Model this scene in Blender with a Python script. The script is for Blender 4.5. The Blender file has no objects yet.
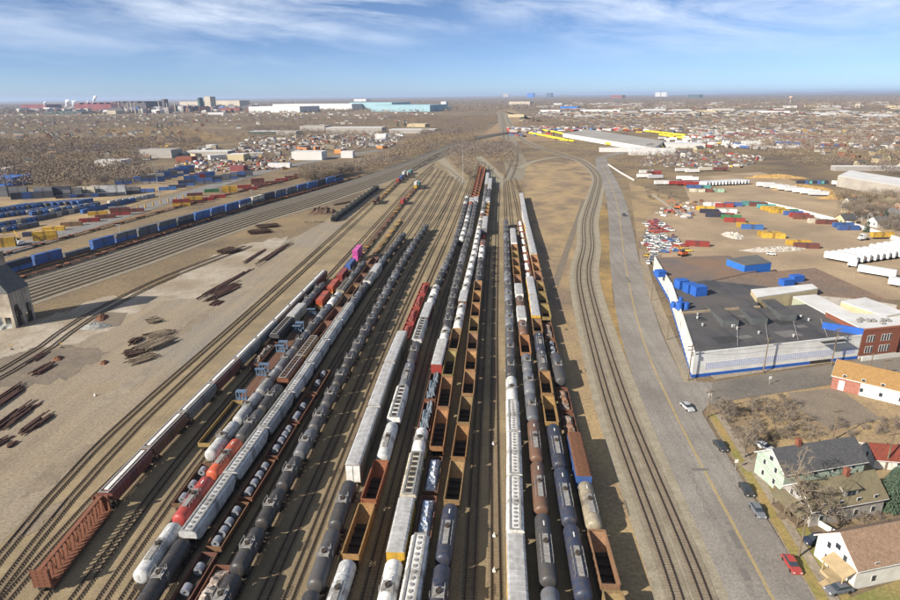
import bpy, math, random
import numpy as np
random.seed(7); NR = np.random.default_rng(7)
S = bpy.context.scene; COL = S.collection
# ------------------------------------------------------------------ camera, light, sky
H = 80.0; FPX = 600.0
_roll = math.atan2(-9, 900)
_vp = np.array([40/FPX, 205/FPX, -1.0]); _vp /= np.linalg.norm(_vp)
_hd = np.array([math.cos(_roll), -math.sin(_roll), 0.0])
_up = np.cross(_hd, _vp); _up /= np.linalg.norm(_up)
if _up[1] < 0: _up = -_up
M = np.array([np.cross(_vp, _up), _vp, _up])
def G(px, py, z=0.0):
    "ground point (at height z) seen at a point of the 900x600 photograph"
    d = M @ np.array([(px-450)/FPX, -(py-300)/FPX, -1.0]); t = (z-H)/d[2]
    return (float(d[0]*t), float(d[1]*t))
def P(x, y, z=0.0):
    c = M.T @ np.array([x, y, z-H]); return 450+FPX*c[0]/-c[2], 300-FPX*c[1]/-c[2]
def hfor(x, y, ytop):
    lo, hi = 0.0, 400.0
    for _ in range(30):
        m = (lo+hi)/2
        if P(x, y, m)[1] > ytop: lo = m
        else: hi = m
    return lo
cam = bpy.data.cameras.new('camera'); cam.lens = 24; cam.sensor_width = 36; cam.clip_start = 1; cam.clip_end = 90000
co = bpy.data.objects.new('camera', cam); COL.objects.link(co); S.camera = co
from mathutils import Matrix, Vector
co.matrix_world = Matrix.Translation((0, 0, H)) @ Matrix([[float(v) for v in r] for r in M]).to_4x4()
S.view_settings.view_transform = 'Standard'; S.view_settings.look = 'None'
S.view_settings.gamma = 1; S.view_settings.use_curve_mapping = False
S.view_settings.exposure = 0.80
S.cycles.max_bounces = 5; S.cycles.diffuse_bounces = 1; S.cycles.volume_bounces = 0
SUN_AZ, SUN_EL = 234.0, 29.0      # degrees clockwise from +Y, above the horizon
sd = bpy.data.lights.new('sun', 'SUN'); sd.energy = 5.0; sd.angle = math.radians(0.5); sd.color = (1, 0.92, 0.80)
so = bpy.data.objects.new('sun', sd); COL.objects.link(so)
_a, _e = math.radians(SUN_AZ), math.radians(SUN_EL)
so.rotation_euler = Vector((math.sin(_a)*math.cos(_e), math.cos(_a)*math.cos(_e), math.sin(_e))).to_track_quat('Z', 'Y').to_euler()
so.location = (-200, -150, 300)
W = bpy.data.worlds.new('World'); S.world = W; W.use_nodes = True
wn = W.node_tree; wn.nodes.clear()
def N(nt, t, **k):
    n = nt.nodes.new(t)
    for a, b in k.items(): setattr(n, a, b)
    return n
def L(nt, a, b): nt.links.new(a, b)
sky = N(wn, 'ShaderNodeTexSky', sky_type='NISHITA', sun_disc=False, sun_elevation=_e, sun_rotation=_a, altitude=100, air_density=0.4, dust_density=0.4, ozone_density=3.0)
tc = N(wn, 'ShaderNodeTexCoord'); sp = N(wn, 'ShaderNodeSeparateXYZ'); L(wn, tc.outputs['Generated'], sp.inputs[0])
def math_(nt, op, a, b=None, clamp=False):
    n = N(nt, 'ShaderNodeMath', operation=op, use_clamp=clamp)
    for i, v in enumerate((a, b)):
        if v is None: continue
        if hasattr(v, 'is_output'): L(nt, v, n.inputs[i])
        else: n.inputs[i].default_value = v
    return n.outputs[0]
zc = math_(wn, 'MAXIMUM', sp.outputs['Z'], 0.01)
zc = math_(wn, 'ADD', zc, 0.03)
u = math_(wn, 'DIVIDE', sp.outputs['X'], zc); v = math_(wn, 'DIVIDE', sp.outputs['Y'], zc)
cb = N(wn, 'ShaderNodeCombineXYZ'); L(wn, u, cb.inputs[0]); L(wn, v, cb.inputs[1])
def noise(nt, vec, scale, detail=5, rough=0.55, dist=0.0, mapping=None):
    if mapping:
        mp = N(nt, 'ShaderNodeMapping'); mp.inputs['Rotation'].default_value = (0, 0, math.radians(mapping[0]))
        mp.inputs['Scale'].default_value = mapping[1]; L(nt, vec, mp.inputs['Vector']); vec = mp.outputs[0]
    n = N(nt, 'ShaderNodeTexNoise'); n.inputs['Scale'].default_value = scale; n.inputs['Detail'].default_value = detail
    n.inputs['Roughness'].default_value = rough; n.inputs['Distortion'].default_value = dist; L(nt, vec, n.inputs['Vector']); return n.outputs['Fac']
def ramp(nt, fac, stops):
    r = N(nt, 'ShaderNodeValToRGB'); e = r.color_ramp.elements
    while len(e) > 2: e.remove(e[-1])
    for i, (p, c) in enumerate(stops):
        if i >= 2: e.new(p)
        e[i].position = p; e[i].color = (c if len(c) == 4 else (*c, 1)) if isinstance(c, tuple) else (c, c, c, 1)
    L(nt, fac, r.inputs[0]); return r.outputs[0]
def mix(nt, fac, a, b, mode='MIX'):
    n = N(nt, 'ShaderNodeMix', data_type='RGBA', blend_type=mode)
    for s, v in ((n.inputs[0], fac), (n.inputs[6], a), (n.inputs[7], b)):
        if hasattr(v, 'is_output'): L(nt, v, s)
        elif isinstance(v, tuple): s.default_value = (*v, 1)[:4]
        else: s.default_value = v
    return n.outputs[2]
cd = N(wn, 'ShaderNodeCombineXYZ'); L(wn, math_(wn, 'MULTIPLY', sp.outputs['X'], 1.0), cd.inputs[0])
L(wn, math_(wn, 'ADD', math_(wn, 'MULTIPLY', sp.outputs['Z'], 5.0), math_(wn, 'MULTIPLY', sp.outputs['X'], 0.55)), cd.inputs[1]); L(wn, sp.outputs['Y'], cd.inputs[2])
c1 = ramp(wn, noise(wn, cd.outputs[0], 5.0, 9, 0.62, 0.35), [(0.37, 0.0), (0.74, 0.95)])
c2 = ramp(wn, noise(wn, cd.outputs[0], 1.9, 4, 0.5, 0.4), [(0.36, 0.0), (0.58, 1.0)])
el = ramp(wn, sp.outputs['Z'], [(0.04, 0.05), (0.13, 1.0)])
cl = math_(wn, 'MULTIPLY', math_(wn, 'MULTIPLY', c1, c2), el)
bgc = mix(wn, cl, sky.outputs[0], (8.4, 9.0, 9.8))
bg = N(wn, 'ShaderNodeBackground'); bg.inputs[1].default_value = 0.078; L(wn, bgc, bg.inputs[0])
wo = N(wn, 'ShaderNodeOutputWorld'); L(wn, bg.outputs[0], wo.inputs[0])

# ------------------------------------------------------------------ materials
MATS = {}
def newmat(name):
    m = bpy.data.materials.new(name); m.use_nodes = True; nt = m.node_tree
    return m, nt, nt.nodes['Principled BSDF']
TINT = {'yard gravel': (.98, .97, .89), 'dirt slab': (.7, .68, .62), 'dirt': (.86, .87, .87), 'gravel lot': (1.15, 1.12, 1.04), 'spilled stone': (.9, .89, .85), 'crushed stone': (.86, .83, .75), 'ballast': (.88, .87, .80), 'side street': (.95, .92, .85), 'parking asphalt': (1.2, 1.15, 1.05), 'asphalt': (1.04, 1.05, 1.05), 'open ground': (1.05, 1.02, .94), 'dry grass': (.80, .80, .76), 'verge': (.78, .79, .88), 'field': (.9, .86, .8), 'lawn': (1.05, 1.05, .9), 'pavement': (.85, .83, .78), 'tie wood': (1.15, 1.12, 1.05), 'bare twigs': (1.0, 1.0, 1.0), 'tar roof': (.85, .87, .95), 'siding': (1.1, 1.1, 1.08)}
def surf(name, a, b=None, rough=0.9, scale=1.0, c=None, metal=0.0, obj=False, streak=None, fine=0.0, spec=0.3, bump=0.0, big=None):
    "mottled surface: colours a and b mixed by noise, c by a second larger noise; obj: object colour replaces a"
    if name in MATS: return MATS[name]
    tn = next((v for k, v in TINT.items() if k in name), None)
    if tn:
        sc_ = lambda q: tuple(x*y for x, y in zip(q, tn)) if isinstance(q, tuple) else q
        a, b, c = sc_(a), sc_(b), sc_(c)
        if isinstance(streak, tuple): streak = (*streak[:4], sc_(streak[4]))
    m, nt, bs = newmat(name); t = N(nt, 'ShaderNodeTexCoord')
    g = N(nt, 'ShaderNodeNewGeometry'); vec = t.outputs['Object'] if obj or streak == 'o' else g.outputs['Position']
    if obj:
        oi = N(nt, 'ShaderNodeObjectInfo'); a = oi.outputs['Color']
        off = N(nt, 'ShaderNodeVectorMath', operation='SCALE'); L(nt, oi.outputs['Location'], off.inputs[0]); off.inputs['Scale'].default_value = 0.37
        ad = N(nt, 'ShaderNodeVectorMath', operation='ADD'); L(nt, vec, ad.inputs[0]); L(nt, off.outputs[0], ad.inputs[1]); vec = ad.outputs[0]
    col = a
    if b is not None: col = mix(nt, ramp(nt, noise(nt, vec, scale, 6, 0.6), [(0.35, 0.0), (0.65, 1.0)]), a, b)
    if c is not None: col = mix(nt, ramp(nt, noise(nt, vec, (big or scale*0.13), 5, 0.6, 0.4), [(0.42, 0.0), (0.62, 1.0)]), col, c)
    if isinstance(streak, tuple): col = mix(nt, ramp(nt, noise(nt, vec, streak[1], 4, 0.6, 0, (streak[0], streak[2])), [(0.40, 0.0), (0.66, streak[3])]), col, streak[4])
    if fine: col = mix(nt, 1.0, col, ramp(nt, noise(nt, vec, fine, 2, 0.7), [(0.3, 0.72), (0.7, 1.22)]), 'MULTIPLY')
    if isinstance(col, tuple): bs.inputs['Base Color'].default_value = (*col, 1)
    else: L(nt, col, bs.inputs['Base Color'])
    bs.inputs['Roughness'].default_value = rough; bs.inputs['Metallic'].default_value = metal; bs.inputs['Specular IOR Level'].default_value = spec
    if bump:
        bp = N(nt, 'ShaderNodeBump'); bp.inputs['Strength'].default_value = bump; bp.inputs['Distance'].default_value = 0.3
        L(nt, noise(nt, vec, scale*3, 6, 0.7), bp.inputs['Height']); L(nt, bp.outputs[0], bs.inputs['Normal'])
    MATS[name] = m; return m
def paintmat(name, grime=(0.10, 0.075, 0.05), amt=0.55, rough=0.45, sc=0.9, runs=True):
    m, nt, bs = newmat(name); t = N(nt, 'ShaderNodeTexCoord'); oi = N(nt, 'ShaderNodeObjectInfo')
    off = N(nt, 'ShaderNodeVectorMath', operation='SCALE'); L(nt, oi.outputs['Location'], off.inputs[0]); off.inputs['Scale'].default_value = 0.731
    ad = N(nt, 'ShaderNodeVectorMath', operation='ADD'); L(nt, t.outputs['Object'], ad.inputs[0]); L(nt, off.outputs[0], ad.inputs[1]); vec = ad.outputs[0]
    v1 = ramp(nt, oi.outputs['Random'], [(0.0, 0.78), (1.0, 1.15)])
    col = mix(nt, 1.0, oi.outputs['Color'], v1, 'MULTIPLY')
    f1 = ramp(nt, noise(nt, vec, sc, 7, 0.66), [(0.45, 0.0), (0.78, amt)])
    col = mix(nt, f1, col, grime)
    if runs:
        f2 = ramp(nt, noise(nt, vec, 1.0, 4, 0.6, 0, (0, (2.6, 2.6, 0.25))), [(0.48, 0.0), (0.8, amt*0.8)])
        col = mix(nt, f2, col, grime)
    if name.startswith('weathered'):
        sy = N(nt, 'ShaderNodeSeparateXYZ'); L(nt, t.outputs['Object'], sy.inputs[0])
        d = math_(nt, 'ADD', math_(nt, 'ABSOLUTE', sy.outputs['Y']), math_(nt, 'MULTIPLY', noise(nt, vec, 1.6, 5, 0.7), 2.2))
        col = mix(nt, ramp(nt, math_(nt, 'MULTIPLY', d, 0.25), [(0.36, 0.55), (0.62, 0.0)]), col, (0.05, 0.045, 0.04))
    L(nt, col, bs.inputs['Base Color']); bs.inputs['Roughness'].default_value = rough; bs.inputs['Specular IOR Level'].default_value = 0.35
    MATS[name] = m; return m
PAINT = paintmat('weathered paint', (0.10, 0.075, 0.05), 0.75); CLEAN = paintmat('clean paint', (0.2, 0.18, 0.16), 0.22, 0.4, 0.4)
RUSTY = paintmat('rusting steel paint', (0.13, 0.055, 0.025), 0.85, 0.8, 1.3)
STEEL = surf('truck steel', (0.035, 0.03, 0.027), (0.07, 0.05, 0.035), 0.8, 3)
DARK = surf('dark interior', (0.028, 0.026, 0.025), (0.05, 0.04, 0.03), 0.9, 2)
GREYP = surf('grey platform', (0.30, 0.30, 0.29), (0.18, 0.16, 0.14), 0.7, 2)
GALV = surf('galvanised roof', (0.42, 0.42, 0.42), (0.28, 0.27, 0.26), 0.55, 0.7)
WHITE = surf('white paint', (0.72, 0.71, 0.68), (0.55, 0.53, 0.49), 0.6, 0.8)
RUST = surf('rust', (0.17, 0.075, 0.035), (0.09, 0.045, 0.03), 0.9, 2)
RAIL = surf('rusty rail', (0.05, 0.032, 0.024), (0.035, 0.024, 0.02), 0.7, 3)
RAILS = surf('shiny rail', (0.42, 0.40, 0.38), (0.30, 0.28, 0.26), 0.35, 3, metal=0.6)
TIE = surf('tie wood', (0.115, 0.088, 0.062), (0.19, 0.15, 0.11), 0.95, 1.2)
GLASS = surf('dark glass', (0.03, 0.04, 0.05), None, 0.12, spec=0.6)
GSID = surf('grey siding', (0.33, 0.31, 0.29), (0.24, 0.22, 0.20), 0.8, 0.8)
TYRE = surf('tyre', (0.02, 0.02, 0.02), None, 0.9)
WOOD = surf('weathered wood', (0.20, 0.15, 0.10), (0.12, 0.09, 0.06), 0.95, 2)
BRICK = surf('red brick', (0.24, 0.085, 0.05), (0.16, 0.06, 0.04), 0.95, 1.5)
CONC = surf('old concrete', (0.46, 0.41, 0.33), (0.34, 0.30, 0.24), 0.95, 0.4, (0.16, 0.13, 0.10))
BARK = surf('bark', (0.20, 0.165, 0.13), (0.13, 0.105, 0.085), 0.95, 4)
TWIG = surf('bare twigs', (0.215, 0.18, 0.145), (0.14, 0.115, 0.095), 0.95, 0.08, (0.24, 0.19, 0.13))
NEEDLE = surf('spruce needles', (0.09, 0.13, 0.085), (0.05, 0.075, 0.05), 0.9, 1.2)
SCRAPM = surf('mixed scrap', (0.30, 0.27, 0.25), (0.10, 0.07, 0.05), 0.8, 1.6, (0.20, 0.10, 0.05), bump=0.6)

# ------------------------------------------------------------------ mesh helper
class MB:
    def __init__(s): s.v = []; s.f = []; s.m = []
    def add(s, vs, fs, m=0):
        o = len(s.v); s.v += [tuple(p) for p in vs]; s.f += [tuple(i+o for i in f) for f in fs]; s.m += [m]*len(fs); return s
    def box(s, x0, x1, y0, y1, z0, z1, m=0):
        return s.add([(x0,y0,z0),(x1,y0,z0),(x1,y1,z0),(x0,y1,z0),(x0,y0,z1),(x1,y0,z1),(x1,y1,z1),(x0,y1,z1)],
                     [(0,3,2,1),(4,5,6,7),(0,1,5,4),(1,2,6,5),(2,3,7,6),(3,0,4,7)], m)
    def loft(s, rings, m=0, caps=True, closed=True):
        n = len(rings[0]); fs = []
        for k in range(len(rings)-1):
            for i in range(n if closed else n-1):
                j = (i+1) % n; fs.append((k*n+i, k*n+j, (k+1)*n+j, (k+1)*n+i))
        if caps: fs.append(tuple(range(n-1, -1, -1))); fs.append(tuple(range((len(rings)-1)*n, len(rings)*n)))
        return s.add([p for r in rings for p in r], fs, m)
    def cyl(s, p0, p1, r0, r1=None, n=8, m=0, caps=True):
        r1 = r0 if r1 is None else r1; a = Vector(p0); b = Vector(p1); d = (b-a).normalized()
        x = d.orthogonal().normalized(); y = d.cross(x)
        R = [[a+(x*math.cos(t)+y*math.sin(t))*r0 for t in [2*math.pi*i/n for i in range(n)]], [b+(x*math.cos(t)+y*math.sin(t))*r1 for t in [2*math.pi*i/n for i in range(n)]]]
        return s.loft(R, m, caps)
    def bar(s, p0, p1, w, m=0):
        return s.cyl(p0, p1, w*0.7, w*0.7, 4, m)
    def build(s, name, mats, parent=None, color=None, smooth=False):
        me = bpy.data.meshes.new(name); me.from_pydata(s.v, [], s.f)
        for mt in (mats if isinstance(mats, (list, tuple)) else [mats]): me.materials.append(mt)
        if any(s.m): me.polygons.foreach_set('material_index', s.m)
        if smooth: me.polygons.foreach_set('use_smooth', [True]*len(s.f))
        me.update(); o = bpy.data.objects.new(name, me); COL.objects.link(o)
        if parent: o.parent = parent
        if color: o.color = (*color, 1)
        return o
def tag(o, label=None, cat=None, group=None, kind=None):
    for k, v in (('label', label), ('category', cat), ('group', group), ('kind', kind)):
        if v: o[k] = v
    return o
def empty(name, loc=(0, 0, 0), rz=0.0):
    o = bpy.data.objects.new(name, None); COL.objects.link(o); o.location = loc; o.rotation_euler.z = rz; o.empty_display_size = 1; return o
KIDS = {}
def kids(o): return list(o.children)
def copy_tree(o, ch, parent=None):
    c = o.copy(); COL.objects.link(c)
    for k in ('label', 'category', 'group'):
        if k in c and parent is None: del c[k]
    if parent: c.parent = parent
    for x, sub in ch: copy_tree(x, sub, c)
    return c
def tree_of(o):
    return [(c, tree_of(c)) for c in o.children]
PROTO = {}
def recolor(o, c):
    for x in o.children:
        if x.type == 'MESH' and x.data.materials and x.data.materials[0] in (PAINT, CLEAN, RUSTY): x.color = (*c, 1)
        recolor(x, c)
PENDING = []
def put(key, builder, loc, rz=0.0, color=None, scale=None):
    "first use builds the thing, later uses copy it and its parts"
    if key in PROTO: o = copy_tree(PROTO[key][0], PROTO[key][1])
    else:
        o = builder(); bpy.context.view_layer.update(); PROTO[key] = (o, tree_of(o))
    o.location = loc; o.rotation_euler.z = rz
    if scale: o.scale = (scale,)*3 if not isinstance(scale, tuple) else scale
    if color:
        if o.type == 'MESH': o.color = (*color, 1)
        for x in tree_children(o): 
            if x.data.materials[0] in (PAINT, CLEAN, RUSTY): x.color = (*color, 1)
    return o
def tree_children(o):
    out = []
    for c in o.children:
        out.append(c); out += tree_children(c)
    return out
def ordn(n): return f"{n}{'th' if 10 <= n % 100 <= 20 else {1:'st',2:'nd',3:'rd'}.get(n % 10, 'th')}"
C = dict(black=(0.035,0.037,0.042), charcoal=(0.06,0.062,0.068), grey=(0.22,0.225,0.23), slate=(0.13,0.14,0.16), silver=(0.42,0.43,0.44), white=(0.70,0.69,0.66), cream=(0.60,0.55,0.44),
         tan=(0.30,0.26,0.19), brown=(0.14,0.075,0.05), maroon=(0.17,0.06,0.05), rust=(0.21,0.085,0.05), orange=(0.44,0.085,0.04), red=(0.33,0.045,0.04), pink=(0.62,0.10,0.38),
         yellow=(0.62,0.38,0.05), blue=(0.05,0.12,0.34), navy=(0.025,0.035,0.065), teal=(0.10,0.35,0.34), green=(0.05,0.20,0.08), lightgrey=(0.50,0.51,0.51), palegreen=(0.35,0.52,0.38), ochre=(0.28,0.165,0.08), brightblue=(0.04,0.14,0.38), olive=(0.20,0.19,0.13), lemon=(0.78,0.62,0.03), steelblue=(0.10,0.17,0.27))
CN = dict(lightgrey='light grey', palegreen='pale green', brightblue='bright blue', steelblue='steel blue')
def cn(c): return CN.get(c, c)
# ------------------------------------------------------------------ ground
def inpoly(x, y, poly):
    r = False; n = len(poly); j = n-1
    for i in range(n):
        xi, yi = poly[i]; xj, yj = poly[j]
        if (yi > y) != (yj > y) and x < (xj-xi)*(y-yi)/(yj-yi)+xi: r = not r
        j = i
    return r
gm = surf('open ground', (0.20, 0.155, 0.10), (0.13, 0.10, 0.07), 1.0, 0.05, (0.10, 0.078, 0.06), fine=0.6, big=0.004, streak=(20, 0.02, (1, 1, 1), 0.6, (0.27, 0.20, 0.11)))
xs = [-40000, -20000, -9000, -4000, -2000, -1000] + list(range(-800, 801, 100)) + [1000, 2000, 4000, 9000, 20000, 40000]
ys = [-3000, -800] + list(range(-200, 1301, 100)) + [1600, 2200, 3200, 5000, 8000, 14000, 24000, 45000]
gb = MB(); gb.add([(x, y, 0) for y in ys for x in xs], [(j*len(xs)+i, j*len(xs)+i+1, (j+1)*len(xs)+i+1, (j+1)*len(xs)+i) for j in range(len(ys)-1) for i in range(len(xs)-1)])
tag(gb.build('ground', gm), kind='structure')
import bmesh
def sheet(name, pts, z, m, world=False, kind='structure'):
    pts = pts if world else [G(*p) for p in pts]
    bm = bmesh.new(); bm.faces.new([bm.verts.new((x, y, z)) for x, y in pts]); bmesh.ops.triangulate(bm, faces=bm.faces[:])
    for f in bm.faces:
        if f.normal.z < 0: f.normal_flip()
    me = bpy.data.meshes.new(name); bm.to_mesh(me); bm.free(); me.materials.append(m)
    o = bpy.data.objects.new(name, me); COL.objects.link(o); tag(o, kind=kind); return o
def rough(pts, seed=1, amp=0.06):
    rg = random.Random(seed); out = []
    for i, a in enumerate(pts):
        b = pts[(i+1) % len(pts)]; l = math.hypot(b[0]-a[0], b[1]-a[1]); n = max(1, min(14, int(l/3))); nx, ny = -(b[1]-a[1])/(l or 1), (b[0]-a[0])/(l or 1); ph = rg.uniform(0, 6.28)
        for k in range(n):
            t = k/n; d = l*amp*math.sin(math.pi*t)*(math.sin(t*9+ph)*0.6+rg.uniform(-.5, .5)); d = max(-2.5, min(2.5, d)); out.append((a[0]+(b[0]-a[0])*t+nx*d, a[1]+(b[1]-a[1])*t+ny*d))
    return out
def smooth_line(pts, step=12.0):
    "Catmull-Rom through world points"
    P_ = [pts[0]] + list(pts) + [pts[-1]]; out = []
    for i in range(1, len(P_)-2):
        p0, p1, p2, p3 = [np.array(q, float) for q in P_[i-1:i+3]]; n = max(1, int(np.linalg.norm(p2-p1)/step))
        for k in range(n):
            t = k/n; out.append(tuple(0.5*((2*p1)+(-p0+p2)*t+(2*p0-5*p1+4*p2-p3)*t*t+(-p0+3*p1-3*p2+p3)*t**3)))
    out.append(tuple(pts[-1])); return out
def offs(line, d):
    out = []
    for i, p in enumerate(line):
        a = line[max(0, i-1)]; b = line[min(len(line)-1, i+1)]; dx, dy = b[0]-a[0], b[1]-a[1]; l = math.hypot(dx, dy) or 1
        out.append((p[0]+dy/l*d, p[1]-dx/l*d))
    return out
def strip(name, line, w0, w1, z, m, kind='structure', build=True, mb=None):
    a = offs(line, w0); b = offs(line, w1); mb = mb or MB()
    vs = [(x, y, z) for x, y in a]+[(x, y, z) for x, y in b]; n = len(line)
    mb.add(vs, [(i, n+i, n+i+1, i+1) for i in range(n-1)])
    if build: return tag(mb.build(name, m), kind=kind)
YG = surf('yard gravel', (0.335, 0.262, 0.168), (0.25, 0.195, 0.125), 1.0, 0.25, (0.20, 0.16, 0.11), fine=3.0, big=0.03, streak=(0, 0.9, (1.0, 0.03, 1), 0.55, (0.20, 0.155, 0.105)))
DL = surf('dirt lot', (0.315, 0.245, 0.165), (0.245, 0.195, 0.14), 1.0, 0.06, (0.25, 0.22, 0.18), fine=1.5, big=0.018, streak=(-22, 0.25, (1.0, 0.05, 1), 0.5, (0.38, 0.30, 0.20)))
LD = surf('pale spilled stone', (0.44, 0.39, 0.33), (0.33, 0.28, 0.22), 1.0, 0.15, (0.27, 0.22, 0.16), fine=1.2, big=0.05)
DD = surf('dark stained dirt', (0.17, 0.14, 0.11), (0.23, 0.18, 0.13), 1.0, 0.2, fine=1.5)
MG = surf('main line ballast', (0.285, 0.245, 0.195), (0.22, 0.19, 0.15), 1.0, 0.3, fine=3.0)
GB = surf('grey crushed stone', (0.36, 0.325, 0.265), (0.28, 0.25, 0.20), 1.0, 0.3, fine=3.0)
DG = surf('dry grass', (0.42, 0.28, 0.11), (0.27, 0.185, 0.09), 1.0, 0.10, (0.20, 0.145, 0.085), fine=0.9, big=0.03)
WG = surf('weedy verge', (0.42, 0.30, 0.15), (0.27, 0.195, 0.115), 1.0, 0.12, (0.20, 0.15, 0.10), fine=1.2, big=0.025, streak=(0, 0.05, (1, 0.5, 1), 0.8, (0.48, 0.34, 0.15)))
LAWN = surf('tired lawn', (0.17, 0.17, 0.055), (0.26, 0.20, 0.085), 1.0, 0.2, (0.30, 0.21, 0.10), fine=2.0, big=0.07)
AS = surf('worn asphalt', (0.225, 0.20, 0.175), (0.18, 0.16, 0.14), 0.95, 0.12, (0.26, 0.235, 0.205), fine=2.5, big=0.04, streak=(-2, 0.5, (1.0, 0.02, 1), 0.5, (0.15, 0.135, 0.12)))
AS2 = surf('side street asphalt', (0.16, 0.15, 0.14), (0.12, 0.115, 0.11), 0.95, 0.2, (0.20, 0.18, 0.16), fine=2.5)
PV = surf('concrete pavement', (0.36, 0.31, 0.25), (0.28, 0.24, 0.19), 0.95, 0.4, fine=2)
YL = surf('faded yellow line', (0.50, 0.34, 0.08), (0.33, 0.25, 0.11), 0.8, 0.8)
sheet('yard_gravel', [(-160, 60), (-60, -60), (60, -60), (38, 100), (30, 210), (34, 420), (20, 600), (-10, 860), (-60, 860), (-100, 760), (-110, 500), (-112, 260), (-118, 150)], 0.03, YG, True)
sheet('dirt_lot', [(0, 330), (160, 285), (300, 235), (372, 195), (347, 221), (240, 316), (150, 395), (80, 460), (0, 545), (-120, 600), (-240, 600), (-240, 400)], 0.05, DL)
sheet('pale_stone_ground', [G(*p) for p in rough([(0, 330), (40, 322), (95, 300), (150, 290), (200, 262), (250, 243), (290, 236), (262, 262), (225, 285), (200, 298), (150, 303), (110, 330), (70, 345), (40, 348), (0, 372), (-60, 380), (-60, 340)])], 0.07, LD, True)
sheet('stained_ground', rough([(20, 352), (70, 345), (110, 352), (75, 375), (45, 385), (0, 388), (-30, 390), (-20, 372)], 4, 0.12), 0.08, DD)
for i_, (px_, py_, w_, h_) in enumerate(((60, 470, 50, 10), (120, 392, 40, 6), (190, 325, 30, 5), (250, 285, 26, 4), (40, 520, 40, 8), (150, 350, 26, 4), (280, 250, 20, 3))):
    c_, s_ = math.cos(-0.62), math.sin(-0.62); q_ = [(px_+a*w_*c_-b*h_*s_, py_+a*w_*s_+b*h_*c_) for a, b in ((-1, 0), (-.5, -.8), (.4, -.7), (1, 0), (.5, .8), (-.4, .7))]; sheet('worn_ground', rough(q_, 20+i_, 0.1), 0.075+0.002*i_, surf('dirt worn', (0.36, 0.30, 0.22), (0.27, 0.22, 0.16), 1, 0.3, (0.24, 0.20, 0.155), fine=2) if i_ % 2 else surf('dirt dark rut', (0.22, 0.175, 0.125), (0.28, 0.225, 0.16), 1, 0.3, fine=2))
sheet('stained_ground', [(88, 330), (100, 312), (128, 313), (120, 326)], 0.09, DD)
mains = [G(*p) for p in [(-260, 366), (-120, 324), (0, 287), (90, 260), (147, 241.5), (220, 219), (300, 197), (380, 172), (440, 149), (475, 137), (530, 129)]]
mains = smooth_line(mains, 20)
strip('main_line_ballast', mains, -6, 38, 0.10, MG)
for a in (('dry_grass', [(521, 165), (585, 160), (597, 190), (580, 230), (572, 270), (576, 300), (600, 400), (668, 600), (625, 600), (590, 470), (560, 340), (540, 250), (525, 200)], 0.05, WG),
          ('golden_grass', [(600, 200), (611, 215), (613, 300), (645, 400), (733, 600), (722, 600), (630, 400), (598, 300), (594, 250)], 0.06, DG),
          ('dry_grass', [(629, 182), (680, 200), (676, 211), (648, 214), (641, 255), (637, 240)], 0.05, WG),
          ('gravel_lot', [(645, 214), (690, 200), (680, 178), (760, 172), (830, 190), (905, 225), (1000, 262), (1000, 330), (905, 300), (790, 300), (648, 262)], 0.04, surf('gravel lot', (0.34, 0.26, 0.175), (0.28, 0.215, 0.15), 1, 0.05, (0.22, 0.17, 0.12), fine=1.2, big=0.02)),
          ('vacant_lot', [(700, 400), (905, 376), (1000, 400), (1000, 470), (760, 470)], 0.04, WG),
          ('parking_lot', [(787, 393), (838, 388), (900, 432), (1000, 470), (905, 445), (842, 437), (800, 410)], 0.07, surf('old parking asphalt', (0.185, 0.155, 0.125), (0.15, 0.13, 0.11), 1, 0.2, (0.22, 0.18, 0.14), fine=2)),
          ('rail_lead_gravel', [(475, 157), (481, 156), (507, 180), (500, 190)], 0.09, GB),
          ('rail_lead_gravel', [(433, 156), (442, 156), (467, 182), (462, 186)], 0.09, GB),
          ('brown_field', [(474, 142), (500, 121), (548, 122), (556, 141)], 0.05, surf('brown field', (0.34, 0.245, 0.15), (0.27, 0.19, 0.12), 1, 0.02, fine=0.5)),
          ('open_corridor', [(500, 121), (499, 110), (513, 109), (535, 122), (572, 145), (557, 141), (549, 122)], 0.045, WG),
          ('golden_field', [(95, 134), (100, 128), (180, 126), (240, 140), (160, 141)], 0.05, DG),
          ('container_yard_ground', [(-160, 240), (0, 197), (120, 192), (200, 165), (260, 165), (150, 200), (40, 243), (-160, 292)], 0.05, WG)): sheet(a[0], rough(a[1], 3, 0.05) if 'grass' in a[0] and a[0] != 'dry_grass' else a[1], a[2], a[3])
# roads
road_c = smooth_line([G(773+90, 780)] + [G(*p) for p in [(773, 600), (673, 410), (640, 330), (625, 263), (621, 230), (617, 205), (611, 185), (603, 168), (601, 158)]] + [(150, 830), (195, 905)], 6)
strip('road', road_c, -7.2, 7.2, 0.12, AS)
strip('road_centre_line', road_c[:-30], -0.24, -0.08, 0.125, YL); strip('road_centre_line', road_c[:-30], 0.08, 0.24, 0.125, YL)
street = smooth_line([G(690, 397)] + [G(*p) for p in [(710, 393), (840, 373), (900, 363)]] + [(220, 216)], 8)
strip('side_street', street, -5.5, 5.5, 0.11, AS2)
sheet('road_junction', [(660, 368), (690, 381), (712, 383), (712, 401), (700, 415), (694, 430), (672, 400)], 0.116, AS)
strip('dirt_shoulder', smooth_line([G(642, 250), G(646, 275), G(664, 325), G(690, 383)], 6), -2.2, 1.6, 0.128, DL)
strip('pavement', street[2:], -9.5, -6.6, 0.13, PV)
curb = smooth_line([G(900, 760), G(815, 600), G(742, 474), G(707, 415)], 6)
strip('kerb', curb, -0.1, 0.15, 0.24, PV); strip('grass_verge', curb, 0.15, 2.2, 0.2, LAWN); strip('pavement', curb, 2.2, 4.0, 0.215, PV)
sheet('lawn', [(768, 470), (781, 500), (800, 505), (790, 520), (770, 500), (755, 478)], 0.09, LAWN)
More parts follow.
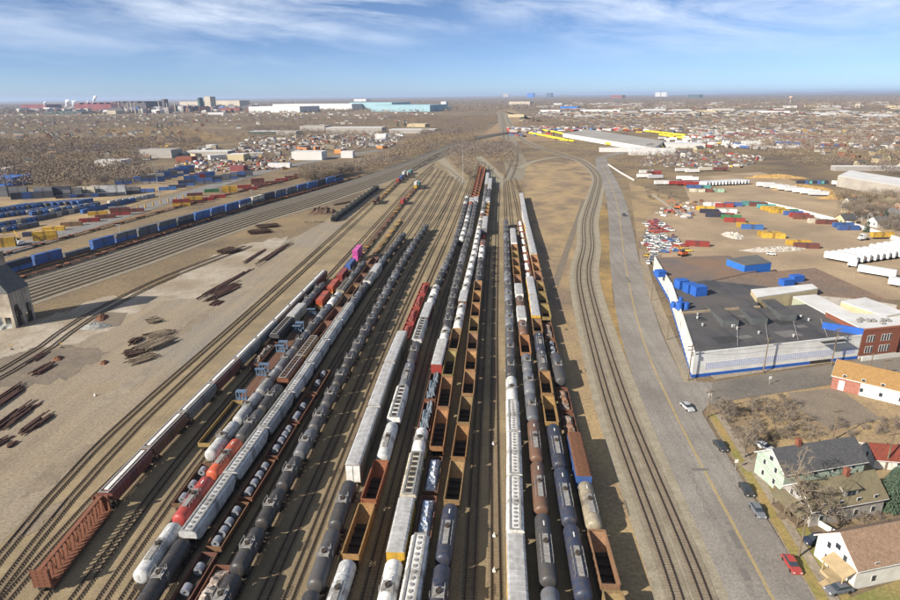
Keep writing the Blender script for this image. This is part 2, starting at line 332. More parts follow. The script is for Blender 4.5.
sheet('lawn', [(766, 508), (803, 560), (836, 606), (852, 600), (835, 570), (804, 522)], 0.09, LAWN)
sheet('lawn', [(840, 602), (905, 578), (1000, 590), (1000, 700), (905, 700)], 0.092, surf('green lawn', (0.13, 0.16, 0.045), (0.20, 0.185, 0.075), 1.0, 0.3, (0.24, 0.19, 0.09), fine=2.0, big=0.08))
sheet('lawn', [(790, 440), (880, 420), (1000, 470), (1000, 620), (905, 560), (850, 520)], 0.08, WG)
sheet('driveway', [(738, 464), (750, 462), (764, 450), (790, 446), (796, 452), (770, 463), (748, 473)], 0.21, PV)
inter = smooth_line([G(*p) for p in [(-200, 320), (30, 244), (120, 216), (200, 190), (270, 170), (330, 158), (380, 150)]], 20)
strip('terminal_road', inter, -9, 9, 0.12, surf('terminal asphalt', (0.20, 0.19, 0.18), (0.16, 0.15, 0.14), 1, 0.1, fine=1))
strip('gravel_track', smooth_line([G(*p) for p in [(519, 168), (535, 161), (560, 157), (585, 160)]], 10), -4, 4, 0.085, GB)
for i, (px, py, a, b) in enumerate(((700, 470, 4, 1.2), (735, 540, 1.2, 5), (628, 280, 1.5, 9), (745, 575, 1.2, 3))):
    x, y = G(px, py); sheet('asphalt_patch', [(x-a/2, y-b/2), (x+a/2, y-b/2+0.2), (x+a/2+0.1, y+b/2), (x-a/2, y+b/2-0.1)], 0.128, surf('tar patch', (0.13, 0.12, 0.11), (0.17, 0.155, 0.14), 0.95, 1), True)
for k in range(26):
    i0 = random.randrange(5, len(road_c)-30); c_ = road_c[i0]; x0 = c_[0]+random.uniform(-6, 6); pts_ = [(x0, c_[1])]
    for j in range(6): pts_.append((pts_[-1][0]+random.uniform(-0.9, 0.9)+0.05, pts_[-1][1]+random.uniform(1, 3)))
    strip('asphalt_crack', pts_, -0.05, 0.05, 0.131+0.0004*k, MATS['tar patch'])
# ------------------------------------------------------------------ railway tracks
def track(line, rail=RAIL, ball=None, tie_to=320, name='railway_track', ties=True, step=10):
    line = smooth_line(line, step)
    if ball: strip('track_ballast', line, -2.1, 2.1, 0.13, ball)
    mb = MB()
    for s in (-0.755, 0.755):
        for (a, b) in ((s-0.075, s+0.075),):
            A = offs(line, a); B = offs(line, b); n = len(line)
            vs = [(x, y, 0.34) for x, y in A]+[(x, y, 0.34) for x, y in B]+[(x, y, 0.14) for x, y in A]+[(x, y, 0.14) for x, y in B]
            mb.add(vs, [(i, n+i, n+i+1, i+1) for i in range(n-1)]+[(2*n+i, i, i+1, 2*n+i+1) for i in range(n-1)]+[(n+i, 3*n+i, 3*n+i+1, n+i+1) for i in range(n-1)], 0)
    if ties:
        acc = 0.0
        for i in range(len(line)-1):
            a = line[i]; b = line[i+1]; l = math.hypot(b[0]-a[0], b[1]-a[1]); dx, dy = (b[0]-a[0])/l, (b[1]-a[1])/l
            sp_ = 0.62 if a[1] < 170 else (1.24 if a[1] < tie_to else 1e9)
            while acc < l and sp_ < 1e8:
                x, y = a[0]+dx*acc, a[1]+dy*acc; j = random.uniform(-0.04, 0.04); w = 0.13 if sp_ < 1 else 0.22; e = 1.3+random.uniform(-0.05, 0.05)
                q = [(x+dy*e*sx+dx*w*sy+dx*j, y-dx*e*sx+dy*w*sy+dy*j) for sx, sy in ((-1,-1),(1,-1),(1,1),(-1,1))]
                mb.add([(*p, 0.15+0.01*random.random()) for p in q], [(0, 1, 2, 3)], 1); acc += sp_
            acc = max(0, acc-l) if sp_ < 1e8 else 0
    return tag(mb.build(name, [rail, TIE]), kind='structure')
TR = dict(
 T1=[(-84, 60), (-89.3, 84), (-92.1, 100.6), (-94.1, 118), (-94.8, 144), (-94, 231), (-94, 401), (-93, 600), (-84, 760), (-72, 900)],
 T2=[(-79, 60), (-83.5, 77), (-87.4, 101), (-89.4, 125), (-90, 145), (-89.7, 231), (-88.6, 401), (-88, 600), (-80, 740), (-70, 860)],
 T3=[(-79, 60), (-80.8, 75), (-82.6, 100), (-81.5, 125), (-78, 165), (-75.6, 200)],
 A=[(-72.5, 55), (-75, 77), (-76.8, 97), (-77, 120), (-76.6, 145), (-75.6, 200), (-74.9, 260), (-74, 420), (-73, 620), (-68, 760)],
 A2=[(-68, 60), (-70, 90), (-71.6, 130), (-71.4, 200), (-70.6, 260), (-70, 440), (-69.5, 600), (-66, 720)],
 B=[(-63, 60), (-65.5, 90), (-66.9, 125), (-66.8, 180), (-66.4, 220), (-66.8, 300), (-67, 470), (-65.5, 560), (-64, 700)],
 C=[(-59.5, 60), (-61.5, 90), (-62.2, 113), (-61.9, 140), (-61.3, 200), (-60.6, 240), (-60, 300), (-59, 420), (-58, 560), (-58, 700)],
 D=[(-57, 60), (-58.1, 80), (-58.6, 100), (-58, 130), (-57.4, 180), (-56.4, 210), (-55.8, 300), (-54, 420), (-53, 690)],
 E=[(-53.5, 60), (-54.6, 80), (-54.2, 105), (-53.1, 150), (-53, 200), (-52.2, 250), (-51.6, 290), (-48.6, 365), (-47, 500), (-46.5, 660)],
 F=[(-49.5, 60), (-49.6, 80), (-49, 110), (-48.4, 150), (-47.8, 220), (-46.5, 300), (-43.5, 380), (-42, 640)],
 G=[(-45.5, 60), (-45.6, 80), (-45.4, 110), (-45.6, 150), (-45, 240), (-42.5, 320), (-40, 400), (-37.5, 630)],
 H=[(-41.8, 60), (-42.2, 80), (-42, 110), (-42, 150), (-41.9, 200), (-41.8, 270), (-40.6, 320), (-38.6, 365), (-34, 440), (-32, 620)],
 I2=[(-37, 60), (-37.2, 150), (-37, 260), (-33, 400), (-28.5, 600)],
 I=[(-33, 60), (-33, 100), (-33.1, 200), (-31, 300), (-28, 400), (-25, 590)],
 J=[(-27.6, 60), (-28.2, 100), (-28.6, 160), (-28, 200), (-26.8, 260), (-24, 350), (-21.5, 450), (-18, 640)],
 K=[(-24, 60), (-23.5, 85), (-23, 110), (-23, 140), (-23, 190), (-22, 230), (-21, 260), (-18.8, 302), (-17.7, 365), (-17.4, 460), (-15, 640), (-13, 790)],
 KL=[(-19.8, 60), (-19.4, 110), (-19, 180), (-18, 230), (-16, 290), (-14.2, 360), (-13, 460), (-10.5, 640), (-9, 780)],
 L=[(-15.7, 60), (-15.5, 100), (-15.2, 150), (-14.2, 190), (-13.8, 240), (-12.6, 300), (-10.9, 350), (-9.2, 500), (-6, 640), (-5, 770)],
 M=[(-12, 60), (-11.6, 90), (-11.2, 130), (-11.2, 165), (-10.2, 200), (-9.2, 240), (-7, 302), (-5.6, 360), (-4, 416), (-2.5, 520), (0, 740)],
 N=[(-7.6, 60), (-7, 90), (-5.9, 120), (-5, 150), (-4.7, 200), (-4, 260), (-2.9, 325), (-1.8, 398), (0.5, 520), (4, 710)],
 NO=[(-2.6, 60), (-2.2, 120), (-1.4, 200), (0, 300), (2, 400), (7, 600)],
 O0=[(1.9, 60), (2, 120), (2.6, 200), (4.2, 300), (5.8, 400), (10, 590)],
 O=[(5.2, 60), (5.5, 90), (6.4, 120), (7, 160), (8, 210), (8.8, 265), (10.2, 340), (12, 430), (15, 610)],
 P=[(10.4, 60), (10.8, 90), (11.4, 125), (12, 160), (12.4, 210), (13.2, 270), (14.2, 340), (15.5, 420), (18, 600)],
 Q=[(16, 60), (16, 100), (16.2, 140), (17, 180), (17.9, 225), (18.4, 270), (19.6, 340), (20.6, 410), (21.5, 600)],
 R=[(20.8, 60), (20.4, 95), (20.8, 140), (21.1, 190), (22, 240), (23, 303), (23.8, 381), (25.4, 460), (27, 520), (26, 620)])
for k, l in TR.items(): track(l)
r1 = [(29, 66), (32.3, 81), (33.3, 150), (38.5, 236), (43.5, 281), (53, 330), (64, 403), (86, 510), (107, 620), (114, 720), (112, 800), (97, 890), (78, 985), (62, 1150), (56, 1400), (62, 2400)]
r1 = smooth_line(r1, 8)
strip('main_line_ballast', r1, -4, 9.5, 0.09, GB)
track(offs(r1, 0), ball=MG, tie_to=300); track(offs(r1, 4.6), ball=MG, tie_to=300)
track([(27, 1150), (40, 2000), (55, 3200)], ties=False); track([(36, 1150), (46, 2000), (60, 3200)], ties=False)
track([(15, 610), (27, 760), (33, 900), (30, 1000), (27, 1150)], ties=False); track([(21, 600), (33, 740), (41, 900), (40, 1000), (36, 1150)], ties=False)
sheet('main_line_ballast', [(18, 600), (33, 600), (47, 760), (48, 1000), (75, 3200), (35, 3200), (20, 1000)], 0.06, MG, True)
for i, d in enumerate((-3.5, 1.0, 5.6, 10.2, 14.8, 19.4, 24, 28.6, 33.2)):
    track(offs(mains, d), rail=RAILS if i < 4 else RAIL, tie_to=500, step=25)
    tie_to = 0
side = [G(*p) for p in [(-90, 418), (0, 371), (40, 347), (78, 320), (150, 283), (200, 263), (245, 246)]]
track(side); track(offs(smooth_line(side), 4.5))
track([(-12, 790), (-2, 720), (10, 610)], ties=False); track([(-66, 770), (-45, 690), (-24, 592)], ties=False)
strip('dirt_track', smooth_line([G(*p) for p in [(548, 300), (556, 282), (567, 250), (578, 218), (584, 200)]], 8), -1.6, 1.6, 0.085, DD)
# ------------------------------------------------------------------ rail cars (local +Y along the track, z=0 on the rail head)
def bogie(parent, y):
    mb = MB()
    for sx in (-1, 1):
        mb.box(sx*1.0-0.09, sx*1.0+0.09, y-1.25, y+1.25, 0.42, 0.72)
        for sy in (-0.88, 0.88): mb.cyl((sx*0.68, y+sy, 0.46), (sx*0.82, y+sy, 0.46), 0.46, None, 12); mb.box(sx*1.02-0.14, sx*1.02+0.14, y+sy-0.17, y+sy+0.17, 0.33, 0.6)
    mb.box(-1.1, 1.1, y-0.22, y+0.22, 0.5, 0.85)
    for sy in (-0.88, 0.88): mb.cyl((-0.7, y+sy, 0.46), (0.7, y+sy, 0.46), 0.08, None, 6)
    return mb.build('bogie', STEEL, parent)
def bogies(root, Lc, inset=1.7):
    bogie(root, -Lc/2+inset); bogie(root, Lc/2-inset)
def couplers(mb, Lc, z=0.85):
    for s in (-1, 1): mb.box(-0.13, 0.13, min(s*Lc/2, s*(Lc/2+0.55)), max(s*Lc/2, s*(Lc/2+0.55)), z-0.13, z+0.13)
def ring(r, y, z, n=20, sx=1.0): return [(r*sx*math.cos(2*math.pi*i/n), y, z+r*math.sin(2*math.pi*i/n)) for i in range(n)]
def tank_car(Lc, style=0):
    def f():
        root = empty('tank_car'); r = 1.56; zc = 2.88; Lb = Lc-0.35
        mb = MB(); fr = MB()
        prof = [(-Lb/2, 0.05), (-Lb/2+0.04, 0.6), (-Lb/2+0.13, 1.0), (-Lb/2+0.28, 1.28), (-Lb/2+0.5, 1.47), (-Lb/2+0.75, r)]
        prof += [(-a, b) for a, b in reversed(prof)]
        mb.loft([ring(b, a, zc) for a, b in prof])
        for yy in (-Lb*0.24, Lb*0.24):
            mb.loft([ring(b, yy+a, zc, 20) for a, b in ((-0.07, r), (-0.06, r+0.025), (0.06, r+0.025), (0.07, r))], caps=False)
        mb.build('tank_shell', PAINT, root, smooth=True)
        fr.box(-0.35, 0.35, -Lc/2, Lc/2, 0.85, 1.25); couplers(fr, Lc)
        for s in (-1, 1):
            fr.box(-1.45, 1.45, s*(Lc/2-0.35)-0.35, s*(Lc/2-0.35)+0.35, 1.05, 1.2); fr.box(-1.0, 1.0, s*(Lb/2-1.9)-0.3, s*(Lb/2-1.9)+0.3, 1.1, 1.75)
        fr.build('underframe', STEEL, root)
        pf = MB()
        if style == 0:     # central manway with grated platform and rails
            pf.box(-0.95, 0.95, -1.15, 1.15, zc+r+0.06, zc+r+0.12)
            for sx in (-1, 1):
                for sy in (-1, 1): pf.box(sx*0.93-0.04, sx*0.93+0.04, sy*1.1-0.04, sy*1.1+0.04, zc+r-0.3, zc+r+0.95)
                pf.box(sx*0.93-0.04, sx*0.93+0.04, -1.1, 1.1, zc+r+0.88, zc+r+0.96)
                pf.box(sx*1.5-0.03, sx*1.5+0.03, -0.3, -0.24, 1.2, zc+r); pf.box(sx*1.5-0.03, sx*1.5+0.03, 0.24, 0.3, 1.2, zc+r)
                for k in range(8): pf.box(sx*1.5-0.02, sx*1.5+0.02, -0.24, 0.24, 1.4+k*0.36, 1.44+k*0.36)
            pf.build('platform', GREYP, root)
        else:              # long walkway down the top
            pf.box(-0.5, 0.5, -Lb*0.30, Lb*0.12, zc+r+0.10, zc+r+0.16)
            for sx in (-1, 1):
                pf.box(sx*1.0-0.04, sx*1.0+0.04, -Lb*0.28, Lb*0.10, zc+r+0.35, zc+r+0.42)
                for k in range(5): y = -Lb*0.28+k*Lb*0.095; pf.box(sx*1.0-0.03, sx*1.0+0.03, y-0.03, y+0.03, zc+r-0.45, zc+r+0.4)
            pf.build('walkway', GREYP, root)
            mk = MB(); mk.add([(-0.12, Lb*0.26, zc+r+0.012), (0.12, Lb*0.26, zc+r+0.012), (0.12, Lb*0.26+1.3, zc+r+0.012), (-0.12, Lb*0.26+1.3, zc+r+0.012)], [(0, 1, 2, 3)]); mk.build('painted_mark', WHITE, root)
        dm = MB(); dm.cyl((0, 0, zc+r-0.1), (0, 0, zc+r+0.5), 0.5, 0.46, 14); dm.cyl((0.0, 0.75, zc+r-0.1), (0.0, 0.75, zc+r+0.3), 0.16, None, 8); dm.build('manway', STEEL, root)
        for s in (-1, 1):
            hr = MB(); hr.box(-1.2, 1.2, s*(Lb/2+0.02)-0.03, s*(Lb/2+0.02)+0.03, 1.7, 1.76)
            for sx in (-1, 1): hr.box(sx*1.2-0.03, sx*1.2+0.03, s*(Lb/2+0.02)-0.03, s*(Lb/2+0.02)+0.03, 1.1, 1.76)
            hr.build('handrail', STEEL, root)
        bogies(root, Lc); return root
    return f
def covered_hopper(Lc, Hh=4.65, hatches=10, roundh=False):
    def f():
        root = empty('covered_hopper'); w = 1.6; Lb = Lc-0.3; b = MB()
        def sec(y, zb, wb): return [(-wb, y, zb), (wb, y, zb), (w, y, max(zb, 1.9)), (w, y, Hh-0.45), (w*0.82, y, Hh-0.12), (0.5, y, Hh), (-0.5, y, Hh), (-w*0.82, y, Hh-0.12), (-w, y, Hh-0.45), (-w, y, max(zb, 1.9))]
        b.loft([sec(-Lb/2, 3.0, w*0.98), sec(-Lb/2+1.6, 1.45, w*0.8), sec(Lb/2-1.6, 1.45, w*0.8), sec(Lb/2, 3.0, w*0.98)])
        n = int(Lb/1.25)
        for k in range(n+1):
            y = -Lb/2+0.05+(Lb-0.1)*k/n
            for sx in (-1, 1): b.box(sx*w-0.06 if sx > 0 else -w-0.07, w+0.07 if sx > 0 else -w+0.06, y-0.05, y+0.05, 2.1 if 1.5 < k < n-1.5 else 3.0, Hh-0.5)
        b.build('body', PAINT, root)
        fr = MB(); fr.box(-0.35, 0.35, -Lc/2, Lc/2, 0.9, 1.25); couplers(fr, Lc)
        for s in (-1, 1):
            fr.box(-1.5, 1.5, s*(Lc/2-0.3)-0.3, s*(Lc/2-0.3)+0.3, 1.05, 1.22)
            for sx in (-1, 1): fr.bar((sx*1.4, s*(Lc/2-0.25), 1.2), (sx*1.35, s*(Lb/2-0.1), Hh-0.6), 0.09)
        for k in range(3):
            y = (k-1)*Lb*0.27; fr.loft([[(-0.9, y-0.9, 1.5), (0.9, y-0.9, 1.5), (0.9, y+0.9, 1.5), (-0.9, y+0.9, 1.5)], [(-0.35, y-0.35, 0.55), (0.35, y-0.35, 0.55), (0.35, y+0.35, 0.55), (-0.35, y+0.35, 0.55)]])
        fr.build('underframe', STEEL, root)
        wk = MB()
        for sx in (-1, 1): wk.box(sx*0.95-0.17, sx*0.95+0.17, -Lb/2-0.2, Lb/2+0.2, Hh+0.08, Hh+0.13)
        for s in (-1, 1): wk.box(-1.12, 1.12, s*(Lb/2+0.1)-0.22, s*(Lb/2+0.1)+0.22, Hh+0.07, Hh+0.12)
        wk.build('roof_walkway', GREYP, root)
        if hatches:
            hm = MB(); y0 = -Lb/2+0.9; dy = (Lb-1.8)/(hatches-1)
            hb = MB()
            if roundh: hb.cyl((0, 0, 0), (0, 0, 0.16), 0.36, 0.33, 12)
            else: hb.box(-0.5, 0.5, -dy*0.3, dy*0.3, 0, 0.14)
            h0 = hb.build('hatch', GREYP if roundh else DARK, root); h0.location = (0, y0, Hh)
            for k in range(1, hatches):
                h = h0.copy(); COL.objects.link(h); h.location = (0, y0+dy*k, Hh); h.parent = root
        bogies(root, Lc); return root
    return f
def long_trough_hopper():     # covered hopper with one continuous trough hatch along the roof
    def f():
        root = covered_hopper(15.9, 4.6, 0)(); Lb = 15
        mb = MB(); mb.box(-0.42, 0.42, -Lb/2+0.5, Lb/2-0.5, 4.6, 4.78); o = mb.build('trough_hatch', WHITE, root); return root
    return f
def open_hopper(Lc, Hh=3.75):
    def f():
        root = empty('open_hopper'); w = 1.55; Lb = Lc-0.5; t = 0.09; b = MB()
        for sx in (-1, 1):
            x0, x1 = (sx*w-t, sx*w) if sx > 0 else (-w, -w+t)
            b.box(x0, x1, -Lb/2, Lb/2, 1.3, Hh); b.box(sx*w-0.12, sx*w+0.12, -Lb/2, Lb/2, Hh, Hh+0.12)
            for k in range(9):
                y = -Lb/2+0.3+(Lb-0.6)*k/8; b.box(*((w, w+0.1) if sx > 0 else (-w-0.1, -w)), y-0.07, y+0.07, 1.3, Hh)
        for s in (-1, 1):
            b.box(-w+t, w-t, min(s*Lb/2, s*(Lb/2-t)), max(s*Lb/2, s*(Lb/2-t)), 2.6, Hh); b.box(-w+0.12, w-0.12, s*Lb/2-0.1, s*Lb/2+0.1, Hh, Hh+0.12)
        b.build('side_walls', RUSTY, root)
        for s in (-1, 1):
            sl = MB(); sl.add([(-w+t, s*(Lb/2-t), Hh-0.35), (w-t, s*(Lb/2-t), Hh-0.35), (w-t, s*(Lb/2-3.0), 1.35), (-w+t, s*(Lb/2-3.0), 1.35)], [(0, 1, 2, 3)])
            sl.build('end_slope_sheet', RUSTY, root)
        fl = MB(); fl.box(-w+t, w-t, -Lb/2+2.6, Lb/2-2.6, 1.25, 1.34)
        for k in (-1, 0, 1): fl.box(-w+t, w-t, k*2.2-0.12, k*2.2+0.12, 1.34, 1.9)
        fl.build('floor', DARK, root)
        fr = MB(); fr.box(-0.35, 0.35, -Lc/2, Lc/2, 0.85, 1.2); couplers(fr, Lc)
        for k in (-1.6, 1.6): fr.loft([[(-1.2, k-1.1, 1.25), (1.2, k-1.1, 1.25), (1.2, k+1.1, 1.25), (-1.2, k+1.1, 1.25)], [(-0.9, k-0.3, 0.5), (0.9, k-0.3, 0.5), (0.9, k+0.3, 0.5), (-0.9, k+0.3, 0.5)]])
        fr.build('underframe', STEEL, root); bogies(root, Lc); return root
    return f
def gondola(Lc, Hh=2.05):
    def f():
        root = empty('gondola_car'); w = 1.5; Lb = Lc-0.6; t = 0.1; b = MB()
        for sx in (-1, 1):
            b.box(*((w-t, w) if sx > 0 else (-w, -w+t)), -Lb/2, Lb/2, 1.1, Hh); b.box(sx*w-0.1, sx*w+0.1, -Lb/2, Lb/2, Hh, Hh+0.1)
            for k in range(12): y = -Lb/2+0.3+(Lb-0.6)*k/11; b.box(*((w, w+0.1) if sx > 0 else (-w-0.1, -w)), y-0.07, y+0.07, 1.1, Hh)
        for s in (-1, 1): b.box(-w+t, w-t, min(s*Lb/2, s*(Lb/2-t)), max(s*Lb/2, s*(Lb/2-t)), 1.1, Hh+0.15)
        b.build('side_walls', RUSTY, root)
        fl = MB(); fl.box(-w+t, w-t, -Lb/2+t, Lb/2-t, 1.05, 1.2); fl.build('floor', DARK, root)
        fr = MB(); fr.box(-0.35, 0.35, -Lc/2, Lc/2, 0.8, 1.05); couplers(fr, Lc); fr.build('underframe', STEEL, root); bogies(root, Lc); return root
    return f
def boxcar(Lc, Hh=4.6, ribs=True, roofm=None, auto=False):
    def f():
        root = empty('autorack_car' if auto else 'boxcar'); w = 1.6; Lb = Lc-0.4; b = MB()
        b.box(-w, w, -Lb/2, Lb/2, 1.1, Hh-0.3)
        n = int(Lb/(1.5 if auto else 0.9))
        for k in range(n+1):
            y = -Lb/2+0.1+(Lb-0.2)*k/n
            for sx in (-1, 1): b.box(*((w, w+0.05) if sx > 0 else (-w-0.05, -w)), y-0.06, y+0.06, 1.2, Hh-0.4)
        for k in range(6):
            for s in (-1, 1): z = 1.5+k*(Hh-2.1)/5; b.box(-w+0.1, w-0.1, min(s*Lb/2, s*(Lb/2+0.06)), max(s*Lb/2, s*(Lb/2+0.06)), z-0.06, z+0.06)
        b.build('body', PAINT, root)
        r = MB(); r.loft([[(-w-0.06, y, Hh-0.3), (-w*0.8, y, Hh-0.08), (0, y, Hh), (w*0.8, y, Hh-0.08), (w+0.06, y, Hh-0.3)] for y in (-Lb/2-0.08, Lb/2+0.08)])
        if ribs:
            for k in range(int(Lb/1.1)+1):
                y = -Lb/2+0.05+k*1.1; r.loft([[(-w-0.07, yy, Hh-0.3), (-w*0.8, yy, Hh-0.01), (0, yy, Hh+0.07), (w*0.8, yy, Hh-0.01), (w+0.07, yy, Hh-0.3)] for yy in (y, y+0.22)])
        r.build('roof', roofm or GALV, root)
        if not auto:
            d0 = None
            for sx in (-1, 1):
                d = MB(); d.box(*((w+0.05, w+0.12) if sx > 0 else (-w-0.12, -w-0.05)), -1.5, 1.5, 1.25, Hh-0.55); d.build('sliding_door', PAINT, root)
        else:
            for s in (-1, 1):
                d = MB(); 
                for sx in (-1, 1): d.box(min(sx*0.08, sx*(w-0.1)), max(sx*0.08, sx*(w-0.1)), min(s*(Lb/2+0.06), s*(Lb/2+0.14)), max(s*(Lb/2+0.06), s*(Lb/2+0.14)), 1.4, Hh-0.5)
                d.build('end_door', WHITE, root)
        fr = MB(); fr.box(-0.4, 0.4, -Lc/2, Lc/2, 0.8, 1.1); couplers(fr, Lc); fr.build('underframe', STEEL, root); bogies(root, Lc, 2.2); return root
    return f
def centerbeam(Lc, Hh=4.7):
    def f():
        root = empty('centerbeam_flatcar'); w = 1.5; Lb = Lc-0.8
        d = MB(); d.box(-w, w, -Lb/2, Lb/2, 1.0, 1.12)
        n = int(Lb/1.15)
        for k in range(n+1): y = -Lb/2+0.5+(Lb-1)*k/n; d.add([(-w, y-0.15, 1.3), (w, y-0.15, 1.3), (w, y+0.15, 1.3), (-w, y+0.15, 1.3), (0, y-0.15, 1.14), (0, y+0.15, 1.14)], [(0, 4, 5, 3), (4, 1, 2, 5)]); d.box(-w, w, y-0.12, y+0.12, 1.12, 1.26)
        for sx in (-1, 1): d.box(sx*w-0.06, sx*w+0.06, -Lb/2, Lb/2, 0.8, 1.2)
        d.build('deck', RUSTY, root)
        c = MB(); c.box(-0.42, 0.42, -Lb/2, Lb/2, Hh-0.2, Hh)
        for k in range(n+1):
            y = -Lb/2+0.5+(Lb-1)*k/n
            c.loft([[(-0.4, y-0.1, Hh-0.2), (0.4, y-0.1, Hh-0.2), (0.4, y+0.1, Hh-0.2), (-0.4, y+0.1, Hh-0.2)], [(-0.12, y-0.1, 1.1), (0.12, y-0.1, 1.1), (0.12, y+0.1, 1.1), (-0.12, y+0.1, 1.1)]])
            if 0 < k < n and k % 2 == 0:
                s = 1 if y < 0 else -1
                for sx in (-0.3, 0.3): c.bar((sx, y, Hh-0.2), (sx*0.4, y+s*1.15, 1.15), 0.09)
        c.build('center_beam', RUSTY, root)
        for s in (-1, 1):
            e = MB(); y = s*Lb/2; e.box(-w, w, y-0.12, y+0.0 if s < 0 else y+0.12, 1.1, Hh)
            for x in (-w+0.08, -0.5, 0.5, w-0.08): e.box(x-0.09, x+0.09, min(y+s*0.12, y-s*0.34), max(y+s*0.12, y-s*0.34), 1.1, Hh)
            for k in range(5): z = 1.4+k*(Hh-1.6)/4; e.box(-w, w, min(y+s*0.12, y+s*0.26), max(y+s*0.12, y+s*0.26), z-0.08, z+0.08)
            e.build('end_bulkhead', RUSTY, root)
        fr = MB(); fr.box(-0.35, 0.35, -Lc/2, Lc/2, 0.7, 1.0); couplers(fr, Lc); fr.build('underframe', STEEL, root); bogies(root, Lc); return root
    return f
def flatcar(Lc, skel=True, ends=False):
    def f():
        root = empty('skeleton_flatcar' if not ends else 'bulkhead_flatcar'); b = MB()
        b.box(-0.45, 0.45, -Lc/2+0.3, Lc/2-0.3, 0.85, 1.25); couplers(b, Lc)
        n = 4 if skel else 7
        for k in range(n):
            y = -Lc/2+1.3+(Lc-2.6)*k/(n-1); b.box(-1.45, 1.45, y-0.45, y+0.45, 1.0, 1.2)
        if not skel: b.box(-1.5, 1.5, -Lc/2+0.5, Lc/2-0.5, 1.1, 1.22)
        b.build('deck', RUSTY, root)
        if ends:
            for s in (-1, 1):
                e = MB(); y = s*(Lc/2-0.9)
                e.box(-1.5, 1.5, y-0.1, y+0.1, 3.5, 3.85); e.box(-1.5, 1.5, y-0.08, y+0.08, 1.2, 2.0)
                for x in (-1.4, -0.5, 0.5, 1.4): e.box(x-0.12, x+0.12, y-0.16, y+0.16, 1.2, 3.6)
                e.box(-1.5, 1.5, min(y, y-s*1.1), max(y, y-s*1.1), 3.75, 3.9)
                e.build('end_bulkhead', PAINT, root)
        else:
            for s in (-1, 1):
                e = MB()
                e.box(-1.3, 1.3, s*(Lc/2-1.9)-0.14, s*(Lc/2-1.9)+0.14, 1.2, 1.5); e.build('container_stop', PAINT, root)
        bogies(root, Lc); return root
    return f
surf('yellow steel', (0.55, 0.33, 0.04), (0.30, 0.18, 0.05), 0.7, 2)
def well_car(Lc):
    def f():
        root = empty('well_car'); b = MB(); h = Lc/2-2.0
        for sx in (-1, 1): b.box(sx*1.4-0.08, sx*1.4+0.08, -h, h, 0.45, 1.45)
        b.box(-1.32, 1.32, -h, h, 0.40, 0.5)
        for s in (-1, 1): b.box(-1.45, 1.45, min(s*h, s*Lc/2), max(s*h, s*Lc/2), 0.9, 1.2)
        couplers(b, Lc, 1.0); b.build('well_frame', RUSTY, root); bogies(root, Lc, 1.0); return root
    return f
def container(Lc=12.2, Hh=2.7):
    def f():
        root = empty('shipping_container'); w = 1.22; b = MB(); b.box(-w+0.04, w-0.04, -Lc/2+0.04, Lc/2-0.04, 0.05, Hh-0.05)
        for sx in (-1, 1):
            for z in (0.08, Hh-0.08): b.box(sx*w-0.06, sx*w+0.06, -Lc/2, Lc/2, z-0.08, z+0.08)
            for sy in (-1, 1): b.box(sx*w-0.07, sx*w+0.07, sy*Lc/2-0.09, sy*Lc/2+0.09, 0, Hh)
            n = int(Lc/0.8)
            for k in range(n): y = -Lc/2+0.4+(Lc-0.8)*k/(n-1); b.box(*((w-0.04, w) if sx > 0 else (-w, -w+0.04)), y-0.12, y+0.12, 0.16, Hh-0.16)
        b.build('body', PAINT, root)
        d = MB()
        for sx in (-1, 1): d.box(min(sx*0.03, sx*(w-0.1)), max(sx*0.03, sx*(w-0.1)), -Lc/2-0.03, -Lc/2+0.03, 0.15, Hh-0.15); d.box(sx*0.5-0.03, sx*0.5+0.03, -Lc/2-0.09, -Lc/2-0.03, 0.15, Hh-0.15)
        d.build('door', PAINT, root); return root
    return f
def steel_coil():
    def f():
        n = 20; mb = MB(); w = 0.75
        for r0, r1, y0, y1 in ((0.78, 0.78, -w, w), (0.30, 0.30, w, -w)):
            mb.loft([ring(r0, y0, 0.78, n), ring(r1, y1, 0.78, n)], caps=False)
        for s in (-1, 1): mb.loft([ring(0.78, s*w, 0.78, n), ring(0.30, s*w, 0.78, n)] if s > 0 else [ring(0.30, s*w, 0.78, n), ring(0.78, s*w, 0.78, n)], caps=False)
        return mb.build('steel_coil', surf('coil steel', (0.40, 0.42, 0.46), (0.30, 0.31, 0.34), 0.45, 2, metal=0.5), smooth=False)
    return f
def heap(name, Lx, Ly, hz, m, seed, blocky=0.35, col=None):
    def f():
        rg = random.Random(seed); nx, ny = max(4, int(Lx/0.45)), max(4, int(Ly/0.45)); mb = MB(); vs = []
        for j in range(ny+1):
            for i in range(nx+1):
                u, v = i/nx, j/ny; e = min(1, 4*min(u, 1-u, v, 1-v)+0.05); z = hz*e*(1-blocky+rg.random()*blocky*1.6)
                vs.append(((u-0.5)*Lx+rg.uniform(-.1, .1), (v-0.5)*Ly+rg.uniform(-.1, .1), z if 0 < i < nx and 0 < j < ny else 0))
        mb.add(vs, [(j*(nx+1)+i, j*(nx+1)+i+1, (j+1)*(nx+1)+i+1, (j+1)*(nx+1)+i) for j in range(ny) for i in range(nx)])
        return mb.build(name, m)
    return f
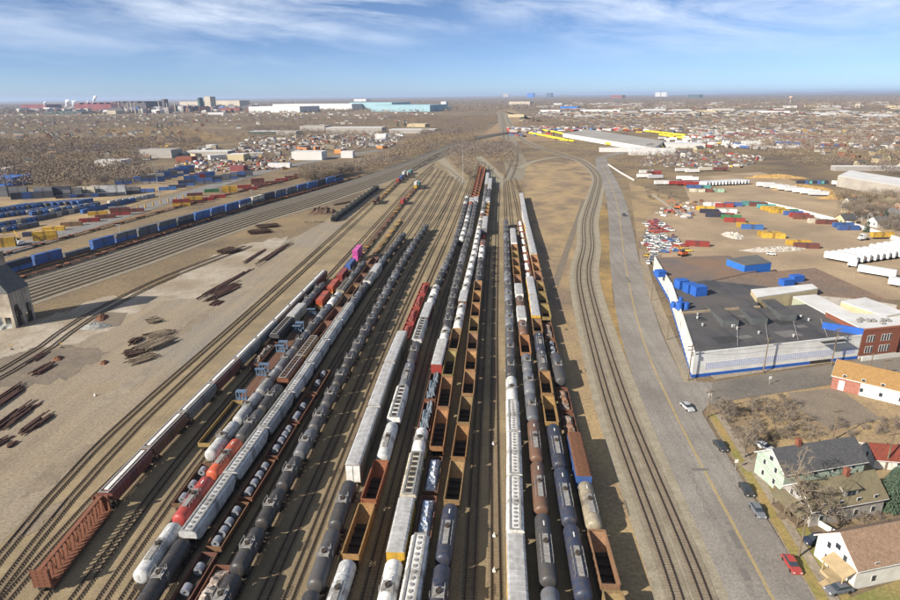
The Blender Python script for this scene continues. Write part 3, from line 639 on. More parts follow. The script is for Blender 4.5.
# ------------------------------------------------------------------ strings of cars
def lineX(line, Y):
    for i in range(len(line)-1):
        if line[i][1] <= Y <= line[i+1][1]:
            t = (Y-line[i][1])/(line[i+1][1]-line[i][1]); return line[i][0]+t*(line[i+1][0]-line[i][0])
    return line[-1][0]
SM = {k: smooth_line(l, 6) for k, l in TR.items()}
TOP = []
KIND = {
 'T': ('tank car', 'tank car'), 'W': ('tank car', 'tank car'), 'H': ('covered hopper', 'covered hopper'), 'h': ('covered hopper', 'covered hopper'), 'h0': ('pale roofed covered hopper', 'covered hopper'),
 'O': ('empty open hopper', 'open hopper'), 'g': ('gondola car', 'gondola'), 'B': ('ribbed boxcar', 'boxcar'), 'b': ('plain roofed boxcar', 'boxcar'), 'R': ('autorack car', 'autorack'), 'X': ('boxcar with a rusty roof', 'boxcar'),
 'Z': ('empty centerbeam car', 'centerbeam car'), 's': ('skeleton flatcar', 'flatcar'), 'f': ('bulkhead flatcar', 'flatcar'), 'w': ('well car', 'well car')}
def builder(kd, Lc, col):
    if kd == 'T': return tank_car(Lc, 0)
    if kd == 'W': return tank_car(Lc, 1)
    if kd == 'H': return covered_hopper(Lc, 4.75, 13, True)
    if kd == 'h': return covered_hopper(Lc, 4.6, 8)
    if kd == 'h0': return long_trough_hopper()
    if kd == 'O': return open_hopper(Lc)
    if kd == 'g': return gondola(Lc)
    if kd == 'B': return boxcar(Lc)
    if kd == 'b': return boxcar(Lc, 4.7, False)
    if kd == 'X': return boxcar(Lc, 4.7, True, RUST)
    if kd == 'R': return boxcar(Lc, 5.8, False, None, True)
    if kd == 'Z': return centerbeam(Lc)
    if kd == 's': return flatcar(Lc)
    if kd == 'f': return flatcar(Lc, False, True)
    if kd == 'w': return well_car(Lc)
SHADE = ['black', 'charcoal', 'black', 'slate', 'black', 'charcoal']
def string(key, phrase, Y0, spec, group=None):
    """spec: (kind, colour, pitch[, count[, load]]) in order from the near end"""
    line = TR[key]; Y = Y0; idx = 0
    for it in spec:
        kd, col, pitch = it[0], it[1], it[2]; cnt = it[3] if len(it) > 3 else 1; load = it[4] if len(it) > 4 else None
        for c in range(cnt):
            if kd == '_': Y += pitch; continue
            ya, yb = Y+0.4, Y+pitch-0.4; Yc = Y+pitch/2; Y += pitch; idx += 1
            x = lineX(line, Yc); xa, xb = lineX(line, ya), lineX(line, yb); rz = -math.atan2(xb-xa, yb-ya)
            cc = random.choice(SHADE) if col == 'dark' else (col if isinstance(col, str) else random.choice(col))
            Lc = round(pitch-0.8, 1)
            base = C[cc]
            if kd in 'Osg': base = tuple(v*random.uniform(0.8, 1.15) for v in base)
            o = put((kd, Lc), builder(kd, Lc, cc), (x, Yc, 0.34), rz, base)
            if kd == 's' and random.random() < 0.35:
                for k in o.children:
                    if k.name.startswith('container_stop'): k.color = (*C['yellow'], 1)
            if kd == 'f':
                for k in o.children:
                    if k.name.startswith('deck'): k.color = (*C['brown'], 1)
            lab = f"{cn(cc)} {KIND[kd][0]}, {ordn(idx)} in {phrase}"
            tag(o, lab, KIND[kd][1], group or f"rail cars of {phrase}")
            if load: load(o, x, Yc, rz, Lc, idx, phrase)
    return Y
def at_local(x, y, rz, lx, ly): return (x+lx*math.cos(rz)-ly*math.sin(rz), y+lx*math.sin(rz)+ly*math.cos(rz))
def coils(ys):
    def f(o, x, y, rz, Lc, idx, phrase):
        for n, ly in enumerate(ys):
            p = at_local(x, y, rz, 0, ly*Lc/2*0.9)
            c = put('coil', steel_coil(), (p[0], p[1], 1.56), rz+random.uniform(-0.04, 0.04), None)
            tag(c, f"grey steel coil, {ordn(n+1)} in the {ordn(idx)} car of {phrase}", 'steel coil', 'steel coils riding in gondola cars')
    return f
BLUELIT = surf('painted blue-lit scrap', (0.50, 0.53, 0.58), (0.06, 0.14, 0.30), 0.6, 1.5, (0.62, 0.62, 0.62), bump=0.5, big=0.6)  # blue light on the white scrap is put into its mottled colour
def scrap(m=None, what='rusty mixed scrap', hz=1.5):
    def f(o, x, y, rz, Lc, idx, phrase):
        c = put(('heap', what, Lc), heap('scrap_load', 2.6, Lc-1.0, hz, m or SCRAPM, 3), (x, y, 1.55), rz)
        tag(c, f"{what} in the {ordn(idx)} car of {phrase}", 'scrap load', 'scrap loads in gondola cars')
    return f
def pipes(o, x, y, rz, Lc, idx, phrase):
    def f():
        mb = MB(); rg = random.Random(5)
        for k in range(26):
            ly = rg.uniform(-Lc/2+2.5, Lc/2-2.5); lx = rg.uniform(-0.9, 0.9); a = rg.uniform(-0.15, 0.15); l = rg.uniform(1.2, 2.2); z = 0.35+rg.random()*1.3
            mb.cyl((lx-a*l, ly-l, z), (lx+a*l, ly+l, z+rg.uniform(-.2, .2)), 0.32, None, 9)
        return mb.build('pipe_load', surf('dark pipe', (0.10, 0.14, 0.18), (0.22, 0.24, 0.26), 0.5, 1))
    c = put(('pipes', Lc), f, (x, y, 1.56), rz); tag(c, f"dark pipes in the {ordn(idx)} car of {phrase}", 'pipe load', 'pipe loads in gondola cars')
def box_on(cols, stack=1, Lb=12.2, zb=1.55):
    cols = list(cols); cnt = [0]
    def f(o, x, y, rz, Lc, idx, phrase):
        col = cols[cnt[0] % len(cols)]; cnt[0] += 1
        if col is None: return
        for k, cc in enumerate(col if isinstance(col, tuple) else (col,)):
            c = put(('cont', Lb), container(Lb), (x, y, zb+k*2.75), rz, C[cc])
            tag(c, f"{'upper ' if k else ''}{cn(cc)} container on {ordn(idx)} car of {phrase}", 'shipping container', 'containers on rail cars')
    return f
string('A', 'the leftmost hopper string', 75.5, [('Z', 'rust', 21.5), ('h0', 'maroon', 16.4), ('h0', 'brown', 16.4), ('h0', 'grey', 16.4), ('h0', 'maroon', 16.4), ('h0', 'grey', 16.4), ('h0', 'slate', 16.4), ('h0', 'brown', 16.4), ('h0', 'brown', 16.4), ('h0', 'charcoal', 16.4), ('h0', 'maroon', 14.4)])
string('A2', 'the short row beside the leftmost hoppers', 163, [('g', 'brown', 19, 1, scrap()), ('h', 'charcoal', 17.5), ('b', 'cream', 15), ('T', 'slate', 14), ('T', 'charcoal', 14)])
string('B', 'the long container and flatcar row', 119, [('g', 'ochre', 22.5), ('f', 'steelblue', 17.5, 4), ('_', 0, 6), ('s', 'brown', 17.2, 5, box_on(['orange', 'orange', 'red', 'blue', ('pink', 'pink')])), ('s', 'brown', 17, 9), ('s', 'brown', 16, 1, box_on(['red'])), ('s', 'brown', 16, 4), ('s', 'brown', 16, 1, box_on([('yellow', 'white')])), ('s', 'brown', 15, 1, box_on(['teal']))])
string('C', 'the row left of the red tanks', 97, [('g', 'brown', 15.5, 1, coils((-0.75, -0.1, 0.65))), ('T', 'lightgrey', 15.2), ('T', 'silver', 15), ('W', 'grey', 15), ('T', ['charcoal', 'slate'], 14.5, 4), ('T', 'white', 15), ('h', 'tan', 17), ('_', 0, 3), ('T', 'charcoal', 14, 2), ('s', 'ochre', 16.5, 7)])
string('D', 'the row with two red tank cars', 76.5, [('W', 'lightgrey', 14.2), ('W', 'red', 14.4), ('W', 'orange', 14.6), ('T', 'charcoal', 14), ('T', 'black', 14), ('_', 0, 2), ('h', 'rust', 16), ('h', 'ochre', 16), ('O', 'brown', 15, 3), ('O', 'ochre', 15), ('_', 0, 1), ('O', 'brown', 15, 3)])
string('E', 'the long pale blue hopper string', 67.5, [('T', 'black', 19), ('H', 'lightgrey', 18.4, 7), ('T', 'slate', 14.5), ('T', 'charcoal', 14.5), ('h', 'white', 14), ('b', 'white', 14.5), ('T', 'slate', 14), ('T', 'dark', 14, 4)])
string('F', 'the steel coil string', 60, [('g', 'brown', 12.5, 1, coils((-0.7, 0.0, 0.7))), ('g', 'brown', 12.9, 1, coils((-0.5, 0.35))), ('g', 'brown', 14.2, 1, coils((-0.8, -0.35, 0.05, 0.6))), ('g', 'brown', 15, 1, coils((-0.75, -0.3, 0.15, 0.65))), ('g', 'brown', 15.6, 1, coils((-0.6, -0.1, 0.3, 0.7))), ('g', 'brown', 15.6, 1, coils((-0.85, -0.6, 0.1))), ('g', 'rust', 15.6, 1, coils((-0.2, 0.7)))])
string('G', 'the scrap row at the bottom edge', 64, [('g', 'rust', 18.5, 1, scrap(surf('crushed sheet scrap', (0.42, 0.33, 0.24), (0.20, 0.13, 0.09), 0.7, 1.2, (0.40, 0.36, 0.33), bump=0.6), 'tan crushed sheet scrap'))])
string('H', 'the long leaning dark tank string', 67.3, [('T', 'dark', 11.53, 26)])
string('J', 'the row with grey autoracks', 61, [('T', 'black', 15), ('T', 'charcoal', 14.6), ('T', 'black', 14.6), ('_', 0, 2), ('R', 'tan', 26), ('R', 'tan', 26), ('R', 'tan', 25.5), ('g', 'red', 16.4, 4, scrap(surf('red scrap', (0.30, 0.06, 0.05), (0.12, 0.05, 0.04), 0.8, 1.2, bump=0.5), 'red brown scrap'))])
string('K', 'the row right of the autoracks', 67.5, [('W', 'lightgrey', 15.5), ('O', 'ochre', 15.2), ('O', 'rust', 14.8), ('W', 'lightgrey', 16), ('_', 0, 0.5), ('h', 'white', 18), ('W', 'slate', 16.5), ('T', 'charcoal', 16), ('h', 'white', 20.5), ('b', 'maroon', 17), ('T', 'white', 12, 2), ('T', 'dark', 12.6, 12), ('W', 'black', 12.6), ('T', 'dark', 12.6, 3), ('T', 'white', 12.6), ('T', 'charcoal', 12.6), ('T', 'white', 12.6)])
string('KL', 'the far row with a white end tank', 327, [('T', 'white', 12.5), ('T', ['white', 'slate', 'grey'], 12.5, 8), ('T', 'orange', 12.5), ('b', 'white', 16), ('O', 'rust', 14.5, 16)])
string('L', 'the centre row led by a white tank', 69, [('T', 'white', 14.5), ('B', 'yellow', 16), ('h', 'cream', 15.8), ('T', 'white', 11.5), ('g', 'rust', 16.5, 1, pipes), ('g', 'rust', 17.5, 1, pipes), ('B', 'red', 20.5), ('T', 'white', 12), ('T', 'dark', 12.4, 21), ('b', 'white', 18), ('O', 'rust', 14.5, 15)])
string('M', 'the centre row led by a pale hopper', 69.5, [('H', 'white', 19.3), ('g', 'brown', 14.7, 1, scrap(BLUELIT, 'blue-lit white scrap', 1.9)), ('g', 'brown', 14.2, 1, scrap(BLUELIT, 'blue-lit white scrap', 1.9)), ('O', 'ochre', 18.7, 4), ('T', 'white', 14), ('T', 'white', 12), ('b', 'brown', 14.5), ('T', 'white', 12.3, 10), ('T', ['cream', 'rust', 'white', 'grey'], 12.4, 5), ('T', ['slate', 'charcoal', 'grey', 'silver'], 12.5, 10), ('b', 'yellow', 18), ('b', ['grey', 'slate'], 16, 4)])
string('N', 'the centre row led by a navy tank', 68, [('T', 'navy', 14.8), ('W', 'navy', 16), ('O', 'ochre', 15, 10), ('T', 'dark', 13, 3), ('T', 'white', 12.5, 2), ('T', 'rust', 12.5), ('s', 'red', 14, 2), ('b', 'grey', 20), ('b', 'lightgrey', 18), ('O', 'ochre', 14.5, 4), ('b', 'white', 17), ('T', 'dark', 13, 4), ('b', ['yellow', 'white'], 16, 4)])
string('O', 'the right side row led by a yellow boxcar', 70, [('B', 'yellow', 20), ('H', 'white', 17.2), ('H', 'white', 17.2), ('H', 'white', 15.8), ('T', 'white', 15.5), ('T', 'dark', 13.4, 17)])
string('P', 'the right side row led by a blue tank', 64, [('T', 'slate', 14.8), ('W', 'charcoal', 18), ('W', 'brown', 17.3), ('W', 'brown', 17.5), ('T', 'slate', 14), ('T', 'slate', 14), ('T', 'slate', 12), ('O', 'ochre', 16), ('T', 'brown', 13.5), ('b', 'white', 13.5), ('T', 'brown', 13.5), ('b', 'white', 15), ('O', 'ochre', 14.7, 5), ('b', 'white', 21), ('b', 'grey', 16)])
string('Q', 'the right side row led by navy tanks', 58, [('T', 'navy', 18, 1), ('W', 'navy', 18, 3), ('O', 'ochre', 15, 2), ('W', 'charcoal', 14.5), ('W', 'navy', 15), ('O', 'ochre', 14), ('b', 'yellow', 24), ('b', 'yellow', 26), ('g', 'rust', 17, 8, scrap(WHITE, 'pale slabs', 1.3))])
string('R', 'the rightmost rail car row', 63.5, [('O', 'ochre', 15), ('O', 'ochre', 14.4), ('W', 'tan', 14.4), ('X', 'blue', 17.8), ('g', 'brown', 14, 1, scrap()), ('g', 'brown', 14, 1, scrap()), ('T', 'charcoal', 19.5), ('g', 'brown', 15, 1, coils((-0.7, -0.1, 0.6))), ('g', 'rust', 16, 1, scrap()), ('O', 'ochre', 15.1, 6), ('b', 'cream', 20), ('b', 'cream', 20), ('b', 'cream', 20), ('b', 'yellow', 22), ('b', 'white', 20), ('b', 'white', 20), ('b', 'grey', 20), ('B', 'maroon', 18, 3)])
string('T2', 'the short row near the left throat', 459, [('h', 'brown', 17), ('s', 'brown', 17, 6), ('s', 'brown', 17, 5, box_on(['red', 'blue', ('navy', 'white'), 'white', 'teal']))])
# ------------------------------------------------------------------ left intermodal yard
def dirpx(a, b): pa, pb = G(*a), G(*b); return -math.atan2(pb[0]-pa[0], pb[1]-pa[1])
def along(ptsw, Y0, Y1, pitch):
    "positions and headings along a world polyline by arc length"
    line = smooth_line(ptsw, 4); out = []; acc = 0; nxt = pitch/2
    for i in range(len(line)-1):
        a, b = line[i], line[i+1]; l = math.hypot(b[0]-a[0], b[1]-a[1])
        while acc+l > nxt:
            t = (nxt-acc)/l; x, y = a[0]+(b[0]-a[0])*t, a[1]+(b[1]-a[1])*t
            if Y0 <= y <= Y1: out.append((x, y, -math.atan2(b[0]-a[0], b[1]-a[1])))
            nxt += pitch
        acc += l
    return out
well_line = [G(x, y, 0) for x, y in [(-160, 330), (-60, 298), (30, 270), (75, 257.5), (125, 243), (170, 230), (225, 214), (270, 200.5), (310, 189.5), (345, 180)]]
flat_line = [G(x, y, 0) for x, y in [(-160, 338), (-60, 306), (30, 277), (90, 259), (147, 240.5), (250, 208.5), (300, 194.5), (340, 183), (380, 171)]]
upl = [G(x, y, 0) for x, y in [(-120, 290), (28, 249), (120, 224), (200, 202), (290, 180), (340, 168)]]
for l in (well_line, flat_line, upl): track(l, ties=False, step=20)
WC = ['slate', 'brightblue', 'navy', 'blue', 'brightblue', 'blue', 'slate', 'brightblue', 'blue', 'slate', 'brightblue', 'navy', 'blue', 'slate', 'blue', 'cream', 'slate', 'navy', 'blue', 'slate']
for i, (x, y, rz) in enumerate(along(well_line, 150, 600, 16.8)):
    o = put(('w', 16.0), well_car(16.0), (x, y, 0.34), rz, C['brown']); tag(o, f"rust brown well car, {ordn(i+1)} from the left in the blue container train", 'well car', 'well cars of the blue container train')
    cc = WC[i % 20]
    for k in range(2 if i not in (2, 6) else 1):
        c2 = cc if k == 0 else WC[(i*7+3) % 20]
        c = put(('cont', 14.6), container(14.6, 2.9), (x, y, 0.9+k*2.92), rz, C[c2])
        tag(c, f"{'upper' if k else 'lower'} {cn(c2)} container on {ordn(i+1)} car of the blue container train", 'shipping container', 'containers of the blue container train')
for i, (x, y, rz) in enumerate(along(flat_line, 150, 640, 24)):
    o = put(('s', 22.9), flatcar(22.9), (x, y, 0.34), rz, C['rust']); tag(o, f"empty rusty flatcar, {ordn(i+1)} from left between the container train and main line", 'flatcar', 'empty flatcars beside the main line')
UPC = {1: ['yellow'], 6: ['yellow', 'navy'], 7: ['maroon', 'green'], 8: ['red'], 9: ['maroon'], 10: ['yellow'], 12: ['red', 'maroon']}
for i, (x, y, rz) in enumerate(along(upl, 200, 640, 21)):
    o = put(('s', 19.9), flatcar(19.9), (x, y, 0.34), rz, C['rust']); tag(o, f"rusty flatcar, {ordn(i+1)} from left beside the terminal road", 'flatcar', 'flatcars beside the terminal road')
def contpx(px, py, col, ang, Lb=12.2, stack=1, group='containers in the terminal yard', where='terminal yard', side='', z0=0.0, word='shipping container'):
    for k in range(stack):
        cc = col if isinstance(col, str) else col[k]
        x, y = G(px, py); c = put(('cont', Lb), container(Lb, 2.7), (x, y, z0+0.08+k*2.75), math.radians(ang), C[cc])
        tag(c, f"{cn(cc)} {word} {side}", word, group)
def rowpx(p0, p1, n, cols, ang, what, Lb=12.2, stack=1, skip=()):
    for i in range(n):
        if i in skip: continue
        t = i/(max(1, n-1)); a, b = G(*p0), G(*p1); x, y = a[0]+(b[0]-a[0])*t, a[1]+(b[1]-a[1])*t
        for k in range(stack if isinstance(stack, int) else stack[i]):
            cc = cols[(i+k*3) % len(cols)]; c = put(('cont', Lb), container(Lb, 2.7), (x, y, 0.08+k*2.75), math.radians(ang)+random.uniform(-.02, .02), C[cc])
            tag(c, f"{cn(cc)} container, {ordn(i+1)} from left {'tier '+str(k+1)+' ' if k else ''}in {what}", 'shipping container', 'containers in '+what)
rowpx((4, 247), (46, 240), 2, ['yellow'], -65, 'the pair by the mobile crane', stack=2)
rowpx((35, 236), (72, 226), 3, ['navy', 'yellow', 'ochre'], -68, 'the low row nearest the terminal road')
rowpx((90, 222), (135, 212), 4, ['red', 'maroon', 'red', 'maroon'], -68, 'the red row by the terminal road', stack=[1, 1, 2, 1])
rowpx((98, 215), (118, 210), 2, ['yellow', 'grey'], -68, 'the yellow and grey pair')
rowpx((-12, 229), (46, 219), 12, ['blue', 'cream', 'slate', 'brightblue', 'blue', 'slate'], -12, 'the nearest blue trailer row', 14.6)
rowpx((-6, 218), (50, 211), 12, ['slate', 'blue', 'cream', 'brightblue', 'slate', 'blue'], -12, 'the second blue trailer row', 14.6)
rowpx((52, 217), (88, 210), 7, ['brightblue', 'slate', 'cream', 'slate', 'cream', 'slate'], -12, 'the short slate trailer row', 14.6)
rowpx((20, 208), (85, 203), 11, ['brightblue', 'blue', 'slate', 'blue', 'brightblue', 'slate'], -12, 'the third blue trailer row', 14.6)
rowpx((90, 212), (128, 203), 8, ['brightblue', 'blue', 'brightblue', 'blue', 'slate'], -12, 'the bright blue trailer row', 14.6)
rowpx((116, 203), (148, 198), 6, ['cream', 'silver', 'cream', 'white'], -12, 'the cream trailer row', 14.6)
rowpx((-20, 197), (20, 197), 3, ['cream', 'slate', 'slate'], -80, 'the big stack at the left edge', 14.6, 3)
rowpx((45, 197), (63, 196), 2, ['slate', 'navy'], -80, 'the tall slate stack', 14.6, 3)
rowpx((74, 194), (100, 192), 3, ['slate', 'cream', 'silver'], -80, 'the grey stacks behind', 14.6, 2)
rowpx((118, 195), (146, 192), 3, ['silver', 'slate', 'blue'], -80, 'the silver stacks behind', 14.6, [3, 2, 1])
rowpx((124, 184), (142, 182), 2, ['blue', 'slate'], -70, 'the blue pair by the light pole', 14.6, 2)
rowpx((150, 184), (188, 173), 7, ['cream', 'blue', 'slate', 'blue', 'brightblue', 'blue', 'slate'], -60, 'the big blue stack', 14.6, 3)
rowpx((168, 190), (196, 184), 4, ['brightblue', 'navy', 'blue', 'slate'], -70, 'the low blue stack', 14.6, [1, 1, 2, 1])
rowpx((205, 184), (246, 176), 6, ['slate', 'blue', 'slate', 'blue', 'navy', 'slate'], -70, 'the far blue stack', 14.6, 2)
rowpx((-30, 236), (28, 228), 12, ['brightblue', 'slate', 'blue', 'cream', 'blue'], -12, 'the front blue trailer row', 14.6)
rowpx((40, 214), (92, 207), 10, ['blue', 'slate', 'brightblue', 'cream'], -12, 'the middle slate trailer row', 14.6)
rowpx((-10, 213), (40, 207), 11, ['slate', 'brightblue', 'blue'], -12, 'the fourth blue trailer row', 14.6)
rowpx((66, 198), (116, 196), 8, ['navy', 'slate', 'blue'], -60, 'the navy row behind', 14.6, 1)
rowpx((22, 199), (44, 198), 3, ['navy', 'blue', 'slate'], -60, 'the navy stack at left', 14.6, 2)
rowpx((192, 181), (208, 177), 4, ['brightblue', 'red', 'blue'], -60, 'the mixed colour stack', 14.6, 2)
rowpx((250, 190), (300, 176), 6, ['red', 'maroon', 'rust'], -64, 'the red chassis row by the main line', 12.2)
rowpx((182, 206), (218, 198), 4, ['yellow', 'maroon', 'red', 'red'], -66, 'the coloured row beside the flatcars', 12.2, [2, 2, 1, 1])
rowpx((195, 196), (212, 192), 2, ['maroon', 'green'], -66, 'the maroon row across the road', 12.2)
rowpx((230, 192), (258, 184), 3, ['yellow', 'red', 'maroon'], -66, 'the last coloured row', 12.2, [2, 1, 2])
def crane():
    root = empty('reach_stacker'); b = MB(); b.box(-1.8, 1.8, -4, 4, 1.0, 2.4); b.box(-1.2, 1.2, -4.4, -2, 2.4, 3.2); b.build('chassis', WHITE, root)
    c = MB(); c.box(-0.8, 0.8, -1, 1, 2.4, 4.4); c.build('cab', GLASS, root)
    m = MB(); m.bar((0, -3.4, 3.2), (0, 6, 7.5), 0.5); m.box(-6, 6, 5.7, 6.3, 6.8, 7.3); m.build('boom', MATS['yellow steel'], root)
    for sx in (-1, 1):
        for sy in (-1, 1): w = MB(); w.cyl((sx*1.2, sy*2.8, 0.9), (sx*2.1, sy*2.8, 0.9), 0.9, None, 14); w.build('wheel', TYRE, root)
    return root
o = put('crane', crane, (*G(20, 245), 0.1), 0.9); tag(o, 'white reach stacker lifting boom beside yellow containers at left edge', 'container lifter')
def bollard():
    m = MB(); m.cyl((0, 0, 0), (0, 0, 3.0), 0.55, None, 10); m.cyl((0, 0, 3.0), (0, 0, 3.25), 0.55, 0.2, 10); return m.build('marker_post', MATS['yellow steel'])
for i in range(7):
    x, y = G(138+i*7.6, 210-i*1.9); tag(put('bollard', bollard, (x, y, 0)), f"thick yellow marker post, {ordn(i+1)} from left along the terminal road", 'marker post', 'yellow posts along the terminal road')
# ------------------------------------------------------------------ light masts and utility poles
def mast(h):
    def f():
        root = empty('light_mast'); m = MB(); m.cyl((0, 0, 0), (0, 0, h), 0.24, 0.12, 8); m.build('pole', GALV, root)
        l = MB(); l.box(-1.3, 1.3, -0.15, 0.15, h-0.2, h)
        l.build('crossbar', GALV, root)
        for x in (-1.1, -0.4, 0.4, 1.1): a = MB(); a.box(x-0.28, x+0.28, -0.5, 0.1, h, h+0.35); a.build('floodlight', GREYP, root)
        return root
    return f
for (px, py, top, lb) in ((122, 244, 225, 'behind the container train'), (160, 198, 163, 'among the stacked containers'), (253, 207, 190, 'beside the main line'), (463, 183, 137, 'in the brush at the yard throat')):
    x, y = G(px, py); h = min(hfor(x, y, top), 34); o = put(('mast', int(h)), mast(h), (x, y, 0)); tag(o, f"tall pale light mast {lb}", 'light mast', 'yard light masts')
def upole(h=11.5, arms=1):
    def f():
        root = empty('utility_pole'); m = MB(); m.cyl((0, 0, 0), (0, 0, h), 0.2, 0.13, 8); m.build('pole', WOOD, root)
        for k in range(arms):
            a = MB(); z = h-0.5-k*1.1; a.box(-1.4, 1.4, -0.08, 0.08, z-0.08, z+0.08)
            for x in (-1.25, -0.7, 0.7, 1.25): a.cyl((x, 0, z+0.08), (x, 0, z+0.3), 0.07, None, 6)
            a.build('crossarm', WOOD, root)
        if arms > 1:
            t = MB(); t.cyl((0.42, 0, h-3.6), (0.42, 0, h-2.5), 0.3, None, 10); t.build('transformer', GREYP, root)
        return root
    return f
UP = [(688, 381, 'at the near corner of the long white warehouse', 2, 11.5), (763, 373, 'midway along the white warehouse front', 1, 11.5), (831, 366, 'before the blue painted warehouse end', 2, 12.5), (866, 385, 'beside the side street', 1, 10), (832, 441, 'on the cracked parking lot', 1, 8.5), (798, 558, 'on the pavement beside the red car', 1, 9.5), (885, 470, 'behind the spruce tree', 1, 9.5), (707, 418, 'at the street corner', 1, 8), (651, 301, 'beside the long white wall', 1, 9), (643, 258, 'at the far end of the white wall', 1, 9), (880, 392, 'by the tan roofed building', 1, 10), (667, 340, 'between the road and the white wall', 1, 9)]
wires_pts = {}
for px, py, lb, arms, h in UP:
    x, y = G(px, py); o = put(('upole', arms, h), upole(h, arms), (x, y, 0.05), 0.3); tag(o, f"wooden utility pole {lb}", 'utility pole', 'wooden utility poles')
def wire(a, b, ha, hb, lab):
    ax, ay = G(*a); bx, by = G(*b); mb = MB()
    for off in (-0.9, 0.9):
        prev = None
        for k in range(9):
            t = k/8; p = (ax+(bx-ax)*t+off*0.3, ay+(by-ay)*t+off*0.9, ha+(hb-ha)*t-1.0*4*t*(1-t))
            if prev: mb.cyl(prev, p, 0.03, None, 3, caps=False)
            prev = p
    tag(mb.build('power_line', STEEL), lab, 'power line')
wire((798, 558), (707, 418), 9, 8, 'thin power line above the kerb before the houses')
wire((798, 558), (885, 470), 9, 9, 'thin power line over the gabled house yard')
wire((688, 381), (763, 373), 11, 11, 'thin power line before the left half of the white warehouse')
wire((763, 373), (831, 366), 11, 11.5, 'thin power line before the right half of the white warehouse')
# ------------------------------------------------------------------ coaling tower
def tower():
    root = empty('coaling_tower', (-180.5, 201.5, 0)); x0, x1, y0, y1 = -8.5, 6.8, -5.6, 4.6; hb = 13.5
    b = MB(); b.box(x0, x1, y0+0.0, y1, 4.2, hb)
    for (a, c) in ((x0, x0+1.6), (-3.4, -1.6), (2.3, 3.3), (x1-1.2, x1)):
        for (d, e) in ((y0, y0+1.5), (-1.1, 0.5), (y1-1.5, y1)): b.box(a, c, d, e, 0, 4.2)
    for k in range(7): yk = y0+0.3+(y1-y0-0.6)*k/6; b.box(x1, x1+0.14, yk-0.12, yk+0.12, 4.2, hb)
    b.build('bunker', CONC, root)
    r = MB(); r.loft([[(x0-0.2, y0-0.2, hb), (x1+0.25, y0-0.2, hb), (x1+0.25, y1+0.2, hb), (x0-0.2, y1+0.2, hb)], [(x0-0.2, y0-0.2, hb+0.25), (x1+0.25, y0-0.2, hb+0.25), (x1+0.25, y1+0.2, hb+0.25), (x0-0.2, y1+0.2, hb+0.25)], [(x0, y0+0.6, hb+8.5), (0.9, y0+0.6, hb+8.5), (0.9, y1-0.6, hb+8.5), (x0, y1-0.6, hb+8.5)]])
    r.build('sloping_roof', surf('dark concrete roof', (0.09, 0.095, 0.10), (0.13, 0.13, 0.12), 0.9, 0.5), root)
    u = MB(); u.box(x0+0.1, 0.85, y0+0.7, y1-0.7, hb+8.5, hb+13.3); u.box(x0-0.1, 1.05, y0+0.5, y1-0.5, hb+13.3, hb+13.7); u.build('head_house', CONC, root)
    for z, yy in ((hb+9.4, -1.8), (hb+11.4, -2.2)):
        w = MB(); w.box(0.86, 0.94, yy-0.4, yy+0.4, z, z+1.3); w.build('window', DARK, root)
    ch = MB()
    ch.loft([[(x1, -4.0, 7), (x1, -2.6, 7), (x1, -2.6, 8.6), (x1, -4.0, 8.6)], [(x1+1.5, -3.8, 4.6), (x1+1.5, -2.8, 4.6), (x1+1.5, -2.8, 5.4), (x1+1.5, -3.8, 5.4)]]); ch.build('chute', STEEL, root)
    for yy in (-3.3, 2.4):
        d = MB(); d.box(x1+0.02, x1+0.08, yy-1.0, yy+1.0, 0.3, 7.5); d.build('opening', DARK, root)
    return root
tag(tower(), 'tall tan concrete coaling tower with sloping dark roof at the left edge', 'coaling tower')
GP = surf('pale gravel', (0.50, 0.50, 0.44), (0.40, 0.40, 0.34), 1, 0.8)
def mound(name, px, py, L1, L2, hz, m, ang, lab, seed, cat='mound', blocky=0.2):
    def f():
        rg = random.Random(seed); mb = MB(); n = 26; rings = []
        ph = [rg.uniform(0, 6.28) for _ in range(4)]
        for k in range(8):
            t = k/7; rr = (1-t)**0.9
            rings.append([((L1/2*rr*(1+0.12*math.sin(3*a+ph[0])+0.08*math.sin(7*a+ph[1])+rg.uniform(-.05, .05)))*math.cos(a), (L2/2*rr*(1+0.12*math.sin(2*a+ph[2])+rg.uniform(-.05, .05)))*math.sin(a), hz*(math.sin(t*math.pi/2))*(1+rg.uniform(-blocky, blocky) if 0 < k < 7 else 1)) for a in [2*math.pi*i/n for i in range(n)]])
        mb.loft(rings); return mb.build(name, m)
    o = put(('mound', seed), f, (*G(px, py), 0.02), math.radians(ang)); tag(o, lab, cat); return o
mound('gravel_pile', 0, 326, 13, 11, 5.5, GP, 0, 'pale gravel pile at the foot of the coaling tower', 11, 'gravel pile')
mound('gravel_pile', 96, 327, 10, 6, 1.6, surf('grey slag', (0.28, 0.28, 0.26), (0.18, 0.18, 0.17), 1, 0.6, bump=0.5), 20, 'grey slag pile right of the tower shadow', 12, 'slag pile')
mound('dirt_pile', 102, 318, 9, 4, 1.1, RUST, -60, 'low red brown dirt pile near the tower shadow', 13, 'dirt pile')
mound('dirt_pile', 58, 359, 5, 3, 0.9, RUST, -50, 'small rusty dirt pile above the dark tie heap', 14, 'dirt pile')
mound('dirt_pile', 104, 363, 4, 2.4, 0.7, RUST, -60, 'small rusty mound left of the timber stacks', 15, 'dirt pile')
mound('stump_heap', 322, 213, 22, 14, 3.6, surf('brown rubble', (0.14, 0.09, 0.06), (0.07, 0.05, 0.04), 1, 0.8, bump=0.6), 20, 'dark brown rubble heap left of the black timber wall', 16, 'rubble heap', 0.5)
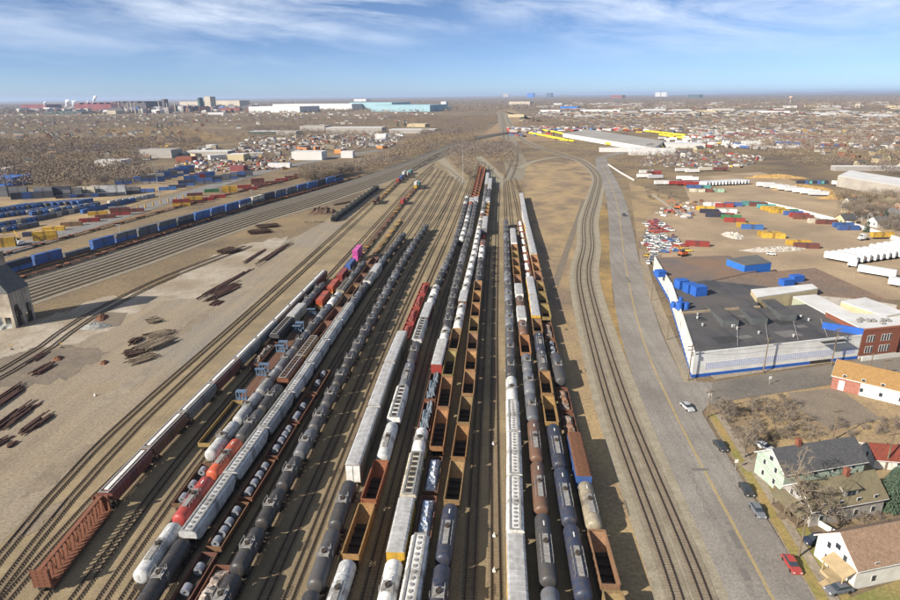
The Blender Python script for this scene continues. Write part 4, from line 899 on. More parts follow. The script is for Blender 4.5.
def bundle(Lb, wb, hb, m, n=None):
    def f():
        mb = MB(); rg = random.Random(int(Lb*7+wb*3)); rows = max(1, int(hb/0.25)); cols = max(2, int(wb/0.42))
        for r in range(rows):
            for c in range(cols):
                if r == rows-1 and rg.random() < 0.3: continue
                x = -wb/2+(c+0.5)*wb/cols; s = rg.uniform(-0.18, 0.18)*Lb; a = rg.uniform(-0.03, 0.03); z = r*0.25; hl = Lb*0.5*rg.uniform(0.35, 1.0)
                if r == rows-1: s *= 1.5
                mb.loft([[(x-0.15+a*y, y+s, z), (x+0.15+a*y, y+s, z), (x+0.15+a*y, y+s, z+0.23), (x-0.15+a*y, y+s, z+0.23)] for y in (-hl, hl)])
        return mb.build('timber_stack', m)
    return f
OLDT = surf('creosoted timber', (0.06, 0.038, 0.028), (0.10, 0.06, 0.04), 0.95, 1.5)
PALT = surf('weathered timber', (0.28, 0.22, 0.15), (0.17, 0.13, 0.09), 0.95, 1.2)
RLT = surf('old rails', (0.10, 0.05, 0.035), (0.06, 0.035, 0.03), 0.9, 2)
BN = [('rail', (-8, 408), (22, 387), 4.5, 0.9, 'long dark rail stack at the left edge'), ('rail', (-4, 432), (34, 404), 4, 0.9, 'longest dark rail stack in the left dirt lot'), ('rail', (20, 417), (44, 402), 1.2, 0.5, 'thin dark rail row right of the longest stack'), ('rail', (24, 434), (50, 415), 3.2, 0.8, 'dark rail stack lowest in the left dirt lot'),
      ('rail', (-6, 447), (12, 437), 2.4, 0.6, 'short rail stack cut off by left edge'), ('rail', (33, 376), (54, 364), 3.4, 0.9, 'dark rail stack below the old siding'), ('rail', (27, 365), (50, 351), 2.2, 0.5, 'loose rails beside the old siding'), ('rail', (5, 449), (16, 443), 1.8, 0.5, 'small red brown rail stack at lower left'),
      ('tie', (126, 356), (146, 352), 6, 1.4, 'dark square tie stack'), ('pale', (140, 352), (170, 340), 7, 1.5, 'olive brown tie stack'), ('pale', (130, 364), (156, 356), 5, 1.2, 'lowest pale tie stack'), ('tie', (130, 345), (142, 338), 3, 1.2, 'small rusty tie stack'), ('pale', (148, 338), (174, 332), 5, 1.0, 'pale broken timber pile'), ('pale', (148, 323), (160, 320), 6, 1.0, 'small pale concrete tie stack'),
      ('rail', (196, 300), (246, 272), 3.0, 0.7, 'long dark rail row behind the pale ground'), ('rail', (206, 302), (236, 288), 3.4, 0.9, 'wide brown rail stack on pale ground'), ('rail', (215, 294), (240, 283), 4.5, 0.7, 'scattered brown rail stack'), ('rail', (246, 262), (268, 248), 2.2, 0.5, 'thin rail row in front of timber'), ('rail', (260, 263), (288, 245), 3.4, 0.9, 'dark rail stack nearest the curved tracks'), ('rail', (213, 306), (222, 300), 4, 0.7, 'short rusty rail stack'),
      ('tie', (222, 254), (236, 250), 9, 1.6, 'low dark tie stack'), ('tie', (250, 234), (270, 232), 7, 2.0, 'long brown tie stack'), ('tie', (258, 228), (278, 226), 8, 1.6, 'dark jumbled tie stack behind'), ('pale', (305, 222), (322, 222), 5, 1.2, 'long low pale tie stack'), ('tie', (336, 205), (350, 202), 5, 0.7, 'small flat timber stack')]
for t, a, b, w, h, lab in BN:
    pa, pb = G(*a), G(*b); Lb = math.hypot(pb[0]-pa[0], pb[1]-pa[1]); m = {'rail': RLT, 'tie': OLDT, 'pale': PALT}[t]
    o = bundle(Lb, w, h, m)(); o.location = ((pa[0]+pb[0])/2, (pa[1]+pb[1])/2, 0.1); o.rotation_euler.z = -math.atan2(pb[0]-pa[0], pb[1]-pa[1]); o.name = 'rail_stack' if t == 'rail' else 'tie_stack'
    tag(o, lab, 'rail stack' if t == 'rail' else 'tie stack', 'stacks of old track material')
pa, pb = G(333, 222), G(377, 189); nseg = 12
for k in range(nseg):
    t = (k+0.5)/nseg; Lb = math.hypot(pb[0]-pa[0], pb[1]-pa[1])/nseg
    o = put(('wallstack', 1), bundle(Lb*0.97, 4.2, 3.6, surf('black timber', (0.05, 0.055, 0.05), (0.09, 0.085, 0.075), 0.95, 0.8)), (pa[0]+(pb[0]-pa[0])*t+random.uniform(-.5, .5), pa[1]+(pb[1]-pa[1])*t, 0.05), -math.atan2(pb[0]-pa[0], pb[1]-pa[1]))
    o.name = 'tie_stack'; tag(o, f"high black timber stack, {ordn(k+1)} from the near end of the black wall of ties", 'tie stack', 'black tie stacks in a long wall')
# ------------------------------------------------------------------ road vehicles
def car(kind='sedan'):
    def f():
        root = empty('parked_car'); L_, w = 4.6, 0.88; b = MB()
        suv = kind == 'suv'; hb = 0.95 if not suv else 1.05; ht = 1.42 if not suv else 1.72
        prof = [(-L_/2, 0.45), (-L_/2+0.05, hb*0.8), (-L_/2+0.9, hb), (L_/2-1.0, hb), (L_/2-0.1, hb*0.82), (L_/2, 0.5)]
        R = []
        for y, z in prof: R.append([(-w, y, 0.28), (w, y, 0.28), (w, y, z-0.08), (w*0.9, y, z), (-w*0.9, y, z), (-w, y, z-0.08)])
        b.loft(R); b.build('body', CLEAN, root)
        y0, y1 = (-1.05, 1.75) if not suv else (-1.1, 2.1)
        g = MB(); g.loft([[(-w*0.88, y0, hb), (w*0.88, y0, hb), (w*0.88, y1, hb), (-w*0.88, y1, hb)], [(-w*0.7, y0+0.65, ht-0.05), (w*0.7, y0+0.65, ht-0.05), (w*0.7, y1-0.5, ht-0.05), (-w*0.7, y1-0.5, ht-0.05)]]); g.build('windows', GLASS, root)
        r = MB(); r.box(-w*0.71, w*0.71, y0+0.68, y1-0.52, ht-0.05, ht); r.build('roof', CLEAN, root)
        for sx in (-1, 1):
            for yy in (-1.4, 1.4): wl = MB(); wl.cyl((sx*0.66, yy, 0.33), (sx*0.9, yy, 0.33), 0.33, None, 14); wl.build('wheel', TYRE, root)
            h = MB(); h.box(min(sx*0.45, sx*0.8), max(sx*0.45, sx*0.8), -L_/2-0.01, -L_/2+0.06, 0.55, 0.7); h.build('headlight', WHITE, root)
        return root
    return f
def roadrz(px, py):
    x, y = G(px, py); return -0.06
for px, py, c, k, lab, rz in ((687, 409, 'silver', 'sedan', 'silver blue car on the road just before the junction', 0.25), (720, 448, 'black', 'sedan', 'black car parked at the kerb beside the bare trees', 0.12), (746, 492, 'black', 'sedan', 'small black car parked at the kerb by the green house', 0.0), (757, 513, 'slate', 'sedan', 'grey blue car parked at the kerb behind the small black car', 0.0), (791, 567, 'red', 'sedan', 'red convertible parked at the kerb by the pole', 0.0), (815, 543, 'navy', 'suv', 'dark blue minivan parked beside the white gabled house', -1.35), (764, 449, 'white', 'sedan', 'white car parked in the driveway beside the green house', 0.6), (624, 216, 'black', 'suv', 'dark van driving far up the empty road', 0.0), (838, 592, 'slate', 'sedan', 'grey car behind the porch steps of the white house', -1.3), (771, 255, 'white', 'sedan', 'white car beside the blue rooftop building', 1.2)):
    x, y = G(px, py); o = put(('car', k), car(k), (x, y, 0.13), rz, C[c]); tag(o, lab, 'car')
def trailer(L_=14.6):
    def f():
        root = empty('semi_trailer'); b = MB(); b.box(-1.28, 1.28, -L_/2, L_/2, 1.1, 4.0); b.build('body', CLEAN, root)
        r = MB(); r.box(-1.3, 1.3, -L_/2-0.01, L_/2+0.01, 4.0, 4.06); r.build('roof', CLEAN, root)
        g = MB(); g.box(-1.15, 1.15, -L_/2+0.6, -L_/2+4.2, 0.8, 1.1); g.box(-1.1, -0.95, L_/2-3.2, L_/2-3, 0.1, 1.1); g.box(0.95, 1.1, L_/2-3.2, L_/2-3, 0.1, 1.1); g.build('chassis', STEEL, root)
        for sx in (-1, 1):
            for yy in (1.3, 2.6): w = MB(); w.cyl((sx*0.6, -L_/2+yy, 0.52), (sx*1.22, -L_/2+yy, 0.52), 0.52, None, 12); w.build('wheel', TYRE, root)
        d = MB()
        for sx in (-1, 1): d.box(min(sx*0.04, sx*1.2), max(sx*0.04, sx*1.2), -L_/2-0.06, -L_/2, 1.2, 3.9)
        d.build('rear_door', CLEAN, root); return root
    return f
def tractor():
    root = empty('semi_tractor'); b = MB(); b.box(-1.2, 1.2, 0.2, 2.4, 0.9, 3.6); b.loft([[(-1.0, 2.4, 0.8), (1.0, 2.4, 0.8), (1.0, 2.4, 2.2), (-1.0, 2.4, 2.2)], [(-0.9, 4.0, 0.8), (0.9, 4.0, 0.8), (0.9, 4.0, 1.9), (-0.9, 4.0, 1.9)]]); b.build('cab', CLEAN, root)
    g = MB(); g.box(-1.05, 1.05, 2.3, 2.46, 2.3, 3.2); g.build('windscreen', GLASS, root)
    f = MB(); f.box(-0.5, 0.5, -3, 3.5, 0.6, 0.9); f.build('chassis', STEEL, root)
    for sx in (-1, 1):
        for yy in (-2.2, -0.9, 3.0): w = MB(); w.cyl((sx*0.7, yy, 0.52), (sx*1.2, yy, 0.52), 0.52, None, 12); w.build('wheel', TYRE, root)
    return root
def trl(px, py, c, ang, lab, grp='white trailers on the right hand lots', h=0.0, L_=14.6):
    x, y = G(px, py); o = put(('trl', L_), trailer(L_), (x, y, 0.06), math.radians(ang), C[c]); tag(o, lab, 'trailer', grp)
def trow(p0, p1, n, cols, ang, what, L_=14.6):
    a, b = G(*p0), G(*p1)
    for i in range(n):
        t = i/max(1, n-1); c = cols[i % len(cols)]; o = put(('trl', L_), trailer(L_), (a[0]+(b[0]-a[0])*t, a[1]+(b[1]-a[1])*t, 0.06), math.radians(ang)+random.uniform(-.02, .02), C[c]); tag(o, f"{cn(c)} box trailer, {ordn(i+1)} from left in {what}", 'trailer', 'trailers in '+what)
trow((840, 262), (884, 256), 8, ['white'], 42, 'the long white trailer row behind the warehouse')
trow((885, 254), (925, 247), 7, ['white'], 42, 'the white row at the right edge')
trl(876, 276, 'white', 48, 'white box trailer coupled to the white semi tractor'); x, y = G(857, 268); tag(put('tractor', tractor, (x, y, 0.06), math.radians(48), C['white']), 'white semi tractor coupled to a long white trailer', 'truck')
trl(908, 289, 'white', 48, 'white box trailer cut off by the right edge')
x, y = G(864, 240); tag(put('tractor', tractor, (x, y, 0.06), math.radians(110), C['white']), 'white semi tractor ahead of the yellow container', 'truck')
for i, (px, py, c, a) in enumerate(((881, 239, 'yellow', 110), (848, 230, 'blue', 106), (843, 227, 'brightblue', 106), (826, 224, 'maroon', 100), (818, 223, 'cream', 100), (803, 219, 'maroon', 100), (799, 217, 'red', 100), (793, 215, 'blue', 100), (788, 213, 'green', 100), (779, 213, 'yellow', 100), (775, 211, 'yellow', 100), (770, 210, 'yellow', 100), (766, 208, 'teal', 100), (758, 206, 'maroon', 100), (750, 205, 'teal', 100),
        (752, 229, 'brightblue', 96), (747, 227, 'yellow', 96), (773, 238, 'yellow', 96), (769, 236, 'yellow', 96), (806, 248, 'maroon', 96), (798, 245, 'yellow', 96), (734, 222, 'red', 96), (731, 219, 'green', 96), (724, 217, 'red', 96), (727, 213, 'white', 96), (709, 213, 'navy', 96), (705, 210, 'yellow', 96), (724, 207, 'red', 96), (712, 206, 'white', 96), (733, 206, 'blue', 96), (715, 217, 'navy', 96),
        (697, 192, 'cream', 96), (705, 192, 'maroon', 96), (716, 192, 'palegreen', 96), (694, 188, 'blue', 96), (703, 188, 'teal', 96))):
    x, y = G(px, py); o = put(('cont', 12.2), container(12.2, 2.7), (x, y, 0.08 if i else 1.3), math.radians(a-14), C[c])
    tag(o, f"{cn(c)} shipping container at {['the right edge behind a semi', 'the fence line', 'the open gravel lot', 'the lot centre', 'the trailer lot'][0 if i == 0 else 1 if i < 15 else 2 if i < 21 else 3 if i < 31 else 4]}, {ordn(i+1)} from the right edge", 'shipping container', 'containers on the right hand gravel lot')
trow((662, 185), (672, 185), 2, ['white', 'white'], 96, 'the pair left of the red trailers')
trow((676, 185), (692, 186), 3, ['red'], 96, 'the red trailer trio')
trow((700, 186), (742, 184), 14, ['white', 'silver', 'white'], 60, 'the packed white trailer block', 12)
trow((646, 174), (654, 175), 2, ['white', 'red'], 96, 'the white and red pair by the scrub')
trow((644, 178), (655, 179), 2, ['white', 'silver'], 96, 'the pair below the scrub'); trow((682, 172), (692, 173), 2, ['white'], 96, 'the white pair further back'); trow((705, 171), (720, 171), 2, ['cream', 'maroon'], 96, 'the cream and maroon pair')
trow((765, 187), (818, 196), 8, ['white', 'silver', 'white'], 78, 'the white trailer line beyond the lot'); trow((840, 186), (858, 189), 3, ['white', 'grey'], 30, 'the trailers by the big shed')
trow((684, 180), (690, 181), 2, ['white', 'white'], 90, 'the white pair behind the red trio')
# junk yard of cars and machines
jc = ['white', 'white', 'white', 'silver', 'grey', 'red', 'white', 'blue', 'yellow', 'silver']
zones = [([(645, 236), (672, 236), (690, 252), (652, 253), (645, 248)], 55, jc, 'the packed row beside the road fence'), ([(645, 222), (660, 221), (672, 232), (646, 234)], 24, ['red', 'red', 'orange', 'white'], 'the red cluster by the road'), ([(646, 256), (655, 256), (656, 264), (648, 264)], 8, ['grey', 'white', 'yellow'], 'the corner behind the dark roof')]
for zi, (poly, n, cols, wh) in enumerate(zones):
    W_ = [G(*p) for p in poly]; xs_ = [p[0] for p in W_]; ys_ = [p[1] for p in W_]; k = 0; placed = []
    tries = 0
    while k < n and tries < 5000:
        tries += 1; x, y = random.uniform(min(xs_), max(xs_)), random.uniform(min(ys_), max(ys_))
        if not inpoly(x, y, W_) or any((x-a)**2+(y-b)**2 < 14 for a, b in placed): continue
        placed.append((x, y)); c = random.choice(cols); kk = random.choice(['sedan', 'suv']); o = put(('car', kk), car(kk), (x, y, 0.06), random.choice([1.2, 1.35, -0.2, 1.3])+random.uniform(-.1, .1), C[c]); k += 1
        tag(o, f"{cn(c)} scrapped car parked in {wh}", 'car', f"{cn(c)} scrapped cars in {wh}")
def digger():
    root = empty('excavator'); b = MB(); b.box(-1.3, 1.3, -2, 2, 1.1, 2.4); b.build('body', surf('orange machine', (0.55, 0.12, 0.03), (0.4, 0.1, 0.04), 0.6, 1), root)
    for s in (-1, 1): t = MB(); t.box(min(s*0.9, s*1.5), max(s*0.9, s*1.5), -2.1, 2.1, 0, 1.0); t.build('crawler', TYRE, root)
    c = MB(); c.box(-1.2, -0.1, 0.3, 1.9, 2.4, 3.6); c.build('cab', GLASS, root)
    a = MB(); a.bar((0.3, 1.5, 2.2), (0.3, 4.5, 6.5), 0.4); a.bar((0.3, 4.5, 6.5), (0.3, 8, 5.0), 0.3); a.bar((0.3, 8, 5), (0.3, 8.4, 1.5), 0.3); a.build('boom', MATS['orange machine'], root); return root
for px, py, rz, lab in ((678, 209, 0.9, 'orange excavator with raised boom at the head of the gravel lot'), (683, 256, 2.0, 'orange excavator beside the scrap timber')):
    tag(put('digger', digger, (*G(px, py), 0.05), rz), lab, 'excavator')
o = put(('cont', 12.2), container(), (*G(697, 246), 0.1), math.radians(80), C['red']); tag(o, 'single red container alone below the scrapped cars', 'shipping container')
mound('rubble_pile', 733, 236, 12, 16, 1.6, surf('white rubble', (0.55, 0.52, 0.46), (0.30, 0.25, 0.2), 1, 0.7, bump=0.6), 0, 'white rubble heap on the gravel lot', 21, 'rubble', 0.6)
mound('rubble_pile', 775, 250, 36, 9, 1.5, MATS['white rubble'], 10, 'long pale rubble heap behind the blue building', 22, 'rubble', 0.6)
mound('rubble_pile', 668, 262, 30, 3, 1.0, PALT, 10, 'long timber scrap heap against the dark roof', 23, 'rubble', 0.6)
# ------------------------------------------------------------------ buildings
def extrude(name, pts, z0, z1, mw, parent=None, mr=None, color=None, rname='roof', par=0.0):
    a = sum(pts[i][0]*pts[(i+1) % len(pts)][1]-pts[(i+1) % len(pts)][0]*pts[i][1] for i in range(len(pts)))
    if a < 0: pts = pts[::-1]
    n = len(pts); mb = MB(); mb.loft([[(x, y, z0) for x, y in pts], [(x, y, z1) for x, y in pts]], caps=True)
    o = mb.build(name, mw, parent, color)
    if mr:
        rb = MB(); cx, cy = sum(p[0] for p in pts)/n, sum(p[1] for p in pts)/n
        rb.loft([[(x, y, z1+0.02) for x, y in pts], [(x, y, z1+0.3) for x, y in pts]]); rb.build(rname, mr, parent)
    return o
def wallseg(mb, a, b, z0, z1, out, m=0, t=0.06):
    "thin slab standing proud of the wall from a to b"
    dx, dy = b[0]-a[0], b[1]-a[1]; l = math.hypot(dx, dy); nx, ny = dy/l, -dx/l
    q = [(a[0]+nx*out, a[1]+ny*out), (b[0]+nx*out, b[1]+ny*out), (b[0]-nx*(t), b[1]-ny*(t)), (a[0]-nx*(t), a[1]-ny*(t))]
    mb.loft([[(x, y, z0) for x, y in q], [(x, y, z1) for x, y in q]], m)
def lerp(a, b, t): return (a[0]+(b[0]-a[0])*t, a[1]+(b[1]-a[1])*t)
WHW = surf('painted white wall', (0.66, 0.66, 0.64), (0.56, 0.56, 0.53), 0.7, 0.4, (0.50, 0.48, 0.43), fine=0)
BLU = surf('blue paint', (0.03, 0.11, 0.42), (0.02, 0.09, 0.34), 0.6, 0.5)
DRF = surf('dark tar roof', (0.052, 0.052, 0.055), (0.085, 0.083, 0.082), 0.95, 0.15, (0.12, 0.105, 0.09), big=0.05, streak=(8, 0.35, (1, 0.06, 1), 0.6, (0.11, 0.10, 0.09)))
WRF = surf('white membrane roof', (0.62, 0.62, 0.61), (0.48, 0.47, 0.45), 0.7, 0.15, (0.55, 0.53, 0.50))
root = empty('warehouse', (61, 165, 0)); RX, RY = 61, 165
def loc(pts): return [(x-RX, y-RY) for x, y in pts]
b1 = loc([(60.5, 165), (116.5, 181), (119, 212), (66.8, 198.5)]); extrude('front_hall', b1, 0, 7.7, WHW, root, DRF)
b2 = loc([(66.8, 198.7), (94, 205.6), (110, 233), (90, 241), (73.6, 236)]); extrude('middle_hall', b2, 0, 7.2, WHW, root, DRF)
b3 = loc([(73.7, 236.3), (90, 241.4), G(757, 271.5, 6.6), G(729, 256, 6.6), (78, 279)]); extrude('rear_hall', b3, 0, 6.6, WHW, root, surf('mixed grey roof', (0.11, 0.10, 0.10), (0.15, 0.12, 0.10), 0.95, 0.15, (0.20, 0.13, 0.085), big=0.04))
A_, B_, C_, D_ = loc([(60.5, 165), (116.5, 181), (66.8, 198.5), (73.6, 236)])
E_ = loc([(78, 279)])[0]
st = MB(); wallseg(st, A_, B_, 0.0, 1.1, 0.05); wallseg(st, C_, A_, 0, 1.1, 0.05); wallseg(st, D_, C_, 0, 1.1, 0.05); wallseg(st, E_, D_, 0, 1.1, 0.05); st.build('base_stripe', BLU, root)
wb = MB(); wallseg(wb, lerp(A_, B_, 0.07), lerp(A_, B_, 0.84), 2.4, 4.5, 0.04); wallseg(wb, lerp(A_, B_, 0.89), lerp(A_, B_, 0.975), 2.2, 4.2, 0.04)
wb.build('window_band', surf('glass block', (0.42, 0.46, 0.60), (0.34, 0.38, 0.52), 0.4, 1.5), root)
gr = MB()
for t in [0.07+0.77*k/60 for k in range(61)]: wallseg(gr, lerp(A_, B_, t), lerp(A_, B_, t+0.0015), 2.4, 4.5, 0.07)
for z in (2.4, 3.1, 3.8, 4.45): wallseg(gr, lerp(A_, B_, 0.07), lerp(A_, B_, 0.8415), z, z+0.06, 0.065)
gr.build('window_bars', WHITE, root)
pt = MB(); wallseg(pt, A_, B_, 7.7, 8.25, 0.08, t=0.3); wallseg(pt, C_, A_, 7.7, 8.25, 0.08, t=0.3); wallseg(pt, D_, C_, 7.2, 8.0, 0.08, t=0.3); wallseg(pt, E_, D_, 6.6, 7.6, 0.08, t=0.3); pt.build('parapet', WHW, root)
pw = MB(); wallseg(pw, C_, loc([(96, 206.1)])[0], 7.7, 8.7, 0.2, t=0.4); pw.build('party_wall', surf('tan coping', (0.38, 0.30, 0.20), (0.28, 0.22, 0.15), 0.9, 0.5), root)
for a, b in ((A_, C_), (C_, D_), (D_, E_)):
    for k in range(9): pil = MB(); p = lerp(a, b, (k+0.5)/9); q = lerp(a, b, (k+0.5)/9+0.012); wallseg(pil, q, p, 1.1, 6.4, 0.12); pil.build('pilaster', WHW, root)
gd = MB(); wallseg(gd, lerp(A_, B_, 0.70), lerp(A_, B_, 0.83), 0.0, 1.15, 0.09); gd.build('dark_vent_panel', DARK, root)
for px0, px1, py, bx in ((722, 738, 327, (703, 303)), (751, 767, 325, (732, 301)), (780, 796, 321, (760, 299))):
    a = G(px0, py, 8); b = G(px1, py, 8); c = G(bx[0], bx[1], 8); dx, dy = c[0]-a[0], c[1]-a[1]
    q_ = loc([a, b, (b[0]+dx, b[1]+dy), c]); mm = MB(); mm.add([(*q_[0], 8.0), (*q_[1], 8.0), (*q_[2], 8.0), (*q_[3], 8.0), (*q_[0], 10.3), (*q_[1], 10.3), (*q_[2], 8.05), (*q_[3], 8.05)], [(0, 1, 5, 4), (1, 2, 6, 5), (3, 0, 4, 7), (2, 3, 7, 6), (3, 2, 1, 0)])
    mo = mm.build('roof_monitor', surf('grey cladding', (0.10, 0.11, 0.11), (0.07, 0.075, 0.075), 0.8, 0.5), root); m2 = MB(); m2.add([(*q_[0], 10.32), (*q_[1], 10.32), (*q_[2], 8.07), (*q_[3], 8.07)], [(0, 1, 2, 3)]); m2.build('monitor_roof', DRF, mo)
tag(root, 'long white warehouse with blue base stripe and dark tar roofs beside the road', 'warehouse')
def blockpx(name, pts, z, z0, mw, mr, lab, cat, col=None):
    w = [G(x, y, z) for x, y in pts]; cx, cy = w[0]; r = empty(name, (cx, cy, 0)); extrude('walls', [(x-cx, y-cy) for x, y in w], z0, z, mw, r, mr, col); tag(r, lab, cat); return r
for i, (px, py, sx, sy, h, zb) in enumerate(((681, 288.5, 4.2, 3.8, 3.6, 7.2), (689.5, 292.5, 4.2, 3.8, 3.6, 7.2), (698, 295.5, 4.8, 3.8, 3.8, 7.2), (660, 276, 3.6, 3.6, 2.4, 6.6))):
    x, y = G(px, py, zb); r = empty('rooftop_unit', (x, y, zb), 0.28); m = MB(); m.box(-sx/2, sx/2, -sy/2, sy/2, 0, h)
    for k in range(6): xx = -sx/2+0.2+(sx-0.4)*k/5; m.box(xx-0.06, xx+0.06, -sy/2-0.06, -sy/2, 0.1, h-0.1)
    m.build('housing', BLU, r); t = MB(); t.box(-sx/2-0.05, sx/2+0.05, -sy/2-0.05, sy/2+0.05, h, h+0.12); t.build('lid', BLU, r)
    tag(r, f"{['leftmost tall', 'middle tall', 'rightmost tall', 'small low'][i]} blue box unit on the warehouse roof", 'rooftop unit', 'blue units on the warehouse roof')
r = empty('rooftop_tanks', (*G(679, 309, 7.5), 7.5)); 
for k, (dx, dy, rr, hh) in enumerate(((0, 0, 1.3, 2.6), (2.4, 0.6, 1.3, 2.2), (-1.6, 1.8, 0.9, 2.0), (1.0, 2.4, 0.8, 3.6))): m = MB(); m.cyl((dx, dy, 0), (dx, dy, hh), rr, rr*0.9, 14); m.build('tank', BLU, r)
tag(r, 'cluster of blue round tanks on the warehouse roof edge', 'rooftop tanks')
c0 = G(744, 272, 6.9); hh = 5.0; w4 = [G(744, 272, 6.9), G(770.5, 269, 6.9), G(756, 261, 6.9), G(726, 265, 6.9)]
r = empty('blue_building', (*c0, 0)); extrude('walls', [(x-c0[0], y-c0[1]) for x, y in w4], 0.0, 6.9+2.7, surf('bright blue cladding', (0.03, 0.15, 0.50), (0.025, 0.12, 0.42), 0.6, 0.4), r, surf('grey flat roof', (0.13, 0.125, 0.12), (0.10, 0.1, 0.1), 0.9, 0.2)); tag(r, 'bright blue flat roofed building behind the white warehouse', 'building')
sr = [G(x, y, 6.3) for x, y in [(704, 277.5), (760, 273), (815, 268.5), (897, 305), (866, 300), (817, 295.5), (793, 297), (742, 297)]]
r = empty('brown_roofed_hall', (*sr[0], 0)); extrude('walls', [(x-sr[0][0], y-sr[0][1]) for x, y in sr], 0, 6.3, GSID, r, surf('brown gravel roof', (0.24, 0.155, 0.10), (0.19, 0.125, 0.085), 1, 0.2, (0.16, 0.125, 0.10), fine=1)); tag(r, 'wide flat brown gravel roofed hall behind the dark roofed warehouse', 'building')
for i, (px, py) in enumerate(((786, 285), (796, 281))):
    x, y = G(px, py, 6.6); m = MB(); m.box(-2.4, 2.4, -1.6, 1.6, 0, 2.4); m.box(-2.5, 2.5, -1.7, 1.7, 2.4, 2.5); q = m.build('rooftop_unit', BLU); q.location = (x, y, 6.6); q.rotation_euler.z = 0.28; tag(q, f"{['left', 'right'][i]} blue unit of two on the brown gravel roof", 'rooftop unit')
PAT = [surf('new tar patch', (0.035, 0.035, 0.037), (0.05, 0.05, 0.05), 0.9, 0.5), surf('pale roof patch', (0.16, 0.15, 0.145), (0.12, 0.115, 0.11), 0.95, 0.5)]
for k in range(9):
    x, y = random.uniform(8, 46), random.uniform(10, 33); a_, b_ = random.uniform(1, 5), random.uniform(0.8, 2.5); m = MB(); z_ = 8.03+0.004*k; c_, s_ = math.cos(0.28), math.sin(0.28); m.add([(x+u*c_-v*s_, y+u*s_+v*c_, z_) for u, v in ((-a_, -b_), (a_, -b_), (a_, b_), (-a_, b_))], [(0, 1, 2, 3)]); m.build('roof_patch', PAT[k % 2], bpy.data.objects['warehouse'])
for k in range(4):
    m = MB(); x = 14+k*10; m.cyl((x, 6+k*2.6, 8.25), (x+6, 22+k*2.6, 8.25), 0.09, None, 6); m.build('roof_pipe', GALV, bpy.data.objects['warehouse'])
for k in range(12):
    x, y = random.uniform(70, 108), random.uniform(176, 200); m = MB(); m.cyl((0, 0, 0), (0, 0, 0.7), 0.3, None, 8); m.cyl((0, 0, 0.7), (0, 0, 0.9), 0.45, 0.3, 8); q = m.build('roof_vent', GALV, bpy.data.objects['warehouse']); q.location = (x-61, y-165, 8.0)
blockpx('low_cream_building', [(757, 298), (818, 289), (812, 284.5), (751, 290)], 9.2, 0, surf('cream wall', (0.50, 0.42, 0.26), (0.42, 0.35, 0.22), 0.8, 0.5), WRF, 'low cream walled building with a white roof behind the dark roofed hall', 'building')
blockpx('long_shed', [(793, 297), (816, 295), (868, 321.5), (841, 323)], 8, 0, surf('pale green wall', (0.38, 0.40, 0.30), (0.30, 0.32, 0.24), 0.8, 0.5), WRF, 'long white roofed shed between the dark roof and the raised white roof', 'building')
blockpx('raised_roof_shed', [(841, 302), (865, 298), (905, 313), (885, 317)], 9.5, 0, MATS['cream wall'], WRF, 'raised white roof with cream edge near the right side', 'building')
root = empty('brick_office', (116.8, 181, 0)); hb = 9.6
ofs = (116.8, 181.0); bw = [(0, 0), (13.8, 3.9), (14.2, 14), (-2.8, 17)]; extrude('walls', bw, 0, hb, BRICK, root, WRF)
wing = [(13.8, 4.6), (32, 9.8), (31, 22), (14.2, 18)]; extrude('wing_walls', wing, 0, hb-0.8, BRICK, root, WRF, rname='wing_roof')
cp = MB(); wallseg(cp, (0, 0), (13.8, 3.9), hb, hb+0.55, 0.12, t=0.3); wallseg(cp, (13.8, 4.6), (32, 9.8), hb-0.8, hb-0.4, 0.12, t=0.3); cp.build('coping', surf('red coping', (0.28, 0.11, 0.07), None, 0.9), root)
ws = MB(); wallseg(ws, (0, 0), (13.8, 3.9), 0, 0.95, 0.07); ws.build('base_stripe', WHW, root)
for t in (0.13, 0.20, 0.27, 0.50, 0.57, 0.64, 0.71):
    for z in (1.9, 5.6):
        f = MB(); wallseg(f, lerp((0, 0), (13.8, 3.9), t), lerp((0, 0), (13.8, 3.9), t+0.055), z-0.1, z+2.2, 0.05); fo = f.build('window_frame', WHITE, root)
        g = MB(); wallseg(g, lerp((0, 0), (13.8, 3.9), t+0.008), lerp((0, 0), (13.8, 3.9), t+0.047), z, z+2.1, 0.08); g.build('pane', GLASS, fo)
for t in (0.06, 0.13, 0.3, 0.45, 0.6, 0.75):
    for z in (1.8, 5.4): g = MB(); wallseg(g, lerp((13.8, 4.6), (32, 9.8), t), lerp((13.8, 4.6), (32, 9.8), t+0.07), z, z+2.1, 0.05); g.build('window', GLASS, root)
dr = MB(); wallseg(dr, lerp((13.8, 4.6), (32, 9.8), 0.2), lerp((13.8, 4.6), (32, 9.8), 0.27), 0, 3, 0.2); dr.build('door_surround', MATS['cream wall'], root)
bp = MB(); wallseg(bp, (-9.6, 5.6), (-0.1, 0.1), 7.8, 10.2, 0.1, t=0.3); bp.build('blue_parapet', BLU, root)
for k in range(7): u_ = MB(); xx = 2+k*1.6; yy = 6+random.uniform(-1, 3); u_.box(xx-0.5, xx+0.5, yy-0.6, yy+0.6, hb+0.3, hb+1.2); u_.build('rooftop_duct', GREYP, root)
tag(root, 'two storey red brick office with white framed windows at the warehouse end', 'brick building')
def stack_():
    r = empty('brick_chimney', (*G(901, 322), 0)); m = MB(); m.cyl((0, 0, 0), (0, 0, 19), 1.7, 1.1, 16); m.build('shaft', surf('orange brick', (0.32, 0.11, 0.06), (0.25, 0.09, 0.05), 0.9, 2), r); return r
tag(stack_(), 'round red brick chimney at the right edge above the office', 'chimney')
bw_ = MB(); a, b = (116.9, 179.2), (150, 188.6); wallseg(bw_, a, b, 0, 1.5, 0.1, t=0.2); tag(bw_.build('low_white_wall', WHW), 'low white wall in front of the red brick office', 'wall')

